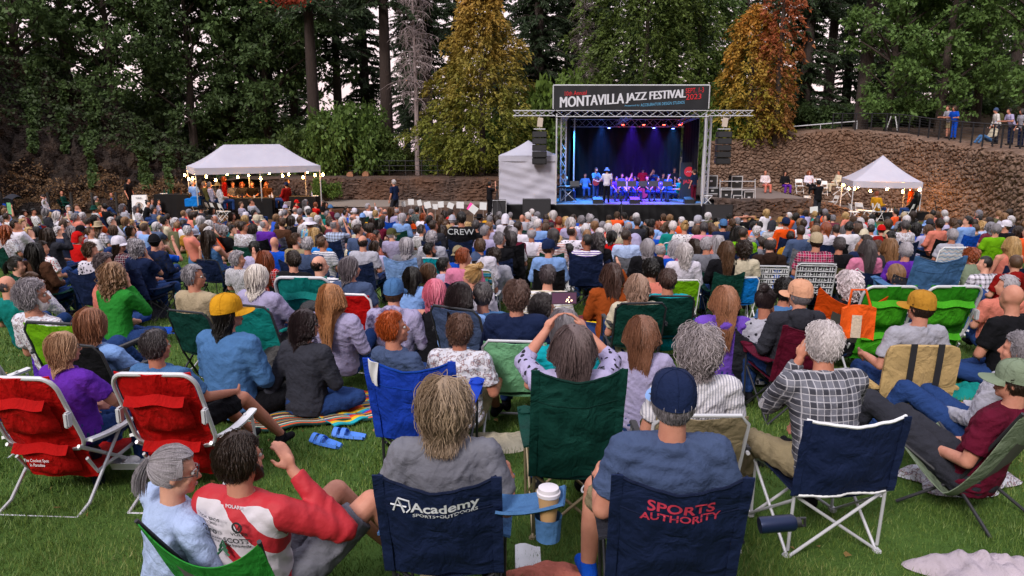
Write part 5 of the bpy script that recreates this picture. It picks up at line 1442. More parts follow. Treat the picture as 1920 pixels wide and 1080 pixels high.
def cedar(seed, h=11, w=3.3, n=15000, mat=None, base=.04, sharp=.85):
    g = np.random.default_rng(seed); tm = MB().tube([(0, 0, -.4), (0, 0, h * .5), (0, 0, h * .95)], [.22, .14, .03], 8)
    t = g.random(n) ** 1.25 * (1 - base) + base; a = g.random(n) * 6.283
    lob = 1 + .24 * np.sin(a * 3 + t * 9 + seed) + .16 * np.sin(a * 5 - t * 17) + .12 * np.sin(t * 31 + a * 2) + .10 * np.sin(a * 9 + t * 47)
    prof = np.minimum(1, (1 - t) ** sharp * 1.25) * np.minimum(1, .55 + t * 3); r = w * prof * lob * (1 - .5 * g.random(n) ** 2.6)
    K2 = n // 18; j = g.integers(0, K2, n); s = g.random(n); t, a, r = t[:K2][j], a[:K2][j], r[:K2][j]; ln = (.35 + .5 * g.random(K2))[j]; tw = g.normal(size=K2)[j] * .5
    C = np.stack([(r - .2) * np.cos(a), (r - .2) * np.sin(a), h * t], 1); o = np.stack([np.cos(a + tw), np.sin(a + tw), .35 - 1.1 * s], 1); C = C + o * (s * ln)[:, None] + g.normal(size=(n, 3)) * (.05 + .06 * (1 - s))[:, None]
    dn = o + np.stack([-np.sin(a), np.cos(a), 0 * a], 1) * g.normal(size=n)[:, None] * .7 + [0, 0, -.4]; L = .09 + .26 * g.random(n) ** 1.5
    return tm.mesh('trunk', BARK), leaf_mesh('crown', C, dn, L, L * .42, mat or LEAF, seed, .3)
def bare(seed, h=16):
    g = random.Random(seed); m = MB(); m.tube([(0, 0, -.5), (.05, 0, h * .3), (-.05, .05, h * .7), (0, 0, h)], [.20, .16, .08, .02], 8)
    for i in range(110):
        z = h * (.28 + .7 * g.random()); a = g.uniform(0, 6.28); L = 2.6 * (1 - .5 * z / h) * g.uniform(.5, 1.1); p = Vector((0, 0, z)); d = Vector((math.cos(a), math.sin(a), g.uniform(.0, .5))); pts = [p.copy()]
        for k in range(6): p = p + d * L / 6; d.z -= .22; d.x += g.gauss(0, .12); d.y += g.gauss(0, .12); pts.append(p.copy())
        m.tube(pts, [.045, .036, .028, .022, .018, .014, .010], 4)
        for q in range(12):
            s = pts[g.randint(1, 5)]; e = Vector((g.gauss(0, .35), g.gauss(0, .35), -g.uniform(.2, .9))); m.tube([s, s + e * .5 + Vector((g.gauss(0, .08), 0, .05)), s + e], [.016, .013, .009], 3)
    return m.mesh('trunk', BARK), None
def bushm(seed, w=2.0, h=2.2, n=11000, Ls=(.08, .2)):
    g = random.Random(seed); m = MB(); cl = []
    for i in range(26):
        a = g.uniform(0, 6.28); r = w * g.random() ** .6 * .8; z = h * g.uniform(.15, .95) * (1 - .3 * r / w); cl.append((r * math.cos(a), r * math.sin(a), z, w * g.uniform(.18, .32))); m.tube([(r * .1 * math.cos(a), r * .1 * math.sin(a), -.3), (r * .6 * math.cos(a), r * .6 * math.sin(a), z * .6), cl[-1][:3]], [.03, .02, .006], 4)
    C, dn, L = leafcloud(n, cl, seed, Ls=Ls); return m.mesh('trunk', BARK), leaf_mesh('crown', C, dn, L, L * .6, LEAF, seed)
TM = {}
def tree(kind, key, u, v, Y, s=1.0, sz=None, rot=0, col=(.05, .08, .03), bark=(.05, .035, .028), label='', name='tree', cat='tree', group=None, tilt=0, **kw):
    if (kind, key) not in TM: TM[(kind, key)] = dict(b=broadleaf, c=conifer, t=cedar, d=bare, u=bushm)[kind](key, **kw)
    tk, cr = TM[(kind, key)]; e = empty(name, at(u, v, Y), rot, label, cat, group); e.scale = (s, s, sz or s); e.rotation_euler.y = tilt
    put('trunk', tk, e, bark)
    if cr is not None: put('crown', cr, e, col)
    return e
DK = (.07, .115, .047); MG = (.10, .165, .05); LG = (.085, .13, .032); CF = (.038, .062, .034)
tb, tc = 'trees closing off the woods behind', 'tall'
# leafy trees above the left bank
for i, (u, v, Y, k, s, c) in enumerate([(-60, 150, 46, 1, 1.0, MG), (40, 175, 47, 2, .95, DK), (130, 200, 50, 3, 1.0, DK), (215, 225, 49, 1, .9, DK), (300, 250, 52, 2, 1.0, DK), (365, 285, 51, 3, .95, DK), (440, 300, 54, 1, 1.1, DK), (505, 318, 53, 2, 1.05, DK), (560, 325, 56, 3, 1.15, DK)]):
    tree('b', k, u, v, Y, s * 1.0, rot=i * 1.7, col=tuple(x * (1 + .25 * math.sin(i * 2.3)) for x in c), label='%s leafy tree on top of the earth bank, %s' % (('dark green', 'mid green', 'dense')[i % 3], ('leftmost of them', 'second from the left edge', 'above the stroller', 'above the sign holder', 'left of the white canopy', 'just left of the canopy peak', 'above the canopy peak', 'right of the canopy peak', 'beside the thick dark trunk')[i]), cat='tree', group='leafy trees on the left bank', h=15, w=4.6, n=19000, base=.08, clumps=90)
for i, (u, Y, r_) in enumerate([(262, 58, .16), (300, 60, .14), (515, 55, .22), (595, 50, .34), (636, 53, .22), (728, 50, .36), (770, 54, .16), (804, 53, .22)]):
    pass
# conifers with long straight trunks
for i, (u, v, Y, k, s, ba, lab) in enumerate([(515, 335, 55, 5, .9, .42, 'tall fir with a bare trunk behind the peak of the left canopy'), (595, 330, 49, 6, .95, .40, 'thick trunked dark fir just right of the left canopy'), (640, 325, 56, 5, .85, .35, 'slender dark fir between the thick fir and the dead tree'), (728, 322, 50, 6, 1.0, .36, 'dark fir with reddish trunk left of the dead grey tree'),
        (690, 320, 60, 7, 1.0, .2, 'dark fir far behind the light green bushes'), (805, 318, 54, 5, .9, .38, 'dark fir between the dead tree and the golden cedar'), (1010, 310, 55, 7, 1.0, .2, 'dark fir right of the golden cedar'), (1075, 305, 60, 5, 1.05, .16, 'dark fir above the left end of the banner'), (1130, 300, 62, 7, 1.0, .2, 'dark fir above the word jazz on the banner'),
        (1255, 300, 58, 5, 1.0, .2, 'dark fir behind the tall green cedar'), (1500, 285, 56, 7, 1.0, .22, 'dark fir right of the rust brown cedar'), (1545, 270, 62, 5, 1.05, .2, 'narrow dark fir left of the thick right hand trunk'), (1612, 250, 50, 6, 1.05, .30, 'thick trunked fir above the stone wall'), (1690, 245, 60, 7, 1.0, .2, 'dark fir behind the white board'), (1750, 240, 64, 5, 1.0, .2, 'dark fir behind the leaning pair'),
        (1852, 215, 56, 6, .9, .45, 'reddish trunked fir over the capped man on the terrace'), (1893, 212, 60, 6, 1.0, .42, 'broad trunked fir near the right edge')]):
    tree('c', k, u, v, Y, s, rot=i * 2.1, col=tuple(x * (1 + .2 * math.sin(i * 1.9)) for x in CF), bark=(.035, .022, .018) if i % 2 else (.05, .035, .03), label=lab, name='fir_tree', cat='tree', group='tall firs behind the festival', h=24, w=4.0, base={5: .40, 6: .44, 7: .14}[k])
for i, u in enumerate([-60, 90, 330, 480, 560, 765, 805, 860, 930, 1000, 1060, 1120, 1180, 1240, 1310, 1380, 1440, 1500, 1580, 1640, 1700, 1780, 1830, 1880]):      # the wood further back
    tree('c', 7 if i % 3 else 8, u, 300 - 40 * (u > 1400) - (60 if u < 100 else 0), 70 + 9 * (i % 3), 1.05 + .15 * math.sin(i), rot=i, col=mul(CF, 1.0), label='dark fir standing deep in the woods behind the festival ground', name='fir_tree', group='firs deep in the woods', h=26 if i % 3 == 0 else 24, w=4.6, base=.05)
GOLD = leafmat('cedar_golden', tops=(.40, .22, .045), zr=(3, 12)); AMB = leafmat('cedar_amber', tops=(.52, .22, .04), zr=(-1, 10)); RUST = leafmat('cedar_rust', tops=(.32, .09, .035), zr=(-1, 7))
tree('t', 21, 905, 322, 47.5, 1.0, col=(.165, .18, .036), label='golden green cone shaped cedar turning orange at its top', name='cedar_tree', h=12.2, w=3.4, n=36000, mat=GOLD)
tree('t', 22, 1402, 268, 48.6, 1.0, col=(.22, .23, .04), label='amber and green cedar right of the banner', name='cedar_tree', h=8.4, w=2.1, n=15000, mat=AMB, sharp=.55)
tree('t', 23, 1452, 262, 47.2, 1.0, col=(.22, .13, .045), label='rust brown dead cedar with drooping fronds', name='cedar_tree', h=12.5, w=1.0, n=6500, mat=RUST, sharp=.3)
tree('t', 24, 1205, 300, 52, 1.0, col=(.085, .125, .032), label='tall broad green cedar behind the banner', name='cedar_tree', h=17, w=4.7, n=52000, sharp=.55)
tree('t', 24, 1300, 300, 54, .9, rot=2, col=(.07, .12, .035), label='green cedar behind the right end of the banner', name='cedar_tree', sharp=.55, h=17, w=4.7, n=26000)
tree('u', 31, 1065, 330, 50.5, 1.9, 3.3, col=(.10, .16, .035), label='rounded light green shrub left of the banner', name='shrub', cat='shrub')
tree('u', 32, 1130, 330, 51, 1.7, 3.1, col=(.085, .14, .035), label='green shrub half hidden behind the banner', name='shrub', cat='shrub')
tree('u', 33, 1345, 330, 49.5, 1.0, 2.4, col=(.08, .14, .03), label='light green shrub between banner and amber cedar', name='shrub', cat='shrub')
tree('d', 41, 783, 325, 48.5, .86, bark=(.30, .235, .235), label='dead grey leafless tree with drooping twigs', name='bare_tree', h=17)
tree('d', 42, 1092, 250, 52, .6, bark=(.2, .16, .15), label='pale forked leafless trunk above the banner', name='bare_tree', h=17)
for i, (u, v, Y, s, sz, k, c) in enumerate([(590, 322, 48, 1.1, 1.5, 31, (.07, .11, .035)), (655, 326, 47.5, 1.35, 2.3, 32, (.09, .15, .04)), (705, 326, 48, 1.0, 1.5, 33, (.085, .13, .04)), (560, 330, 50, 1.1, 1.2, 33, MG), (755, 325, 51, .9, .9, 32, (.10, .12, .035)), (850, 325, 51, 1.1, 1.4, 31, MG), (960, 325, 50, 1.3, 1.8, 33, MG), (480, 326, 52, 1.2, 1.3, 32, MG), (1010, 330, 49, 1.2, 2.0, 31, MG)]):
    tree('u', k, u, v, Y, s, sz, rot=i, col=c, label='%s understorey shrub %s' % (('mid green', 'bright green', 'light green')[i % 3], ('beside the thick fir trunk', 'tallest, left of the reddish trunk', 'at the foot of the reddish trunk', 'at the right end of the canopy', 'below the dead grey tree', 'left of the golden cedar foot', 'right of the golden cedar foot', 'behind the canopy peak', 'behind the white walled tent')[i]), name='shrub', cat='shrub')
for i, u in enumerate((1500, 1560, 1620, 1690, 1740, 1800, 1860, 1920)): tree('u', 31 + i % 3, u, 252 - i * 3, 55 + i % 2, 1.3, 1.1, rot=i, col=DK, label='dark low shrub under the woods behind the terrace', name='shrub', cat='shrub', group='shrubs behind the terrace')
for i, u in enumerate((130, 190, 250, 420)): tree('u', 31 + i % 3, u, 205 + i * 22, 56, 1.5, 1.3, rot=i, col=DK, label='dark low shrub on the crest of the earth bank', name='shrub', cat='shrub', group='shrubs on the bank crest')
# light broadleaf trees at top right
for i, (u, v, Y, k, s) in enumerate([(1665, 240, 47, 2, .80), (1760, 235, 45, 3, .85), (1830, 225, 48, 1, .9), (1925, 210, 42, 2, .85)]):
    tree('b', k, u, v, Y, s, rot=i * 2.2 + 1, col=(.10, .175, .055), label='bright green leafy tree %s' % ('over the white board', 'over the leaning pair', 'over the capped man with a backpack', 'at the right edge above the terrace')[i], name='tree', cat='tree', h=15, w=4.6, n=30000, base=.08, clumps=110)
tree('u', 33, 612, 372, 43.5, .45, .6, col=(.08, .14, .03), label='small green bush against the wall at the canopy leg', name='shrub', cat='shrub')
e = MB().tube([at(838, 330, 46.5), at(858, 300, 46.8), at(876, 282, 47)], [.16, .14, .12], 8).build('log', BARK, color=(.10, .06, .045)); tag(e, 'leaning brown log below the golden cedar', 'log')
for u, v in ((658, 328), (687, 327)):
    e = MB().lathe([(.02, 0), (.21, .0), (.20, .35), (.02, .35)], at(u, v, 45.6), 12, M=Matrix.Rotation(math.pi / 2, 3, 'X')).build('log', flat('cut_wood', (.28, .13, .07), .8)); tag(e, 'round cut log end on the wall, %s of the two' % ('left' if u < 670 else 'right'), 'log', 'cut logs on the wall')
# ivy hanging down the bank
def ivy(a0, a1, b0, b1, n, lab, s):
    g = np.random.default_rng(s); C, dn = [], []
    for i in range(n):
        t = g.random(); b = b1 + (b0 - b1) * t; wd = (1 - .75 * t ** 1.5) * (.7 + .3 * math.sin(t * 17 + s)); a = (a0 + a1) / 2 + (a1 - a0) / 2 * wd * (g.random() * 2 - 1) + .004 * math.sin(t * 9)
        p = bank(min(1, max(0, a)), min(.99, max(0, b))); C.append(p + Vector((0, -.12 - .15 * g.random(), .08))); dn.append((g.normal() * .5, -.7, -.8 + g.normal() * .4))
    L = g.uniform(.12, .24, n); o = put('ivy', leaf_mesh('ivy', np.array(C), np.array(dn), L, L * .85, LEAF, s), None, (.06, .10, .035)); tag(o, lab, 'ivy', 'ivy trails on the earth bank')
for i, q in enumerate([(.24, .30, .42, .95, 2600, 'dark ivy curtain at the left edge of the earth bank'), (.33, .40, .30, .9, 2600, 'long ivy trail hanging above the stroller'), (.41, .455, .34, .8, 1400, 'ivy trail with a narrow tip right of the long trail'), (.47, .52, .12, .72, 1800, 'ivy trail reaching low behind the sign holder'), (.58, .655, .12, .74, 2400, 'broad ivy patch left of the white canopy'), (.66, .70, .08, .6, 900, 'thin ivy strand beside the canopy corner')]): ivy(q[0], q[1], q[2], q[3], q[4], q[5], i + 3)
g_ = np.random.default_rng(5); C = []; 
for i in range(9000):
    a = .2 + .6 * g_.random(); b = .02 + .20 * g_.random() ** 1.6 + .05 * math.sin(a * 40); p = bank(a, max(.01, b)); C.append(p + Vector((g_.normal() * .1, -.03, .02)))
L = g_.uniform(.09, .16, 9000); o = put('leaf_litter', leaf_mesh('leaf_litter', np.array(C), g_.normal(size=(9000, 3)), L, L * .7, LEAF, 9), None, (.19, .115, .075)); tag(o, 'tan fallen leaves piled along the foot of the bank', 'leaves', kind='stuff')
g_ = np.random.default_rng(6); C = []
for i in range(13000):
    a = .08 + .85 * g_.random(); b = .40 + .55 * g_.random() ** .8; p = bank(a, b); C.append(p + Vector((g_.normal() * .2, -.2, .12)))
L = g_.uniform(.12, .34, 13000); o = put('undergrowth', leaf_mesh('undergrowth', np.array(C), g_.normal(size=(13000, 3)) * [1, 1, .5] - [0, .5, .6], L, L * .6, LEAF, 9), None, (.04, .06, .028)); tag(o, 'dark undergrowth spilling over the upper bank', 'undergrowth', kind='stuff')
# ------------------------------------------------------------------ stage
Y0 = 38.8; DZ = zat(383, Y0); GZ = ground_z(6, Y0)
X = lambda u, Y=Y0: xat(u, 300, Y)
def truss(m, p0, p1, w=.30, h=.30, step=.42, r=.024, rb=.013, n=6):
    p0, p1 = Vector(p0), Vector(p1); ax = (p1 - p0); L = ax.length; ax.normalize(); up = Vector((0, 0, 1)) if abs(ax.z) < .8 else Vector((0, 1, 0)); s = ax.cross(up).normalized()
    cor = [s * a * w / 2 + up * b * h / 2 for a, b in ((-1, -1), (1, -1), (1, 1), (-1, 1))]
    for c in cor: m.tube([p0 + c, p1 + c], r, n)
    k = max(2, int(L / step))
    for f in range(4):
        a, b = cor[f], cor[(f + 1) % 4]
        for i in range(k):
            t0, t1 = L * i / k, L * (i + 1) / k; x, y = (a, b) if i % 2 else (b, a); m.tube([p0 + ax * t0 + x, p0 + ax * t1 + y], rb, 4)
    return m
stage = empty('stage', (X(1180), Y0, GZ), 0, 'covered outdoor festival stage with black backdrop and overhead trussing', 'stage')
def sp(m, name, mat, color=None, parent=None):
    o = m.build(name, mat, None, color=color); o.parent = parent or stage; o.matrix_parent_inverse = Matrix.Translation(-stage.location); return o
blackcl = flat('black_drape', (.007, .007, .008), .85, 0, .4, 3, .3, spec=.2); deckm = flat('stage_deck', (.12, .12, .13), .45, 0, .3, 4)
xl, xr = X(1043), X(1322); xL, xR = X(940), X(1408)
sp(MB().box(((xL + xR) / 2, Y0 + 3.0, DZ - .08), (xR - xL, 6.0, .16), bev=.01), 'deck', deckm)
def skirt(a, b):
    x = xL - .05 + (xR - xL + .1) * a; z = GZ - .1 + (DZ - .03 - GZ + .1) * b; f = (1 - b) * .10 + .02
    return (x + .05 * (1 - b) * math.sin(a * 40), Y0 - .03 - f * (.5 + .5 * math.sin(a * 150 + 2 * math.sin(a * 31) + b * 2)) - .03 * math.sin(b * 9 + a * 60 + 3 * math.sin(a * 17)), z)
sp(MB().sheet(skirt, 420, 10), 'skirt', blackcl)
sp(MB().sheet(lambda a, b: (xR + .05 + .5 * (1 - b) * (a), Y0 + 5 * a - .02, GZ + (DZ - .03 - GZ) * b), 30, 6), 'skirt', blackcl)
zt = zat(213, Y0); Yb = Y0 + 5.2
fr = MB(); truss(fr, (xl - .05, Y0 + .1, zt), (xr + .05, Y0 + .1, zt), .32, .30); truss(fr, (X(962), Y0 + .1, zt + .02), (xl - .1, Y0 + .1, zt + .02), .30, .26, .36); truss(fr, (xr + .1, Y0 + .1, zt + .02), (X(1406), Y0 + .1, zt + .02), .30, .26, .36)
sp(fr, 'front_truss', ALU)
fr = MB(); zr = zat(231, Yb); truss(fr, (X(1052), Yb - .4, zr), (X(1318), Yb - .4, zr), .3, .42, .42, .022, .012)
for u in (1062, 1180, 1305): truss(fr, (X(u), Y0 + .3, zt - .1), (X(u), Yb - .5, zr), .22, .2, .5, .018, .010)
sp(fr, 'rear_truss', ALU)
for u, yy, r in ((1043, Y0, .045), (1320, Y0, .05)): sp(MB().tube([(X(u), yy, DZ - .1), (X(u), yy, zt)], r, 10), 'post', ALU)
fr = MB(); truss(fr, (X(1060), Y0 + 1.5, DZ), (X(1060), Y0 + 1.5, zt - .1), .26, .26, .45, .03, .012); sp(fr, 'tower', ALU); fr = MB(); truss(fr, (X(1333), Y0 + .8, DZ), (X(1333), Y0 + .8, zt - .1), .22, .22, .45, .035, .012)
sp(fr, 'tower', ALU)
for u in (1083, 1327, 1338): sp(MB().tube([(X(u), Y0 + 2.2, DZ), (X(u), Y0 + 2.2, zt - .2)], .04, 8), 'post', ALU)
roof = MB().sheet(lambda a, b: (xl - .1 + (xr - xl + .2) * a, Y0 + .3 + (Yb - Y0 - .1) * b, zt + .2 + .25 * math.sin(b * 3.1) - .35 * b), 12, 12, .03); sp(roof, 'roof', blackcl)
def drape(a, b): return (X(1078) + (X(1319) - X(1078)) * a, Yb + .2 + .045 * math.sin(a * 95 + math.sin(a * 20)) , DZ + (zr + .5 - DZ) * b)
sp(MB().sheet(drape, 260, 4), 'backdrop', blackcl)
sp(MB().sheet(lambda a, b: (X(1078) - .1 + .05 * math.sin(a * 40), Y0 + 2.4 + (Yb - Y0 - 2.2) * a, DZ + (zt - .2 - DZ) * b), 60, 4), 'side_drape', blackcl)
sp(MB().sheet(lambda a, b: (X(1322) + .05 * math.sin(a * 40), Y0 + 1.6 + (Yb - Y0 - 1.4) * a, DZ + (zt - .2 - DZ) * b), 60, 4), 'side_drape', blackcl)
# banner with the festival's lettering
bn = empty('banner', (X(1180), Y0 - .05, zt + .2), 0, 'black festival banner with white lettering above the stage', 'banner'); zb0, zb1 = zat(204, Y0), zat(160, Y0)
def bp(m, name, mat): o = m.build(name, mat); o.parent = bn; o.matrix_parent_inverse = Matrix.Translation(-bn.location); return o
xb0, xb1 = X(1036), X(1323)
bp(MB().sheet(lambda a, b: (xb0 + (xb1 - xb0) * a, Y0 - .06 + .012 * math.sin(a * 50) * math.sin(b * 3), zb0 + (zb1 - zb0) * b), 60, 6, .01), 'panel', flat('banner_vinyl', (.014, .014, .018), .5, 0, .1))
fr = MB()
for p, q in (((xb0, zb0), (xb0, zb1)), ((xb1, zb0), (xb1, zb1)), ((xb0, zb1), (xb1, zb1))): fr.tube([(p[0], Y0 - .05, p[1]), (q[0], Y0 - .05, q[1])], .035, 8)
bp(fr, 'frame', ALU)
white_i = flat('print_white', (.62, .62, .68), .5, 0, .03); red_i = flat('print_red', (.62, .02, .03), .5, 0, .03); blue_i = flat('print_blue', (.12, .38, .62), .5, 0, .03)
def quadtext(txt, mat, u0, u1, v0a, v1a, v0b, v1b, bold=.03, name='lettering'):
    """lettering whose baseline and cap line run straight between the left and right ends"""
    me = text_mesh(txt, mat, 1, 0, align='LEFT', fn=lambda x, y, z: (x, y, z)); xs = [v.co.x for v in me.vertices]; ys = [v.co.y for v in me.vertices]; x0, x1, y0, y1 = min(xs), max(xs), min(ys), max(ys)
    for v in me.vertices:
        t = (v.co.x - x0) / (x1 - x0); s = (v.co.y - y0) / (y1 - y0); vb = v0a + (v0b - v0a) * t; vt = v1a + (v1b - v1a) * t; vv = vb + (vt - vb) * s; uu = u0 + (u1 - u0) * t; v.co = Vector((X(uu), Y0 - .09, zat(vv, Y0)))
    for k in range(3 if bold > .02 else 1):
        o = put(name, me); o.parent = bn; o.matrix_parent_inverse = Matrix.Translation(-bn.location); o.location = (.022 * k, .002 * k, 0)
quadtext('MONTAVILLA', white_i, 1048, 1165, 202, 182, 194, 174.5, .022)
quadtext('JAZZ FESTIVAL', white_i, 1169, 1278, 194, 175, 188, 167, .026)
quadtext('10th Annual', red_i, 1057, 1097, 180, 171.5, 177.5, 169.5, .012)
quadtext('SEPT. 1-3', red_i, 1279, 1312, 175, 166, 173, 163.5, .012); quadtext('2023', red_i, 1280, 1308, 187.5, 177, 185.5, 175.5, .012)
quadtext('Presented by', blue_i, 1168, 1195, 201, 197, 199.8, 195.3, .005); quadtext('ACCELERATOR DESIGN STUDIOS', blue_i, 1197, 1278, 200, 194.5, 194.5, 189, .008)
# loudspeakers
def linearray(u, lab):
    x = X(u); e = empty('speaker_array', (x, Y0 - .2, zat(308, Y0)), 0, lab, 'loudspeaker', 'hanging loudspeaker arrays')
    gr = flat('speaker_grille', (.02, .02, .024), .6, 0, .3, 60, .4)
    for k in range(5):
        m = MB().box((0, .05, .17 + k * .335), (.74, .42, .30), rot=(R(4 - k * 1.5), 0, 0), bev=.02); o = m.build('cabinet', BLK, e)
        q = MB().box((0, -.175, .17 + k * .335), (.66, .02, .25), rot=(R(4 - k * 1.5), 0, 0), bev=.01); q.build('grille', gr, o)
    MB().box((0, .1, 1.78), (.6, .3, .06), bev=.01).tube([(0, .1, 1.8), (0, .2, 2.2)], .012, 5).tube([(0, .2, 1.8), (.0, .3, zt - zat(308, Y0) - .1)], .012, 5).build('rigging', ALU, e)
    MB().box((.03, .08, 2.12), (.28, .05, .46), rot=(0, R(6), 0), bev=.01).build('sandbag', flat('sack', (.5, .42, .35), .8), e)
linearray(1011, 'black line array speaker hanging left of the stage over the white tent'); linearray(1353, 'black line array speaker hanging right of the stage opening')
def cabinet(u0, u1, v0, v1, Y, lab, grp=None, frame=False, name='subwoofer', bottom=None):
    x0, x1 = xat(u0, v0, Y), xat(u1, v0, Y); z1, z0 = zat(v0, Y), bottom if bottom is not None else zat(v1, Y); e = empty(name, ((x0 + x1) / 2, Y, z0), 0, lab, 'loudspeaker', grp); w, h = x1 - x0, z1 - z0
    MB().box((0, .3, h / 2), (w, .6, h), bev=.015).build('cabinet', BLK, e); MB().box((0, -.012, h / 2), (w - .08, .02, h - .08), bev=.005).build('grille', MATS['speaker_grille'], e)
    if frame: MB().tube(rrect(w / 2, 0, h, .02, -.02, -.02, 2), .018, 6, closed=True).build('frame', ALU, e)
gz = lambda u: ground_z(X(u), 38)
cabinet(980, 1033, 374, 418, Y0 - .8, 'black subwoofer at the left foot of the stage skirt', 'subwoofers before the stage', bottom=GZ - .05); cabinet(1322, 1375, 384, 418, Y0 - .8, 'black subwoofer at the right foot of the stage skirt', 'subwoofers before the stage', bottom=GZ - .05)
cabinet(923, 949, 376, 410, Y0 - .5, 'black speaker box with silver edges beside the white tent', frame=True, bottom=GZ - .05)
# stage lamps
lampm = {}
def glow(name, c, s):
    if name in MATS: return MATS[name]
    t = NT(name); t.base(c); t.b.inputs['Emission Color'].default_value = (*c, 1); t.b.inputs['Emission Strength'].default_value = s; MATS[name] = t.mat; return t.mat
for u, v, c, nm in ((1142, 240, (.1, .15, 1), 'blue'), (1168, 234, (1, .05, .03), 'red'), (1207, 234, (1, .05, .03), 'red'), (1226, 240, (.1, .15, 1), 'blue'), (1245, 234, (1, .05, .03), 'red'), (1275, 234, (1, .05, .03), 'red'), (1262, 241, (.1, .15, 1), 'blue')):
    p = at(u, v, Yb - 1.0); e = empty('stage_light', p, 0, '%s stage lamp under the rear truss, %s' % (nm, {1142: 'leftmost blue one', 1168: 'brightest leftmost red one', 1207: 'second red from left', 1226: 'middle blue one', 1245: 'third red from left', 1275: 'rightmost red one', 1262: 'rightmost blue one'}[u]), 'lamp', 'lamps hanging under the stage roof')
    MB().lathe([(.02, .0), (.09, .02), (.10, .14), (.05, .24), (.01, .25)], (0, 0, 0), 12).tube([(0, 0, .2), (0, 0, .42)], .015, 6).build('housing', BLK, e); MB().lathe([(.002, -.012), (.075, -.01), (.075, .0), (.002, .002)], (0, 0, 0), 12).build('lens', glow('glow_' + nm, c, 30), e)
def area(loc, size, c, e, rot=(0, 0, 0), name='stage_light_beam', spot=None):
    l = D.lights.new(name, 'SPOT' if spot else 'AREA'); l.energy = e; l.color = c
    if spot: l.spot_size = R(spot); l.spot_blend = .6; l.shadow_soft_size = .12
    else: l.size = size
    o = D.objects.new(name, l); o.location = loc; o.rotation_euler = rot; COL.objects.link(o); return o
for u, c, e, s in ((1075, (.04, .35, 1), 1900, 60), (1135, (.05, .22, 1), 1900, 60), (1195, (.12, .03, 1), 3600, 60), (1240, (.1, .05, 1), 2600, 60), (1275, (.04, .35, 1), 1700, 55)):
    area((X(u), Y0 + 2.0, zt - .5), .3, c, e, (R(-4), 0, 0), spot=s)
sh_ = NT('stage_haze'); vs = sh_.n('ShaderNodeVolumePrincipled', Density=.0025); vs.inputs['Color'].default_value = (.8, .8, .95, 1); sh_.t.nodes.remove(sh_.b); sh_.l(vs.outputs[0], sh_.t.nodes['Material Output'].inputs['Volume'])
tag(MB().box(((X(1090) + X(1312)) / 2, Y0 + 2.5, (DZ + zt) / 2 - .1), (X(1316) - X(1086), 4.6, zt - DZ - .5)).build('smoke', sh_.mat), 'thin blue lit stage smoke hanging around the band', 'smoke', kind='stuff')
# white walled tent left of the stage
def canopy_mat(): 
    t = NT('canopy_cloth'); v = t.coord('Object'); n = t.noise(v, 1.6, 4, .6); t.base(t.mix(n, (.44, .43, .52), (.57, .56, .65))); t.rough(.7); t.bump(t.noise(v, 3.0, 4, .6), .5, .06); t.b.inputs['Specular IOR Level'].default_value = .3
    tr = t.n('ShaderNodeBsdfTranslucent'); tr.inputs[0].default_value = (.6, .58, .64, 1); mx = t.n('ShaderNodeMixShader'); mx.inputs[0].default_value = .18; out = t.t.nodes['Material Output']; t.l(t.b.outputs[0], mx.inputs[1]); t.l(tr.outputs[0], mx.inputs[2]); t.l(mx.outputs[0], out.inputs['Surface']); return t.mat
CAN = canopy_mat()
def popup(loc, rz, wx, wy, eave, peak, ridge, label, val=.28, legs=True):
    e = empty('canopy_tent', loc, rz, label, 'canopy'); hx, hy = wx / 2, wy / 2; m = MB()
    def rf(a, b):
        x, y = (2 * a - 1) * hx, (2 * b - 1) * hy; dx = max(0, abs(x) - ridge / 2) / (hx - ridge / 2); dy = abs(y) / hy; t = max(dx, dy)
        z = eave + (peak - eave) * ((1 - t) ** 1.12) ; z -= .05 * math.sin(math.pi * t) * (1 - abs(dx - dy)) ; return (x, y, z)
    n = 40; m.sheet(rf, n, n, .012); m.build('roof', CAN, e)
    v = MB()
    for (x0, y0, x1, y1) in ((-hx, -hy, hx, -hy), (hx, -hy, hx, hy), (hx, hy, -hx, hy), (-hx, hy, -hx, -hy)):
        v.sheet(lambda a, b: (x0 + (x1 - x0) * a + .006 * math.sin(a * 40), y0 + (y1 - y0) * a + .006 * math.cos(a * 37), eave + .0 - val * b - .015 * math.sin(a * math.pi)), 16, 3, .008)
    v.build('valance', CAN, e)
    k = 0; xs = (-hx + .03, hx - .03) if ridge < 1 else (-hx + .03, 0, hx - .03)
    for x in xs:
        for y in (-hy + .03, hy - .03):
            MB().box((x, y, (eave - .02) / 2), (.045, .045, eave - .04), bev=.004).box((x, y, .01), (.11, .11, .02), bev=.004).build('leg', flat('tent_leg', (.5, .5, .53), .4, .2, .05), e)
    return e
ct = popup((X(991, 40), 40.6, DZ - .75), R(-2), 3.05, 3.05, zat(292, 39.2) - DZ + .75, zat(263, 40.6) - DZ + .75, 0, 'white tent with closed fabric walls left of the stage')
wl = MB(); ev = zat(292, 39.2) - DZ + .6
for (x0, y0, x1, y1) in ((-1.5, -1.5, 1.5, -1.5), (1.5, -1.5, 1.5, 1.5), (-1.5, 1.5, -1.5, -1.5)):
    def wf(a, b):
        n = Vector((y1 - y0, -(x1 - x0), 0)).normalized(); d = .035 * math.sin(a * 9 + b * 3) * (1 - abs(2 * a - 1)) + .02 * math.sin(b * 22 + 3 * math.sin(a * 5)) + .012 * math.sin(b * 47 + a * 12)
        return Vector((x0 + (x1 - x0) * a, y0 + (y1 - y0) * a, .02 + (ev - .02) * b)) + n * d
    wl.sheet(wf, 36, 44, .01)
wl.build('wall', CAN, ct)
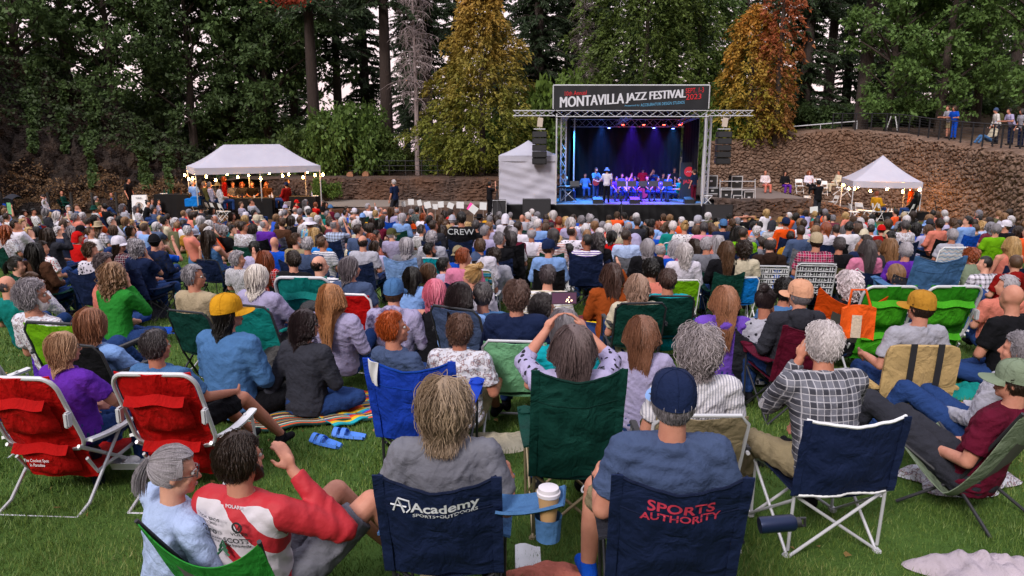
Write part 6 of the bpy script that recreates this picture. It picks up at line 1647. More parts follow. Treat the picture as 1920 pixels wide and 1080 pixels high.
# open canopies with bulbs
BULB = glow('bulb_warm', (1, .48, .12), 90)
def bulbs(c, pts, lab, grp='string lights'):
    e = empty('string_lights', c, 0, lab, 'lights', grp); m = MB(); pts = [Vector(p) for p in pts]; cc = Vector(c); wire = []
    for i in range(len(pts) - 1):
        for k in range(6): t = k / 6; q = pts[i].lerp(pts[i + 1], t); q.z -= .10 * math.sin(math.pi * t); wire.append(q - cc)
    m.tube(wire, .006, 4).build('cable', BLK, e)
    for p in wire[::3]: MB().lathe([(.006, -.14), (.044, -.11), (.050, -.075), (.022, -.03), (.014, 0)], p, 8).build('bulb', BULB, e)
tl = at(478, 345, 35.6); tl.z = -2.0
T1 = popup((tl.x, tl.y, -1.98), R(30), 5.6, 2.8, zat(320, 34.6) + 1.98 + .18, zat(271, 35.6) + 1.98, 2.6, 'long white canopy with a hipped roof at the left')
ez = zat(324, 34.6) - .08
c_, s_ = math.cos(R(30)), math.sin(R(30)); W = lambda x, y: (tl.x + x * c_ - y * s_, tl.y + x * s_ + y * c_, ez)
bulbs(W(0, 0), [W(-2.9, -1.4), W(-1, -1.4), W(1, -1.4), W(2.9, -1.4), W(2.9, 1.4), W(1, 1.4), W(-1, 1.4), W(-2.9, 1.4), W(-2.9, -1.4)], 'warm bulb string under the long left canopy')
t2 = at(1672, 400, 35.0)
T2 = popup((t2.x, t2.y + 1.4, -2.42), R(-14), 3.0, 3.0, zat(342, 35.3) + 2.42 + .05, zat(291, 36.5) + 2.42, 0, 'small white peaked canopy in front of the right wall')
ez2 = zat(347, 35.3) - .1; c2, s2 = math.cos(R(-14)), math.sin(R(-14)); W2 = lambda x, y: (t2.x + x * c2 - y * s2, t2.y + 1.4 + x * s2 + y * c2, ez2)
bulbs(W2(0, 0), [W2(-1.4, -1.4), W2(0, -1.4), W2(1.4, -1.4), W2(1.4, 1.4), W2(0, 1.4), W2(-1.4, 1.4), W2(-1.4, -1.4)], 'warm bulb string under the small right canopy')
def point(loc, c, e, r=.1):
    l = D.lights.new('bulb_light', 'POINT'); l.energy = e; l.color = c; l.shadow_soft_size = r; o = D.objects.new('bulb_light', l); o.location = loc; COL.objects.link(o)
for q in ((-2, 0), (0, .6), (2, 0)): p = W(*q); point((p[0], p[1], p[2] - .15), (1, .45, .14), 48, .3)
for q in ((.5, .9), (-.5, 0)): p = W2(*q); point((p[0], p[1], p[2] - .15), (1, .45, .14), 48, .3)
# tables with black cloths
def table(u0, u1, vt, Y, lab, depth=.75, gz_=-2.1, items=0, seed=0):
    x0, x1 = xat(u0, vt, Y), xat(u1, vt, Y); z = zat(vt, Y); e = empty('table', ((x0 + x1) / 2, Y + depth / 2, gz_), 0, lab, 'table'); w, h = x1 - x0, z - gz_
    m = MB(); hw, hd = w / 2, depth / 2
    for (ax, ay, bx, by) in ((-hw, -hd, hw, -hd), (hw, -hd, hw, hd), (hw, hd, -hw, hd), (-hw, hd, -hw, -hd)):
        m.sheet(lambda a, b: (lambda n: Vector((ax + (bx - ax) * a, ay + (by - ay) * a, h * (1 - b))) + n * (.012 + .03 * b * (1 + math.sin(a * w * 14 + math.sin(a * 9)))))(Vector((by - ay, -(bx - ax), 0)).normalized()), max(8, int(w * 16)), 5)
    m.build('tablecloth', blackcl, e); MB().box((0, 0, h - .012), (w, depth, .025), bev=.004).build('table_top', blackcl, e)
    g = random.Random(seed)
    for i in range(items):
        x = (x0 + x1) / 2 + g.uniform(-hw * .9, hw * .9); y = Y + depth / 2 + g.uniform(-hd * .6, hd * .6); k = g.choice('bbcp')
        if k == 'b': q = MB().lathe([(.035, 0), (.037, .13), (.014, .18), (.014, .23), (.002, .235)], (0, 0, 0), 10).build('bottle', CANV, color=PALC[g.choice(['white', 'navy', 'darkgreen', 'brown'])]); q.location = (x, y, z); tag(q, 'small bottle standing on the black clothed table', 'bottle', 'bottles on the tables')
        elif k == 'c': q = MB().lathe([(.03, 0), (.042, .11), (.038, .11), (.028, .01)], (0, 0, 0), 10, cap=False).build('cup', WHT); q.location = (x, y, z); tag(q, 'white cup standing on the black clothed table', 'cup', 'cups on the tables')
        else: q = MB().box((0, 0, .012), (.3, .22, .02), rot=(0, 0, g.random()), bev=.004).build('paper_stack', WHT); q.location = (x, y, z); tag(q, 'white paper stack lying on a black clothed table', 'papers', 'papers on the tables')
table(288, 352, 365, 35.0, 'black clothed table between the sign and the long canopy', items=5, seed=1); table(428, 510, 372, 34.4, 'black clothed table under the near side of the long canopy', items=6, seed=2)
table(505, 592, 369, 35.6, 'black clothed table at the right end of the long canopy', items=4, seed=3); table(1656, 1742, 398, 34.0, 'black clothed merchandise table under the small canopy', gz_=-2.45, items=7, seed=4)
table(362, 430, 356, 37.4, 'pale topped table at the back of the long canopy', items=3, seed=5)
# ------------------------------------------------------------------ people who are not in the audience
def who(u, vfoot, Y, kind, label, grp=None, scale_h=None, **kw):
    p = at(u, vfoot, Y); kw.setdefault('sleeve', 'long'); kw.setdefault('lod', 1 if Y < 60 else 2)
    return person(u, vfoot - 60, kind, loc=p, grp=grp, label=label, custom=kw.pop('custom', True), **kw)
ON = 'musicians on the stage'
def onstage(u, dy, kind, label, vtop=None, riser=0, **kw):
    Y = Y0 + dy; kw.setdefault('sleeve', 'short'); kw.setdefault('lod', 1); return person(u, 330, kind, loc=(xat(u, 330, Y), Y, DZ + riser), grp=ON, label=label, custom=True, **kw)
tool = ((-.24, .18, 1.10), (-.05, .34, 1.12), (.6, .4, .3)); toor = ((.24, .18, 1.10), (.10, .36, 1.02), (-.6, .4, .3))
onstage(1065, 2.4, 'chair', 'keyboard player seated at the left of the stage', top='black', hair='fringe', hc='d', yaw=150, armL='rest', armR='rest', chairk='resin')
onstage(1117, 2.2, 'stand', 'bearded guitarist standing with a microphone', top='steel', hair='short', hc='d', yaw=150, armL=tool, armR=toor, beard='d', sc=1.02)
onstage(1138, .9, 'stand', 'conductor in a pale shirt and hat with his back to the crowd', top='white', hair='short', hc='d', hat='fedora', hatc='lightblue', pants='black', yaw=8, armL=tool, sc=1.04)
for i, (u, dy, top, lab) in enumerate([(1157, 1.9, 'purple', 'saxophonist in purple at the left of the horn row'), (1176, 2.1, 'lavender', 'saxophonist in a pale shirt, second in the horn row'), (1192, 1.8, 'blue', 'saxophonist bathed in blue light, third in the horn row'), (1216, 1.9, 'navy', 'saxophonist in dark blue, fourth in the horn row'), (1237, 1.9, 'violet', 'saxophonist with a patterned shirt, fifth in the horn row')]):
    onstage(u, dy, 'chair', lab, top=top, hair=('short', 'short', 'tousled', 'fringe', 'short')[i], hc='d', yaw=178 - i * 6, armL=((-.24, .15, .80), (-.04, .28, .70), (.5, .3, -.3)), armR=((.24, .15, .80), (.08, .30, .58), (-.4, .3, -.6)), chairk='resin')
onstage(1270, 1.3, 'chair', 'trombonist in a teal shirt turned sideways on a white chair', top='teal', hair='short', hc='d', yaw=-80, hy=-10, armL='rest', armR='up', chairk='resin')
onstage(1205, 3.9, 'stand', 'drummer in red behind the horn row', top='red', hair='short', hc='d', yaw=180, hat='cap', hatc='navy', riser=-.05, armL='rest', armR='rest')
onstage(1226, 3.5, 'chair', 'trumpeter in the back row right of the drummer', top='blue', hair='short', hc='k', yaw=180, riser=.3, armL='rest', armR='up'); onstage(1264, 3.4, 'stand', 'bass player in black before the dark backdrop', top='black', hair='short', hc='d', yaw=175, armL=tool, armR='rest', sc=.98)
onstage(1302, .6, 'stand', 'man in dark blue standing at the right edge of the stage', top='navy', hair='short', hc='d', yaw=-40, hy=-20, pants='maroon', sc=1.02)
for i, (u, dy, top, lab) in enumerate([(1098, 3.0, 'steel', 'pianist seated behind the guitarist'), (1148, 3.1, 'navy', 'trombone player in the back row, leftmost'), (1168, 3.0, 'slate', 'trombone player in the back row, second from left'), (1186, 3.1, 'violet', 'trombone player in the back row left of the drummer'), (1246, 3.2, 'charcoal', 'trumpeter in the back row left of the bass player'), (1256, 2.0, 'blue', 'saxophonist in blue at the right end of the horn row')]):
    onstage(u, dy, 'chair', lab, top=top, hair='short', hc='d', yaw=176 - i * 4, riser=.12, armL='rest', armR=('rest', 'up')[i % 2], chairk='resin')
# instruments, stands, monitors on stage
def world(name, m, mat, label, cat, group=None, color=None, loc=None):
    if loc is not None:
        m.v = [tuple(Vector(p) - Vector(loc)) for p in m.v]
    o = m.build(name, mat, None, color=color); 
    if loc is not None: o.location = loc
    return tag(o, label, cat, group)
gold = flat('brass', (.45, .30, .08), .3, .9, .1)
for i, (u, dy) in enumerate([(1157, 1.55), (1176, 1.75), (1192, 1.45), (1216, 1.55), (1237, 1.55)]):
    x = xat(u, 330, Y0 + dy); z = DZ
    m = MB().tube([(x + .02, Y0 + dy, z + 1.02), (x + .03, Y0 + dy - .06, z + .98), (x + .05, Y0 + dy - .02, z + .55), (x + .07, Y0 + dy - .08, z + .46), (x + .10, Y0 + dy - .12, z + .56), (x + .11, Y0 + dy - .14, z + .66)], [.008, .012, .028, .035, .045, .07], 10)
    world('saxophone', m, gold, 'brass saxophone held by the %s player of the horn row' % ('first', 'second', 'third', 'fourth', 'fifth')[i], 'saxophone', 'saxophones of the horn row', loc=(x, Y0 + dy, z + .6))
for i, u in enumerate((1078, 1166, 1186, 1206, 1227, 1252)):
    x = xat(u, 330, Y0 + .9); e = empty('music_stand', (x, Y0 + .95, DZ), 0, 'black music stand, number %s along the front of the stage' % ('one of six, by the keyboard', 'two', 'three', 'four', 'five', 'six')[i], 'music stand', 'music stands on the stage')
    MB().box((0, 0, 1.0), (.50, .02, .30), rot=(R(-20), 0, 0), bev=.005).box((0, -.04, .86), (.50, .06, .012)).build('desk', BLK, e); m = MB().tube([(0, 0, .2), (0, 0, .9)], .012, 6)
    for k in range(3): a = k * 2.09 + .5; m.tube([(0, 0, .25), (.25 * math.cos(a), .25 * math.sin(a), .01)], .008, 5)
    m.build('pole', DKMETAL, e); MB().box((.0, .018, 1.0), (.40, .004, .26), rot=(R(-20), 0, 0)).build('sheet_music', WHT, e)
for i, u in enumerate((1121, 1190, 1292)):
    x = xat(u, 378, Y0 + .4); m = MB(); V = [(-.26, 0, 0), (.26, 0, 0), (.26, .38, 0), (-.26, .38, 0), (-.26, .0, .22), (.26, .0, .22), (.26, .30, .34), (-.26, .30, .34)]
    m.add([(a + x, b + Y0 + .25, c + DZ) for a, b, c in V], [(0, 3, 2, 1), (4, 5, 6, 7), (0, 1, 5, 4), (1, 2, 6, 5), (2, 3, 7, 6), (3, 0, 4, 7)]); world('stage_monitor', m, BLK, 'black wedge monitor at the %s of the stage front' % ('left', 'middle', 'right')[i], 'loudspeaker', 'wedge monitors', loc=(x, Y0 + .4, DZ))
x = xat(1066, 360, Y0 + 1.2); e = empty('keyboard', (x, Y0 + 1.3, DZ), R(10), 'keyboard on a stand with an amplifier at stage left', 'keyboard'); MB().box((0, 0, .80), (1.2, .32, .10), bev=.01).build('body', BLK, e); MB().tube([(-.4, -.1, .75), (.4, -.1, .02)], .015, 6).tube([(.4, .1, .75), (-.4, .1, .02)], .015, 6).build('stand', ALU, e); MB().box((0, -.05, .856), (1.1, .16, .012)).build('keys', WHT, e)
MB().box((0, .5, .30), (.7, .4, .6), bev=.02).build('amplifier', BLK, e)
e = empty('drum_kit', (xat(1205, 340, Y0 + 3.2), Y0 + 3.2, DZ), 0, 'drum kit with cymbals behind the horn row', 'drums'); dr = flat('drum_shell', (.3, .03, .05), .3, 0, .2)
MB().lathe([(.01, -.2), (.28, -.2), (.28, .2), (.01, .2)], (0, 0, .32), 20, M=Matrix.Rotation(math.pi / 2, 3, 'X')).build('bass_drum', dr, e)
for x_, y_, z_, r_ in ((-.28, .05, .72, .16), (.18, .05, .74, .16), (-.6, .3, .55, .18), (.6, .3, .45, .21)): MB().lathe([(.01, 0), (r_, 0), (r_, .22), (.01, .22)], (x_, y_, z_), 16).build('drum', dr, e)
for x_, z_ in ((-.75, 1.15), (.75, 1.2), (.35, 1.3)): MB().lathe([(.005, .03), (.08, .02), (.24, 0), (.235, -.004), (.005, .02)], (x_, .2, z_), 18).tube([(x_, .2, .02), (x_, .2, z_)], .01, 5).build('cymbal', gold, e)
e = empty('banner', (xat(1291, 340, Y0 + 2.6), Y0 + 2.6, DZ), 0, 'upright black banner with a red disc at the back right of the stage', 'banner'); MB().box((0, 0, 1.05), (.95, .02, 2.0)).build('panel', MATS['banner_vinyl'], e)
MB().lathe([(.002, -.004), (.27, -.004), (.27, .004), (.002, .004)], (0, -.018, 1.55), 28, M=Matrix.Rotation(math.pi / 2, 3, 'X')).build('emblem', red_i, e); MB().tube([(-.15, -.026, 1.5), (-.07, -.026, 1.58), (0, -.026, 1.52), (.07, -.026, 1.6), (.15, -.026, 1.5)], .012, 5).build('emblem_mark', white_i, e)
me = text_mesh('JAZZ', red_i, .26, .03, fn=lambda x, y, z: (x, -.02, 1.0 + y)); put('lettering', me, e)
# guitar
x = xat(1117, 340, Y0 + 1.95); m = MB(); m.lathe([(.01, -.025), (.17, -.03), (.18, 0), (.17, .03), (.01, .025)], (x, Y0 + 1.9, DZ + 1.0), 16, M=Matrix.Rotation(math.pi / 2, 3, 'X')).tube([(x + .1, Y0 + 1.9, DZ + 1.05), (x + .62, Y0 + 1.9, DZ + 1.35)], .022, 6).box((x + .66, Y0 + 1.9, DZ + 1.38), (.12, .03, .06), rot=(0, R(-30), 0)); world('guitar', m, dr, 'red electric guitar held by the standing guitarist', 'guitar', loc=(x, Y0 + 1.9, DZ + 1.0))
# flight cases beside the stage
def case(u0, u1, v0, v1, dy, lab, open_=False):
    Y = Y0 + dy; x0, x1, z1, z0 = xat(u0, v0, Y), xat(u1, v0, Y), zat(v0, Y), zat(v1, Y); e = empty('flight_case', ((x0 + x1) / 2, Y, z0), 0, lab, 'case', 'equipment cases beside the stage'); w, h = x1 - x0, z1 - z0
    MB().box((0, .3, h / 2), (w, .6, h), bev=.01).build('body', BLK, e); m = MB()
    for sx_ in (-1, 1): m.box((sx_ * (w / 2 - .015), .0, h / 2), (.045, .03, h), bev=.004)
    for z in (.02, h - .02): m.box((0, -.002, z), (w + .01, .035, .045), bev=.004)
    m.build('edging', ALU, e); MB().box((0, -.016, h * .55), (.14, .02, .09), bev=.004).build('latch', ALU, e)
case(1352, 1373, 352, 382, .6, 'tall black flight case with silver edges near the stage post'); case(1372, 1393, 330, 354, 1.3, 'open case lid standing above the other cases'); case(1373, 1392, 355, 380, .9, 'middle black flight case beside the stage'); case(1375, 1392, 366, 382, .3, 'small square flight case with a bright latch'); case(1396, 1414, 359, 384, .7, 'right most tall flight case beside the silver rail'); case(1322, 1346, 329, 352, 1.6, 'black case standing just right of the stage post'); case(1322, 1350, 352, 364, 1.2, 'green and black case under the tall one')
fr = MB(); 
for u in (1350, 1416): fr.tube([at(u, 386, Y0 + .5), at(u, 336, Y0 + .5)], .025, 6)
for v in (340, 356): fr.tube([at(1350, v, Y0 + .5), at(1416, v, Y0 + .5)], .022, 6)
world('guard_rail', fr, ALU, 'silver guard rail around the equipment cases', 'rail')
m = MB(); p = at(1327, 383, Y0 + .2)
m.tube([p + Vector((-.2, 0, 0)), p + Vector((.2, 0, .42))], .018, 6).tube([p + Vector((.2, 0, 0)), p + Vector((-.2, 0, .42))], .018, 6).box(p + Vector((0, .1, .44)), (.46, .3, .03), bev=.01); world('folding_stool', m, WHT, 'white crossed leg stool at the right stage edge', 'stool', loc=p)
# cameras on tripods
def tripod(u, v0, v1, Y, lab, h=None):
    p = at(u, v1, Y); h = zat(v0, Y) - p.z; e = empty('tripod', p, 0, lab, 'tripod', 'camera tripods')
    for k in range(3): a = k * 2.094 + .6; MB().tube([(0, 0, h * .78), (.12 * math.cos(a), .12 * math.sin(a), h * .5), (.42 * math.cos(a), .42 * math.sin(a), .0)], [.018, .016, .012], 6).build('leg', DKMETAL, e)
    MB().tube([(0, 0, h * .55), (0, 0, h * .9)], .02, 8).build('column', DKMETAL, e); c = MB().box((0, 0, h * .95), (.14, .22, .14), bev=.02).lathe([(.04, 0), (.05, .12), (.002, .12)], (0, .1, h * .95), 10, M=Matrix.Rotation(-math.pi / 2, 3, 'X')).build('camera', BLK, e)
tripod(1164, 368, 420, 34.5, 'black camera tripod in front of the stage skirt'); tripod(932, 349, 405, 36.2, 'black camera tripod used by the man beside the white tent')
who(918, 408, 36.4, 'stand', 'man in a black tee operating a camera beside the white tent', top='black', hair='short', hc='k', yaw=60, sleeve='short', pants='black', armL='face', armR='up', custom=True)
who(742, 412, 33.5, 'walk', 'grey haired man in a blue tee walking past with a black bag', top='navy', hair='short', hc='w', yaw=-60, sleeve='short', pants='charcoal', plen='short', sc=1.04, f=None)
who(246, 402, 36.0, 'stand', 'man in black standing behind the white A frame sign', top='black', hair='short', hc='k', yaw=100, sleeve='short', pants='black')
who(1530, 413, 32.5, 'stand', 'photographer in black with a camera raised to her face', top='black', hair='short', hc='k', yaw=-20, armL='up', armR='up', pants='charcoal', hat='headband', hatc='black')
p = at(1526, 393, 32.2); world('paper_sheet', MB().box(p, (.34, .01, .26), rot=(0, R(-6), 0)), WHT, 'white sheet of paper tucked behind the photographer', 'paper', loc=p)
# left canopy staff and sitters
SEAT = 'people around the long canopy'
for (u, v, Y, kd, tp, hr, hc, lab, kw) in [(424, 398, 36.6, 'stand', 'darkred', 'wavy', 'r', 'woman in a red patterned dress standing under the long canopy', dict(pants='red')), (541, 402, 36.8, 'stand', 'black', 'short', 'd', 'man in black standing at the right end of the long canopy', dict(pants='black', sleeve='short')),
        (370, 392, 33.6, 'chair', 'lightblue', 'short', 'w', 'white haired man in a light blue tee beside the cooler', dict(hy=40, sleeve='short', yaw=20)), (393, 394, 33.8, 'chair', 'olive', 'short', 'g', 'grey haired person in olive at the canopy table', {}), (403, 396, 33.4, 'chair', 'lavender', 'shortcurl', 'g', 'grey curly haired person in lavender plaid at the canopy table', dict(pat='plaid')),
        (418, 398, 33.0, 'chair', 'cream', 'wavy', 'n', 'person in a wide straw hat before the canopy table', dict(hat='straw', hatc='tan', pat='leafy')), (441, 392, 36.2, 'chair', 'slate', 'short', 'd', 'man in plaid seated behind the canopy table', dict(yaw=150, pat='plaid', sleeve='short')), (457, 392, 36.2, 'chair', 'charcoal', 'wavy', 'r', 'red haired person seated behind the canopy table', dict(yaw=160)),
        (475, 392, 36.2, 'chair', 'black', 'short', 'd', 'dark haired person in black behind the canopy table', dict(yaw=170, sleeve='short')), (501, 392, 36.4, 'chair', 'brown', 'short', 'r', 'person in brown leaning on the canopy table', dict(yaw=180, armR='face')), (536, 394, 34.6, 'chair', 'darkred', 'short', 'd', 'person in a dark red vest seated at the right canopy table', dict(yaw=-60, hat='cap', hatc='navy'))]:
    who(u, v, Y, kd, lab, SEAT, top=tp, hair=hr, hc=hc, chairk='resin' if kd == 'chair' else None, **kw)
who(1703, 414, 36.0, 'stand', 'man in an orange shirt standing under the small canopy', SEAT, top='orange', hair='fringe', hc='d', yaw=-60, pants='khaki', sleeve='short'); who(1643, 412, 34.0, 'chair', 'person in a mustard shirt at the merchandise table', SEAT, top='mustard', hair='short', hc='r', yaw=60, plen='short', chairk='resin', armR='rest'); who(1708, 414, 33.2, 'chair', 'dark haired person in black before the merchandise table', SEAT, top='black', hair='long', hc='k', yaw=-30, chairk='resin')
# seated by the tall wall
SW = 'people and white chairs along the tall wall'
for (u, v, tp, hr, hc, lab, kw) in [(1434, 363, 'salmon', 'fringe', 'd', 'man in a pink floral outfit seated by the tall wall', dict(pat='floral', pants='salmon')), (1471, 364, 'black', 'wavy', 'd', 'woman in black with a striped skirt seated by the tall wall', dict(pants='purple')), (1516, 363, 'white', 'long', 'r', 'long haired woman in a white blouse seated by the tall wall', dict(pants='black')), (1566, 362, 'cream', 'short', 'd', 'person in cream turned left near the white chairs', dict(yaw=-100, pants='cream'))]:
    kw.setdefault('yaw', 178); who(u, v, 43.0, 'chair', lab, SW, top=tp, hair=hr, hc=hc, chairk='resin', lod=1, **kw)
for i, (u, v, Y, rz, lab) in enumerate([(1498, 363, 43, 180, 'white folding chair left of the white bloused woman, empty'), (1533, 362, 43.4, 180, 'white folding chair with a brown bag at its side'), (1543, 367, 42.2, 170, 'white folding chair standing forward of the row'), (1572, 366, 42.6, -110, 'white folding chair turned sideways, left of two'), (1587, 369, 42.2, -110, 'white folding chair turned sideways, right of two'),
        (1598, 415, 34.6, -100, 'white folding chair at the left leg of the small canopy'), (1612, 412, 34.9, -60, 'white folding chair tipped beside the small canopy leg'), (1632, 414, 33.6, 60, 'white folding chair left of the merchandise table')]):
    chair('resin', at(u, v, Y), R(rz), 'white', 'white', label=lab, scale=1.0, group='white folding chairs')
p = at(1529, 364, 42.8); world('bag', MB().box(p + Vector((0, 0, .16)), (.30, .16, .32), bev=.03).tube([p + Vector((-.08, 0, .32)), p + Vector((0, 0, .42)), p + Vector((.08, 0, .32))], .012, 6), CANV, 'brown bag standing between the white chairs', 'bag', color=PALC['rust'], loc=p)
# railing and onlookers above the wall
e = empty('railing', at(1700, 262, 42), 0, 'black metal railing with horizontal wires along the terrace edge', 'railing'); RP = [at(1560, 246, 47.5), at(1670, 250, 43.5), at(1755, 264, 39.2), at(1845, 277, 34.6), at(1925, 287, 30.6), at(2080, 300, 25.5)]
def rp(o): o.parent = e; o.matrix_parent_inverse = Matrix.Translation(-e.location); return o
N_ = 22
for i in range(N_ + 1):
    q = lerp_poly(RP, i / N_); rp(MB().box((q.x, q.y, q.z + .50), (.06, .06, 1.12), bev=.006).build('post', DKMETAL))
m = MB(); [m.tube([lerp_poly(RP, i / 60) + Vector((0, 0, z)) for i in range(61)], r_, 6) for z, r_ in ((1.08, .03),)]; rp(m.build('handrail', DKMETAL))
m = MB(); [m.tube([lerp_poly(RP, i / 60) + Vector((0, 0, z)) for i in range(61)], .007, 4) for z in (.15, .29, .43, .57, .71, .85, .97)]; rp(m.build('wires', DKMETAL))
m = MB(); p0, p1 = at(1470, 252, 48.5), at(1606, 244, 48); m.tube([p0 + Vector((0, 0, .45)), p1 + Vector((0, 0, .55))], .035, 8)
for t in (0, .5, 1): q = p0.lerp(p1, t); m.tube([q, q + Vector((0, 0, .5))], .03, 6)
world('pipe_rail', m, ALU, 'low grey pipe rail on top of the wall', 'rail', loc=p0)
TOPG = 'onlookers on the terrace'
for (u, v, Y, tp, hr, hc, lab, kw) in [(1777, 260, 40.5, 'lightgrey', 'short', 'n', 'man in a grey tee leaning on the terrace railing', dict(yaw=-100, lean=18, armL='rest', armR='rest', pants='khaki', sleeve='short', plen='short')), (1786, 262, 40.0, 'blue', 'bob', 'n', 'person in a long blue dress leaning on the railing', dict(yaw=-110, lean=12, pants='blue', armL='rest', armR='rest', sleeve='short')),
        (1866, 270, 37.2, 'cream', 'short', 'g', 'man in a flat cap with a green backpack at the railing', dict(yaw=-80, lean=14, hat='beanie', hatc='slate', pat='stripe', pants='charcoal')), (1893, 272, 36.0, 'lavender', 'short', 'd', 'dark haired person in lavender leaning over the railing', dict(yaw=-90, lean=22, armL='rest', armR='rest', sleeve='short', pants='navy')), (1912, 276, 35.0, 'lightgrey', 'wavy', 'd', 'person in light grey with dark waves at the right end of the railing', dict(yaw=-90, lean=10, pants='navy', sleeve='short')), (1926, 276, 34.2, 'peach', 'short', 'd', 'person in a peach shirt cut by the right picture edge', dict(yaw=-90, lean=8, pants='navy'))]:
    who(u, v, Y, 'stand', lab, TOPG, top=tp, hair=hr, hc=hc, **kw)
who(1855, 272, 36.6, 'low', 'white haired person seated on the terrace behind the railing wires', TOPG, top='cream', hair='short', hc='w', yaw=-90, chairk=None, pants='steel')
b = Blob(); p = at(1876, 222, 37.4); b.ell(p, (.14, .2, .27)); o = put('backpack', b.fuse('backpack', CANV, .02, 3, .01), None, PALC['olive']); tag(o, 'olive green backpack worn by the capped man on the terrace', 'backpack')
def aframe(p, w, h, rz, lab, marks=True):
    e = empty('sign_board', p, rz, lab, 'sign')
    for s in (-1, 1): MB().box((0, s * .22, h / 2), (w, .03, h), rot=(s * R(13), 0, 0), bev=.01).build('panel', WHT, e)
    if marks:
        MB().box((0, -.262, h * .60), (.10, .006, .20), rot=(R(-13), 0, 0), bev=.002).build('emblem', BLK, e); MB().lathe([(.12, -.003), (.15, -.003), (.15, .003), (.12, .003)], (0, -.262, h * .60), 20, M=Matrix.Rotation(math.pi / 2 - R(13), 3, 'X'), cap=False).build('emblem_ring', flat('tan_ink', (.3, .18, .1), .6), e)
        for j, (t, z, s) in enumerate((('MUSIC', .34, .11), ('WINE', .88, .10))): put('lettering', text_mesh(t if j else 'WINE', BLK, s, .02, fn=lambda x, y, zz, z=z: (x, -.265 + (z - .6) * h * .23 + .0, z * h + y)), e)
aframe(at(266, 412, 34.2), .62, 1.15, R(14), 'white A frame sign with a dark emblem beside the man in black'); aframe(at(1672, 250, 44.5), .8, 1.0, R(60), 'blank white A frame board on the terrace behind the railing', False)
# fence behind the back wall and bollards along the bank
m = MB(); mesh_m = DKMETAL
for i in range(16): x = xat(610, 320, 46.5) + i * 1.0; m.tube([(x, 46.4, -.75), (x, 46.4, .25)], .03, 6)
x0 = xat(610, 320, 46.5)
for z in (.25, -.05, -.35): m.tube([(x0, 46.4, z), (x0 + 15, 46.4, z)], .018, 5)
world('wire_fence', m, DKMETAL, 'thin dark rail fence on top of the back wall', 'fence', loc=(x0, 46.4, -.7))
for i, u in enumerate((6, 94, 137, 176, 221)): p = at(u, 398, 35.5); world('fence_post', MB().box(p + Vector((0, 0, .45)), (.11, .11, 1.0), bev=.015), flat('dark_wood', (.02, .017, .016), .8), 'black wooden post along the leaf covered bank, %s' % ('at the left edge', 'by the stroller', 'third from left', 'fourth from left', 'nearest the man in black')[i], 'post', 'posts along the bank', loc=p)
# page signs planted on the dirt by the path
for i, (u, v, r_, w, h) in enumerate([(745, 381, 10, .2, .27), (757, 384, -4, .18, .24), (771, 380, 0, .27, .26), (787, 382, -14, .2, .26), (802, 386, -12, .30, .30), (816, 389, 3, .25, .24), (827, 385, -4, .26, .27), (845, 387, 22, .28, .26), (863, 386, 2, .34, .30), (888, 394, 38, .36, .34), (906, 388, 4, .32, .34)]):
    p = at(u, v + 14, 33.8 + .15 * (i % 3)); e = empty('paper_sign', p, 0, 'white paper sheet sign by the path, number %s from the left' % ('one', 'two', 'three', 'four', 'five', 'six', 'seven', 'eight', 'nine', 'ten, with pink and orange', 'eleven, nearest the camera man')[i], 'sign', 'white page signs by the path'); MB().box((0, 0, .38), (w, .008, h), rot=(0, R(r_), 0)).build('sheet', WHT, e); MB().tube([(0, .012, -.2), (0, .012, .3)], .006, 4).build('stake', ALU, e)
    if i == 9: MB().box((-.16, .02, .50), (.16, .02, .34), rot=(0, R(30), 0), bev=.004).build('panel', glow('glowing_pink_card', (.8, .05, .3), .3), e)  # pink card brightened by a faint emission of its own, not a lamp
# belongings among the crowd
p = gp(33, 420); e = empty('stroller', (p.x, p.y, p.z), R(-20), 'black folding stroller hung with blue and mint cloths at the left', 'stroller')
hd = MB().sheet(lambda a, b: (.30 * (2 * a - 1) * (1 - .1 * b), -.30 + .55 * b + .0, .98 + .30 * math.sin(math.pi * (.15 + .75 * b)) * (1 - .35 * (2 * a - 1) ** 2)), 12, 12, .02).build('canopy', CANV, e, color=PALC['charcoal'])
MB().sheet(lambda a, b: (.27 * (2 * a - 1), -.30 + .05 * b, .35 + .75 * b), 8, 8, .03).build('seat', CANV, e, color=PALC['black']); m = MB()
for s in (-1, 1): m.tube([(s * .29, -.45, 1.05), (s * .29, -.2, .6), (s * .29, .4, .12)], .015, 6); m.tube([(s * .29, -.35, .12), (s * .29, .1, .65)], .015, 6)
m.build('frame', DKMETAL, e)
for s in (-1, 1):
    for y in (-.35, .4): MB().lathe([(.04, -.02), (.12, -.02), (.12, .02), (.04, .02)], (s * .31, y, .12), 16, M=Matrix.Rotation(math.pi / 2, 3, 'Y')).build('wheel', BLK, e)
MB().sheet(lambda a, b: (.02 + .25 * a, -.36 - .02 * math.sin(a * 9), .95 - .55 * b), 6, 6, .02).build('cloth', CANV, e, color=PALC['mint']); MB().sheet(lambda a, b: (-.22 + .2 * a, -.37 - .02 * math.sin(a * 9), .90 - .30 * b), 6, 6, .02).build('cloth', CANV, e, color=PALC['blue'])
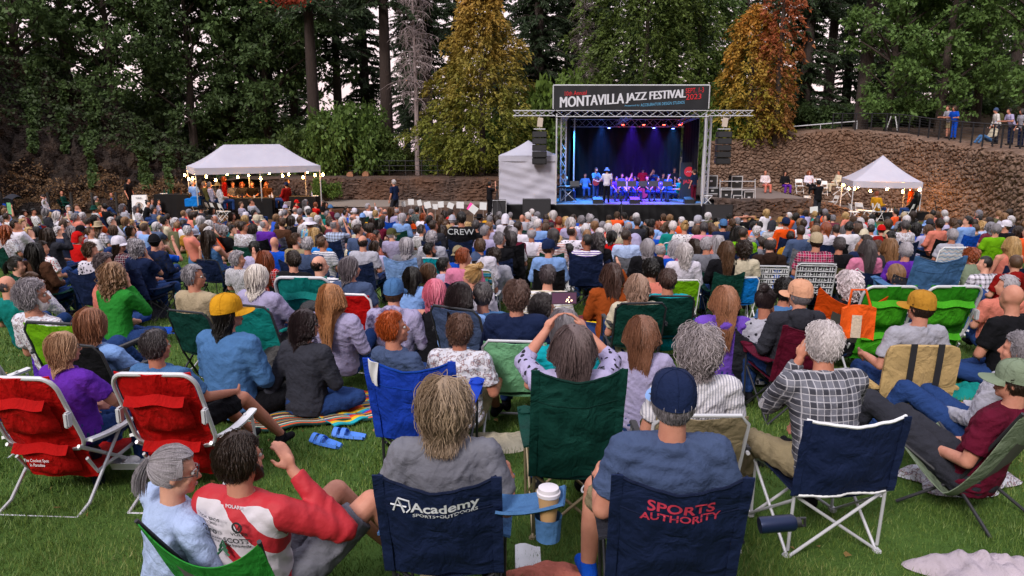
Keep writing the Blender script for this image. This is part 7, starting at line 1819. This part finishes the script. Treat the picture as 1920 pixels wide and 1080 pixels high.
# black dog with a red collar, sitting by the red chair
def dog(u, v, f):
    q = P3(u, v, f); z = ground_z(q.x, q.y); b = Blob(); b.loft([((0, -.28, .16), .10, .10), ((0, -.22, .22), .17, .15), ((0, -.08, .36), .17, .16), ((0, .08, .50), .15, .15), ((0, .12, .60), .09, .10)])
    b.cap((0, .10, .56), .09, (0, .17, .72), .085); b.ell((0, .20, .78), (.095, .11, .09)); b.cap((0, .28, .76), .05, (0, .38, .73), .035); b.ell((0, .40, .745), (.02, .015, .015))
    for s in (-1, 1):
        b.cap((s * .08, .12, .48), .06, (s * .085, .16, .26), .035); b.cap((s * .085, .16, .26), .032, (s * .085, .17, .04), .028); b.ell((s * .085, .20, .03), (.035, .055, .03))
        b.cap((s * .12, -.16, .22), .10, (s * .16, .06, .20), .06); b.cap((s * .16, .06, .20), .04, (s * .15, -.12, .06), .03); b.cap((s * .15, -.12, .05), .03, (s * .15, .06, .03), .03); b.cap((s * .085, .17, .80), .03, (s * .125, .15, .68), .018)
    b.cap((0, -.36, .12), .045, (.15, -.52, .06), .03)
    me = b.fuse('dog', HAIR, .012, 3, .012, 4); o = put('dog', me, None, (.015, .014, .016)); o.location = (q.x, q.y, z); o.rotation_euler = (0, 0, R(-70)); tag(o, 'fluffy black dog with a red collar sitting among the chairs', 'dog')
    put('collar', MB().tube([(.098 * math.cos(a), .135 + .098 * math.sin(a), .63 + .02 * math.sin(a)) for a in [i * math.pi / 8 for i in range(16)]], .014, 6, closed=True).mesh('collar', FAB['plain']), o, PALC['red'])
dog(541, 545, 7.3)
# totes, bags, blankets
p = gp(112, 640); p = P3(112, 600, 6.9); p.z = ground_z(p.x, p.y) + .35
m = MB().sheet(lambda a, b: (-.24 + .48 * a, -.10 + .02 * math.sin(a * 8), .0 + .40 * b - .02 * math.sin(a * 3.1) * b), 10, 8, .01).sheet(lambda a, b: (-.24 + .48 * a, .08, .40 * b), 10, 8, .01).sheet(lambda a, b: (-.24, -.10 + .18 * a, .40 * b), 3, 8, .01).sheet(lambda a, b: (.24, -.10 + .18 * a, .40 * b), 3, 8, .01)
for y in (-.11, .09): m.tube([(-.12, y, .38), (-.11, y, .52), (-.04, y, .58), (.02, y, .52), (.03, y, .38)], .012, 5)
o = m.build('tote_bag', CANV, None, color=hexc('5a2fb0')); o.location = p + Vector((0, 0, -.3)); tag(o, 'purple tote bag between the floral shirt and the green sweater', 'bag')
e = chair('sling', (lambda q: (q.x, q.y, ground_z(q.x, q.y)))(P3(172, 640, 6.3)), R(-10), 'lime', 'black', label='lime green folding chair behind the auburn bobbed woman', scale=1.12)
e = chair('beach', (lambda q: (q.x, q.y, ground_z(q.x, q.y)))(P3(38, 640, 5.9)), R(-16), 'blue', 'alu', label='beach chair with blue and olive stripes at the left edge', scale=1.15, pattern='bstripe')
e = chair('beach', (lambda q: (q.x, q.y, ground_z(q.x, q.y)))(P3(60, 800, 4.75)), R(-20), 'red', 'alu', label='x', scale=.01) if False else None
e = chair('beach', (lambda q: (q.x, q.y, ground_z(q.x, q.y)))(P3(602, 560, 8.3)), R(-4), 'teal', 'alu', label='green and white beach chair with a pouch on its back', scale=1.28)
e = chair('beach', (lambda q: (q.x, q.y, ground_z(q.x, q.y)))(P3(425, 530, 8.0)), R(-30), 'teal', 'alu', label='dark green beach chair beside the grey haired man in the vest', scale=1.05)
for u, lab in ((1619, 'green beach backpack chair with a grey strap, left of the pair'), (1730, 'green beach backpack chair right of the tan cap')):
    e = chair('beach', (lambda q: (q.x, q.y, ground_z(q.x, q.y)))(P3(u, 590, 8.1)), R(0), 'lime', 'alu', label=lab, scale=1.2, group='green backpack chairs'); e.children[1].color = (*hexc('3f9a1c'), 1)
    for c_ in e.children: 
        if c_.name.startswith(('backrest', 'seat')): c_.color = (*hexc('2f8a1a'), 1)
        if c_.name.startswith('pocket'): c_.color = (*hexc('43a01e'), 1)
e = chair('camp', (lambda q: (q.x, q.y, ground_z(q.x, q.y)))(P3(1705, 560, 9.6)), R(2), 'steel', 'white', label='blue camp chair between the two green backpack chairs', scale=1.2)
e = chair('camp', (lambda q: (q.x, q.y, ground_z(q.x, q.y)))(P3(808, 760, 4.95)), R(-8), 'blue', 'black', label='empty bright blue camp chair with tissue paper on its corner', scale=1.05, arm='blue'); bluec = e
for c_ in e.children:
    c_.color = (*hexc('1a3fae'), 1) if not c_.name.startswith('frame') else c_.color
q = CH['camp']['bk']; m = MB().sheet(lambda a, b: Vector(q(.03 + .12 * a * (1 - .3 * b), 1.0 - .30 * b)) + Vector((0, -.02 - .01 * math.sin(a * 5 + b * 4), .012)), 5, 6, .003); m.build('tissue', WHT, e)
# striped mexican blanket, rainbow blanket, ground cloths
def blanket(cx, cy, sx_, sy, rz, cols, label, n=40, th=.012):
    c, s = math.cos(rz), math.sin(rz); mats = [flat('blanket_' + k, PALC[k], .95) for k in cols]
    def fn(a, b):
        x, y = (a - .5) * sx_, (b - .5) * sy; y += .03 * math.sin(a * 9) * (b - .5); X_, Y_ = cx + x * c - y * s, cy + x * s + y * c; return (X_ - cx, Y_ - cy, ground_z(X_, Y_) + .035 + .010 * math.sin(a * 21 + b * 5) + .008 * math.sin(b * 17) - ground_z(cx, cy))
    m = MB().sheet(fn, 30, n, th, mfn=lambda a, b: int(b * n) % len(mats)); o = m.build('blanket', mats); o.location = (cx, cy, ground_z(cx, cy)); tag(o, label, 'blanket', 'blankets spread on the grass'); return o
q = P3(592, 735, 6.7); blanket(q.x, q.y - .12, 1.25, .85, R(20), ['darkgreen', 'orange', 'teal', 'cream', 'maroon', 'darkgreen', 'mustard', 'slate', 'teal', 'rust'], 'serape blanket in green and orange stripes under the dark haired woman')
q = gp(656, 770); blanket(q.x, q.y, .7, .8, R(40), ['turquoise', 'yellow', 'orange', 'red', 'blue'], 'rainbow striped blanket beside the blue sandals', 20)
q = gp(760, 650); blanket(q.x, q.y + .3, 1.4, 1.2, R(8), ['slate', 'charcoal', 'slate'], 'dark grey blanket under the tie dye hoodie', 12); q = gp(1150, 615); blanket(q.x - .3, q.y + .3, 1.0, 1.0, R(-5), ['maroon', 'maroon', 'darkred'], 'maroon blanket beyond the phone', 12)
q = gp(1260, 780); 
m = rumple(gp(1128, 612), .30, .20, .14, 3, 'yellow', label='bright yellow cloth crumpled beside the phone', name='cloth', cat='cloth'); rumple(gp(515, 716), .27, .22, .30, 5, 'black', label='black backpack slumped on the striped blanket', name='backpack', cat='backpack')
rumple(gp(1795, 905), .36, .24, .13, 8, 'olive', mat=FAB['leafy'], label='crumpled camouflage jacket on the grass', name='jacket'); rumple(gp(1850, 1084), .36, .20, .11, 12, (.42, .36, .40), label='pale lilac jacket heaped in the bottom right corner')
rumple(gp(1030, 1078), .22, .10, .05, 14, 'salmon', label='patterned red cloth edge at the bottom of the picture', name='cloth', cat='cloth'); rumple(gp(1345, 556), .27, .2, .34, 9, 'cream', mat=FAB['leafy'], label='cream floral bag on the grass beside the lime chair', name='bag', cat='bag'); rumple(gp(285, 596), .30, .22, .22, 21, 'charcoal', label='dark jacket bundle beside the blue cloth', group=None)
rumple(gp(295, 622), .40, .25, .04, 22, 'blue', label='blue plastic sheet next to the lime chair', name='cloth', cat='cloth'); rumple(gp(950, 830), .35, .2, .06, 23, 'cream', label='pale towel on the grass left of the dark green chair', name='towel', cat='towel'); rumple(gp(1480, 870), .30, .25, .18, 24, 'black', label='black bag under the white piped chair', name='bag', cat='bag')
rumple(gp(640, 640), .4, .3, .05, 31, 'cream', label='cream picnic cloth behind the red haired boy', name='cloth', cat='cloth'); rumple(gp(790, 640), .3, .2, .12, 33, 'slate', label='dark plaid jacket beside the boy', name='jacket'); rumple(gp(305, 560), .28, .22, .35, 35, 'olive', label='olive backpack behind the dark green folding chair', name='backpack', cat='backpack'); rumple(gp(455, 520), .22, .2, .35, 36, 'charcoal', label='grey backpack with a blue tag beside the dog', name='backpack', cat='backpack')
rumple(gp(1818, 740), .3, .2, .1, 37, 'teal', label='teal and pink towel beside the padded chair', name='towel', cat='towel')
# paper napkin on the grass
p = gp(990, 1052); world('paper', MB().sheet(lambda a, b: (p.x - .07 + .14 * a, p.y - .12 + .22 * b, p.z + .03 + .012 * math.sin(a * 5) + .01 * math.sin(b * 7)), 5, 5, .003), WHT, 'folded white paper on the grass beside the coffee chair', 'paper', loc=p)
# coffee cup, bottles, can, sandals, shoes
p = P3(1028, 975, 2.92); e = empty('coffee_cup', p, 0, 'tan paper coffee cup with a white lid in the chair cup holder', 'cup'); MB().lathe([(.031, 0), (.043, .115), (.002, .115)], (0, 0, 0), 24).build('body', flat('kraft', (.42, .25, .11), .7), e)
MB().lathe([(.046, .108), (.047, .122), (.042, .126), (.040, .14), (.036, .142), (.002, .138)], (0, 0, 0), 24).build('lid', flat('lid_white', (.6, .56, .6), .4), e)
hold = MB().sheet(lambda a, b: (lambda t: (p.x - .20 + .26 * t + (b - .5) * .02, p.y + .10 - .12 * t + (b - .5) * .15, p.z + .0 + .02 + .10 * (t ** 1.6) - .035 * math.sin(math.pi * b)))(a), 14, 6, .012).lathe([(.048, -.10), (.052, -.02), (.055, .0)], (p.x, p.y, p.z + .02), 18, cap=False)
o = hold.build('cup_holder_arm', CANV, None, color=PALC['steel']); tag(o, 'blue fabric drink arm reaching out from the lettered navy chair', 'armrest')
def bottle(p, c, h, r_, lab):
    e = empty('water_bottle', p, 0, lab, 'bottle'); MB().lathe([(r_ * .95, 0), (r_, .01), (r_, h * .78), (r_ * .8, h * .85), (.002, h * .86)], (0, 0, 0), 20).build('body', flat('bottle_' + c, PALC[c], .35, .4, .1), e); MB().lathe([(r_ * .62, h * .85), (r_ * .62, h * .97), (.002, h)], (0, 0, 0), 16).tube([(-r_ * .5, 0, h * .95), (-r_ * .5, 0, h * 1.08), (r_ * .5, 0, h * 1.08), (r_ * .5, 0, h * .95)], .007, 6).build('cap', BLK, e); return e
q = gp(186, 905); bottle(q, 'navy', .30, .04, 'tall navy water bottle standing by the left red chair'); q = P3(1424, 985, 3.0); b_ = bottle(q, 'navy', .17, .034, 'blue water bottle lying in the right chair arm'); b_.rotation_euler = (0, R(85), 0)
q = gp(250, 895); e = empty('food_tray', q + Vector((0, 0, .10)), 0, 'white paper food tray with crumpled napkin', 'tray'); MB().box((0, 0, 0), (.20, .15, .012)).box((-.10, 0, .02), (.012, .15, .05), rot=(0, R(-20), 0)).box((.10, 0, .02), (.012, .15, .05), rot=(0, R(20), 0)).box((0, -.075, .02), (.2, .01, .05), rot=(R(15), 0, 0)).build('tray', WHT, e)
b = Blob(); b.ell((0, 0, .03), (.06, .05, .03)); put('napkin', b.fuse('napkin', WHT, .006, 1, .02, 4), e)
q = gp(232, 880); o = MB().lathe([(.028, -.06), (.033, -.055), (.033, .055), (.028, .06), (.002, .06)], (0, 0, 0), 20).build('drink_can', flat('can_green', (.25, .4, .22), .3, .6, .3, 20)); o.location = q + Vector((0, .02, .13)); o.rotation_euler = (0, R(80), .3); tag(o, 'green and silver drink can lying on the food tray', 'can')
for i, (u, v, a) in enumerate(((612, 836, 60), (655, 822, 75))):
    q = gp(u, v); e = empty('sandal', q + Vector((0, 0, .02)), R(a), 'bright blue two strap sandal, %s of the pair' % ('left' if i == 0 else 'right'), 'sandal', 'pair of blue sandals'); cb = flat('sandal_blue', (.05, .18, .62), .6)
    MB().sheet(lambda a_, b_: ((a_ - .5) * (.075 + .03 * math.sin(b_ * 2.8)), (b_ - .5) * .27, .012 * math.cos(a_ * 6)), 6, 14, .022).build('sole', cb, e)
    for y in (.02, .09): MB().sheet(lambda a_, b_: ((a_ - .5) * .11, y + b_ * .04, .012 + .05 * math.sin(math.pi * a_)), 10, 2, .006).build('strap', cb, e)
for i, (u, v, a) in enumerate(((500, 682, 80), (520, 685, 86))):
    q = gp(u, v); b = Blob(); b.cap((0, -.08, .05), .045, (0, .09, .035), .04); b.ell((0, -.09, .07), (.04, .05, .045)); o = put('sneaker', b.fuse('sneaker', FAB['plain'], .008, 3, .004, 5), None, PALC['cream']); o.location = q + Vector((0, 0, .02)); o.rotation_euler = (0, 0, R(a)); tag(o, 'cream sneaker on the blanket edge, %s of the pair' % ('left' if i == 0 else 'right'), 'shoe', 'pair of cream sneakers')
# the raised phone
ph = [i for i in PEOPLE if i['u'] == 1075 and i['v'] == 597][0]; hw = ph['o'].matrix_basis @ Vector((0, .30, 1.36)); e = empty('phone', hw, R(3), 'black phone held sideways by the long haired woman, screen lit', 'phone')
MB().box((0, 0, 0), (.158, .009, .077), bev=.003).build('body', BLK, e); MB().box((0, -.0052, 0), (.148, .001, .068)).build('screen', glow('screen', (.05, .02, .04), .6), e)
for x, z, r_ in ((.02, -.01, .006), (.03, .005, .004), (.045, -.015, .005), (.012, -.02, .003), (.03, -.024, .004)): MB().box((x, -.0062, z), (r_ * 2, .001, r_ * 2), bev=.0004).build('screen_spot', glow('screen_spot', (1, .75, .5), .9), e)
# watch
# lettering on chairs and jackets
def chair_text(ch, kind, items):
    bk = CH[kind]['bk']
    for (t, mat, cx, cz, s, sx_, bold, shr) in items:
        w = 2 * (CH_W[kind] + .012)
        def fn(x, y, z):
            a = .5 + (x + cx) / w; zz = cz + y + (x * shr); b = (zz - CH_Z[kind][0]) / (CH_Z[kind][1] - CH_Z[kind][0]); q = Vector(bk(a, b)); q2 = Vector(bk(a, b + .04 * 0)); q.z = bk(a, b)[2]; return q + Vector((0, -.0075, 0))
        put('lettering', text_mesh(t, mat, s, bold, sx=sx_, fn=fn, sub=True), ch)
CH_W = dict(camp=.235, coleman=.225); CH_Z = dict(camp=(.44, .992), coleman=(.44, 1.132))
def near(u, v): return [i for i in PEOPLE if i['u'] == u and i['v'] == v][0]
wi = flat('ink_white', (.6, .62, .66), .7, 0, .05); ri = flat('ink_red', (.50, .03, .07), .7, 0, .1)
chair_text(near(832, 700)['ch'], 'camp', [('Academy', wi, .03, .890, .075, 1.02, .022, .10), ('SPORTS+OUTDOORS', wi, .03, .845, .026, 1.1, .012, .10)])
m = MB(); bk = CH['camp']['bk']; f_ = lambda x, z: Vector(bk(.5 + x / .494, (z + .05 - .44) / .552)) + Vector((0, -.008, 0))
m.tube([f_(-.19, .79), f_(-.165, .87), f_(-.14, .80)], .0055, 4); m.tube([f_(-.20, .82), f_(-.13, .83)], .004, 4); m.tube([f_(-.165, .87), f_(-.12, .86), f_(-.115, .82), f_(-.13, .80)], .004, 4); m.build('emblem', wi, near(832, 700)['ch'])
chair_text(near(1265, 684)['ch'], 'camp', [('SPORTS', ri, .0, .90, .075, 1.0, .022, .0), ('AUTHORITY', ri, .0, .845, .055, 1.0, .022, .0)])
ck = near(1075, 597)['ch']
put('lettering', text_mesh('Coleman', wi, .07, .03, fn=lambda x, y, z: (.15 + x * .9, -.335 - .02, .42 + y + x * .35), sub=False), ck)
cj = crew['J']; put('lettering', text_mesh('CREW', wi, .16, .0, fn=lambda x, y, z: (x * 1.1 + cj['chest'].x, cj['chest'].y - .205 + .5 * x * x - .25 * y, cj['chest'].z + .10 + y)), crew['o'])
for (u, v, kind, z) in ((117, 618, 'beach', .60), (290, 612, 'beach', .60)):
    c_ = near(u, v)['ch']; lab = ('The Coolest Spot', 'In Paradise')
    put('lettering', text_mesh(lab[0], wi, .026, .01, fn=lambda x, y, zz: (x, -.345 - .02, .335 + y)), c_); put('lettering', text_mesh(lab[1], wi, .026, .01, fn=lambda x, y, zz: (x, -.340 - .02, .305 + y)), c_)
    put('emblem', MB().tube([(-.10, -.425, .61), (-.07, -.43, .645), (.08, -.43, .635), (.105, -.422, .60)] + [(-.10, -.42, .595)], .0025, 4, closed=True).mesh('emblem', wi), c_)
c1 = near(960 - 2, 430) if [i for i in PEOPLE if i['u'] == 958 and i['v'] == 430] else None
# jersey decoration: red panels and white sides with printed words
jm = NT('cycling_jersey'); vv = jm.coord('Object'); sx = jm.n('ShaderNodeSeparateXYZ'); jm.l(vv, sx.inputs[0])
ax_ = jm.math('ABSOLUTE', sx.outputs[0]); di = jm.math('FRACT', jm.math('MULTIPLY', jm.math('ADD', sx.outputs[0], jm.math('MULTIPLY', sx.outputs[2], .9)), 4.6)); st_ = jm.math('MULTIPLY', jm.math('LESS_THAN', di, .38), jm.math('GREATER_THAN', sx.outputs[0], -.04)); slv = jm.math('GREATER_THAN', ax_, .20); up_ = jm.math('GREATER_THAN', sx.outputs[2], .775)
red_m = jm.math('MAXIMUM', jm.math('MAXIMUM', jm.math('MULTIPLY', st_, jm.math('LESS_THAN', ax_, .2)), slv), up_); jm.base(jm.mix(red_m, (.52, .48, .52), (.42, .012, .022))); jm.rough(.7); jm.bump(jm.noise(vv, 14, 3), .4, .02)
jo = cyc['o']; sh = [c for c in jo.children if c.name.startswith('shirt')][0]; cset(sh, jm.mat)
J = cyc['J']
def back_pt(x, z):      # a point on the back of the jersey
    t = (z - J['pel'].z) / (J['nk'].z - J['pel'].z); c = J['pel'].lerp(J['nk'], t); r_ = .165; return Vector((c.x + x, c.y - .118 * math.sqrt(max(.05, 1 - (x / .2) ** 2)) - .030, z))
for (t, x, z, s, mat) in (('COOK BROS', -.09, .735, .022, BLK), ('RACING', -.08, .712, .020, BLK), ('Giro', -.095, .672, .045, BLK), ('DR. ROBERT MURRAY', -.10, .636, .013, BLK), ('CHIROPRACTOR', -.10, .620, .013, BLK), ('VOLER', .065, .672, .022, BLK), ('SCOTT', .045, .636, .034, BLK), ('ride frequently', .045, .612, .018, BLK)):
    put('lettering', text_mesh(t, mat, s, .025, sx=1.15, fn=lambda a, b, c, x=x, z=z: back_pt(x + a, z + b)), jo)
put('lettering', text_mesh('POLAR', white_i, .024, .025, fn=lambda a, b, c: Vector((J['nk'].x + .02 + a, J['nk'].y - .092, J['nk'].z + .0 + b))), jo)
m = MB(); q0 = back_pt(-.03, .575); [m.tube([q0 + Vector((-w_, -.004, z_)), q0 + Vector((0, -.004, z_ + .03)), q0 + Vector((w_, -.004, z_))], .006, 4) for w_, z_ in ((.030, -.02), (.022, .0), (.014, .02))]; m.build('emblem', flat('ink_green', (.02, .10, .05), .7), jo)
m = MB(); q0 = back_pt(.065, .712); m.lathe([(.018, -.002), (.026, -.002), (.026, .002), (.018, .002)], q0 + Vector((0, -.004, 0)), 16, M=Matrix.Rotation(math.pi / 2, 3, 'X'), cap=False).tube([q0 + Vector((-.012, -.004, .012)), q0 + Vector((0, -.004, -.014)), q0 + Vector((.012, -.004, .012))], .003, 4).build('emblem', BLK, jo)
# cap badge
# orange tote hanging on the orange chair
q = P3(1612, 578, 5.75); m = MB().sheet(lambda a, b: (-.13 + .26 * a, .01 * math.sin(a * 9), -.26 * b + .03 * math.sin(a * 3.1)), 10, 8, .03).tube([(-.09, 0, 0), (-.06, .03, .14), (.05, .03, .14), (.09, 0, 0)], .010, 5); o = m.build('tote_bag', CANV, None, color=hexc('e0591a')); o.location = q; tag(o, 'bright orange bag hanging on the orange chair back', 'bag')
put('panel', MB().sheet(lambda a, b: (-.06 + .07 * a, -.022 + .01 * math.sin((-.06 + .13 + .07 * a) / .26 * 9), -.05 - .18 * b), 3, 5, .004).mesh('panel', flat('tag_cream', (.5, .4, .3), .7, 0, .6, 80)), o)
# cooler and bags by the canopy
p = at(362, 388, 33.2); world('cooler', MB().box(p + Vector((0, 0, .2)), (.6, .35, .36), bev=.03).box(p + Vector((.12, 0, .42)), (.30, .3, .10), bev=.03), CANV, 'blue cooler bag on a stand beside the white haired man', 'cooler', color=PALC['brightblue'], loc=p)
p = at(1755, 415, 33.5); world('bicycle_wheel', MB().tube([p + Vector((.3 * math.cos(a), 0, .35 + .3 * math.sin(a))) for a in [i * math.pi / 10 for i in range(20)]], .018, 6, closed=True).tube([p + Vector((0, 0, .35)), p + Vector((-.15, 0, .95))], .02, 6).tube([p + Vector((-.3, 0, .97)), p + Vector((0, 0, .95))], .015, 6), BLK, 'dark bicycle front leaning by the wall right of the canopy', 'bicycle', loc=p)
p = gp(1848, 468); world('tote_bag', MB().box(p + Vector((0, 0, .2)), (.34, .1, .42), bev=.02).tube([p + Vector((-.08, 0, .4)), p + Vector((0, 0, .55)), p + Vector((.08, 0, .4))], .012, 5), CANV, 'beige canvas tote on the grass near the lime chair', 'bag', color=PALC['beige'], loc=p)
C = []; g_ = np.random.default_rng(8)
for i in range(260): y = 2.4 + 12 * g_.random(); x = (g_.random() * 2 - 1) * y * .72; C.append((x, y, ground_z(x, y) + .035))
o = put('fallen_leaves', leaf_mesh('fallen_leaves', np.array(C), g_.normal(size=(260, 3)) * [1, 1, .15], g_.uniform(.03, .06, 260), g_.uniform(.02, .04, 260), LEAF, 4), None, (.30, .19, .09)); tag(o, 'small dry leaves scattered over the lawn', 'leaves', kind='stuff')
# tongue of red maple leaves hanging in at the top
C = np.random.default_rng(3).normal(size=(500, 3)) * [.55, .4, .22] + np.array(at(540, -6, 42)); L = np.random.default_rng(4).uniform(.12, .22, 500); o = put('maple_branch', leaf_mesh('maple_branch', C, np.random.default_rng(5).normal(size=(500, 3)) - [0, 0, .4], L, L * .8, LEAF, 2), None, (.30, .05, .03)); tag(o, 'red maple leaves hanging in at the top edge', 'branch')
put('branch', MB().tube([Vector(at(545, 2, 42)) + Vector((x, .1 * x, .1 * math.sin(x * 3) + .15)) for x in (-1.4, -.7, 0, .7, 1.4)], .03, 5).mesh('branch', BARK), o, (.05, .03, .03))

# ------------------------------------------------------------------ labels that single each sitter out
WORDS = dict(orange='orange', turquoise='turquoise')
CN = dict(lightgrey='light grey', paleblue='pale blue', lightblue='light blue', brightblue='bright blue', darkgreen='dark green', darkred='dark red', darkbrown='dark brown', mint='mint green', steel='steel blue', gold='tan gold', rust='rust', beige='beige', khaki='khaki')
PN = dict(plaid='plaid', stripe='striped', vstripe='striped', floral='floral', print='printed', leafy='leaf print', tiedye='tie dye', tropic='tropical print')
def core(i):
    c = CN.get(i['top'], i['top']); hn = HNAME.get(i['hc'], 'grey'); s = HSN.get(i['hair'], '')
    if i['hair'] == 'none' and not i['hat']: h = 'bald'
    elif i['hat']: h = '%s %s' % (CN.get(i['hatc'], i['hatc']), {'cap': 'cap', 'capback': 'backwards cap', 'bucket': 'bucket hat', 'sun': 'sun hat', 'straw': 'straw hat', 'fedora': 'brimmed hat', 'beanie': 'beanie', 'hood': 'hood', 'headband': 'headband'}[i['hat']])
    else: h = ('%s %s hair' % (s, hn)) if s not in ('ponytail',) else '%s ponytail' % hn
    h = h.strip(); pt = PN.get(i['pat'], '')
    return '%s and %s %s' % (h, (pt + ' ' + c).strip(), 'top')
auto = [i for i in PEOPLE if not i['label']]
for i in auto: i['core'] = core(i)
cnt = {}
for i in auto: cnt.setdefault(i['core'], []).append(i)
allp = [i for i in PEOPLE if i['grp'] == 'people seated in the audience']
def short(i):
    if i['hat']: return '%s %s' % (CN.get(i['hatc'], i['hatc']), {'capback': 'cap', 'sun': 'sun hat', 'straw': 'straw hat', 'fedora': 'hat', 'bucket': 'bucket hat'}.get(i['hat'], i['hat']))
    return '%s top' % CN.get(i['top'], i['top'])
used = set(o.get('label') for o in D.objects if o.get('label'))
def uniq(base, i, maxw=16, prefix='with '):
    cand = [base]
    near_ = sorted([j for j in allp if j is not i], key=lambda j: (j['u'] - i['u']) ** 2 + ((j['v'] - i['v']) * 1.6) ** 2)[:7]
    def rel(j):
        dx, dv = i['u'] - j['u'], i['v'] - j['v']
        if abs(dv) * 2.2 > abs(dx): return 'in front of' if dv > 0 else 'behind'
        return 'right of' if dx > 0 else 'left of'
    for j in near_: cand.append('%s, %s the %s' % (base, rel(j), short(j)))
    for a in range(4):
        for b in range(a + 1, 6): cand.append('%s, %s %s and %s %s' % (base, rel(near_[a]), short(near_[a]), rel(near_[b]), short(near_[b])))
    for c in cand:
        if c not in used and len(c.split()) <= maxw: return c
    return cand[3]
for i in auto:
    base = 'person with %s' % i['core']; multi = len(cnt[i['core']]) > 1
    if multi:
        used.add(base)
    L = uniq(base, i); used.add(L); i['o']['label'] = L; i['label'] = L
KN = dict(camp='camp chair', tall='high backed camp chair', crew='camp chair', piped='folding chair', coleman='camp chair', beach='beach chair', sling='folding chair', lawn='webbed lawn chair', lawn2='webbed lawn chair', mesh='low chair', stadium='padded chair', resin='folding chair')
def chbase(i):
    cc = (CN.get(i['chc'], i['chc']) if isinstance(i['chc'], str) else 'tan') if i['chk'] != 'resin' else 'white'
    if i['chk'] in ('lawn', 'lawn2'): cc = 'black and white'
    if i['grp'] != 'people seated in the audience': return '%s %s of the %s' % (cc, KN[i['chk']], ' '.join(i['label'].split()[:11]))
    return '%s %s under the %s' % (cc, KN[i['chk']], i['core'] if 'core' in i else short(i))
bc = {}
for i in PEOPLE:
    if i['ch'] is not None and not i['clabel']: bc[chbase(i)] = bc.get(chbase(i), 0) + 1
used |= set(k for k, n in bc.items() if n > 1)
for i in PEOPLE:
    if i['ch'] is None: continue
    L = i['clabel'] or uniq(chbase(i), i, 18); used.add(L); i['ch']['label'] = ' '.join(L.split()[:16])
    i['ch']['group'] = 'white folding chairs' if i['chk'] == 'resin' else 'chairs of the audience'

# ------------------------------------------------------------------ light, sky, camera
w = D.worlds.new('World'); scene.world = w; w.use_nodes = True; nt = w.node_tree; bg = nt.nodes['Background']
sky = nt.nodes.new('ShaderNodeTexSky'); sky.sky_type = 'NISHITA'; sky.sun_disc = False; sky.sun_elevation = R(22); sky.sun_rotation = R(215); sky.air_density = 1.4; sky.dust_density = 3.0
tc_ = nt.nodes.new('ShaderNodeTexCoord'); sp_ = nt.nodes.new('ShaderNodeSeparateXYZ'); nt.links.new(tc_.outputs['Generated'], sp_.inputs[0]); rp_ = nt.nodes.new('ShaderNodeValToRGB'); nt.links.new(sp_.outputs[2], rp_.inputs[0])
e_ = rp_.color_ramp.elements; e_[0].position = 0; e_[0].color = (6.2, 4.7, 4.9, 1); e_[1].position = .9; e_[1].color = (7.2, 7.2, 8.2, 1); x_ = e_.new(.18); x_.color = (6.8, 5.4, 5.8, 1)
no_ = nt.nodes.new('ShaderNodeTexNoise'); no_.inputs['Scale'].default_value = 3.5; no_.inputs['Detail'].default_value = 6; nt.links.new(tc_.outputs['Generated'], no_.inputs['Vector'])
mr = nt.nodes.new('ShaderNodeMapRange'); mr.inputs[3].default_value = .75; mr.inputs[4].default_value = 1.25; nt.links.new(no_.outputs['Fac'], mr.inputs[0]); sc_ = nt.nodes.new('ShaderNodeVectorMath'); sc_.operation = 'SCALE'; nt.links.new(rp_.outputs[0], sc_.inputs[0])
def mth(op, a, b):
    q = nt.nodes.new('ShaderNodeMath'); q.operation = op
    for s_, x in ((q.inputs[0], a), (q.inputs[1], b)):
        if hasattr(x, 'links'): nt.links.new(x, s_)
        else: s_.default_value = x
    return q.outputs[0]
# bright overcast overhead and beyond the stage, dusk-dark low down behind and to the sides (woods all round)
fz = mth('MULTIPLY', mth('SUBTRACT', sp_.outputs[2], .18), 1.7); fy = mth('MULTIPLY', mth('SUBTRACT', sp_.outputs[1], .35), 3.0); fm = mth('MINIMUM', mth('MAXIMUM', mth('MAXIMUM', fz, fy), .12), 1.0)
nt.links.new(mr.outputs[0], sc_.inputs["Scale"])
mi = nt.nodes.new('ShaderNodeMix'); mi.data_type = 'RGBA'; mi.inputs[0].default_value = .82; nt.links.new(sky.outputs[0], mi.inputs[6]); nt.links.new(sc_.outputs[0], mi.inputs[7]); mm_ = nt.nodes.new('ShaderNodeVectorMath'); mm_.operation = 'SCALE'; nt.links.new(mi.outputs[2], mm_.inputs[0]); nt.links.new(fm, mm_.inputs['Scale']); nt.links.new(mm_.outputs[0], bg.inputs['Color']); bg.inputs['Strength'].default_value = .10
l = D.lights.new('sun', 'SUN'); l.energy = 1.5; l.angle = R(14); l.color = (1, .93, .9); o = D.objects.new('sun', l); COL.objects.link(o); o.rotation_euler = (R(52), 0, R(-28))
cam = D.cameras.new('camera'); cam.sensor_width = 36; cam.lens = 36 * F / 1920; cam.clip_end = 2000; cam.clip_start = .05
co = D.objects.new('camera', cam); COL.objects.link(co); co.location = (0, 0, CAMZ); co.rotation_euler = (R(90) - PITCH, 0, 0); scene.camera = co
scene.view_settings.view_transform = 'Standard'; scene.view_settings.look = 'None'; scene.view_settings.exposure = 1.08; scene.view_settings.gamma = 1
cy = scene.cycles; cy.max_bounces = 6; cy.diffuse_bounces = 3; cy.glossy_bounces = 2; cy.transmission_bounces = 2; cy.use_denoising = True
print('PEOPLE', len(PEOPLE), sum(1 for i in PEOPLE if i['ch']), 'OBJECTS', len(D.objects))
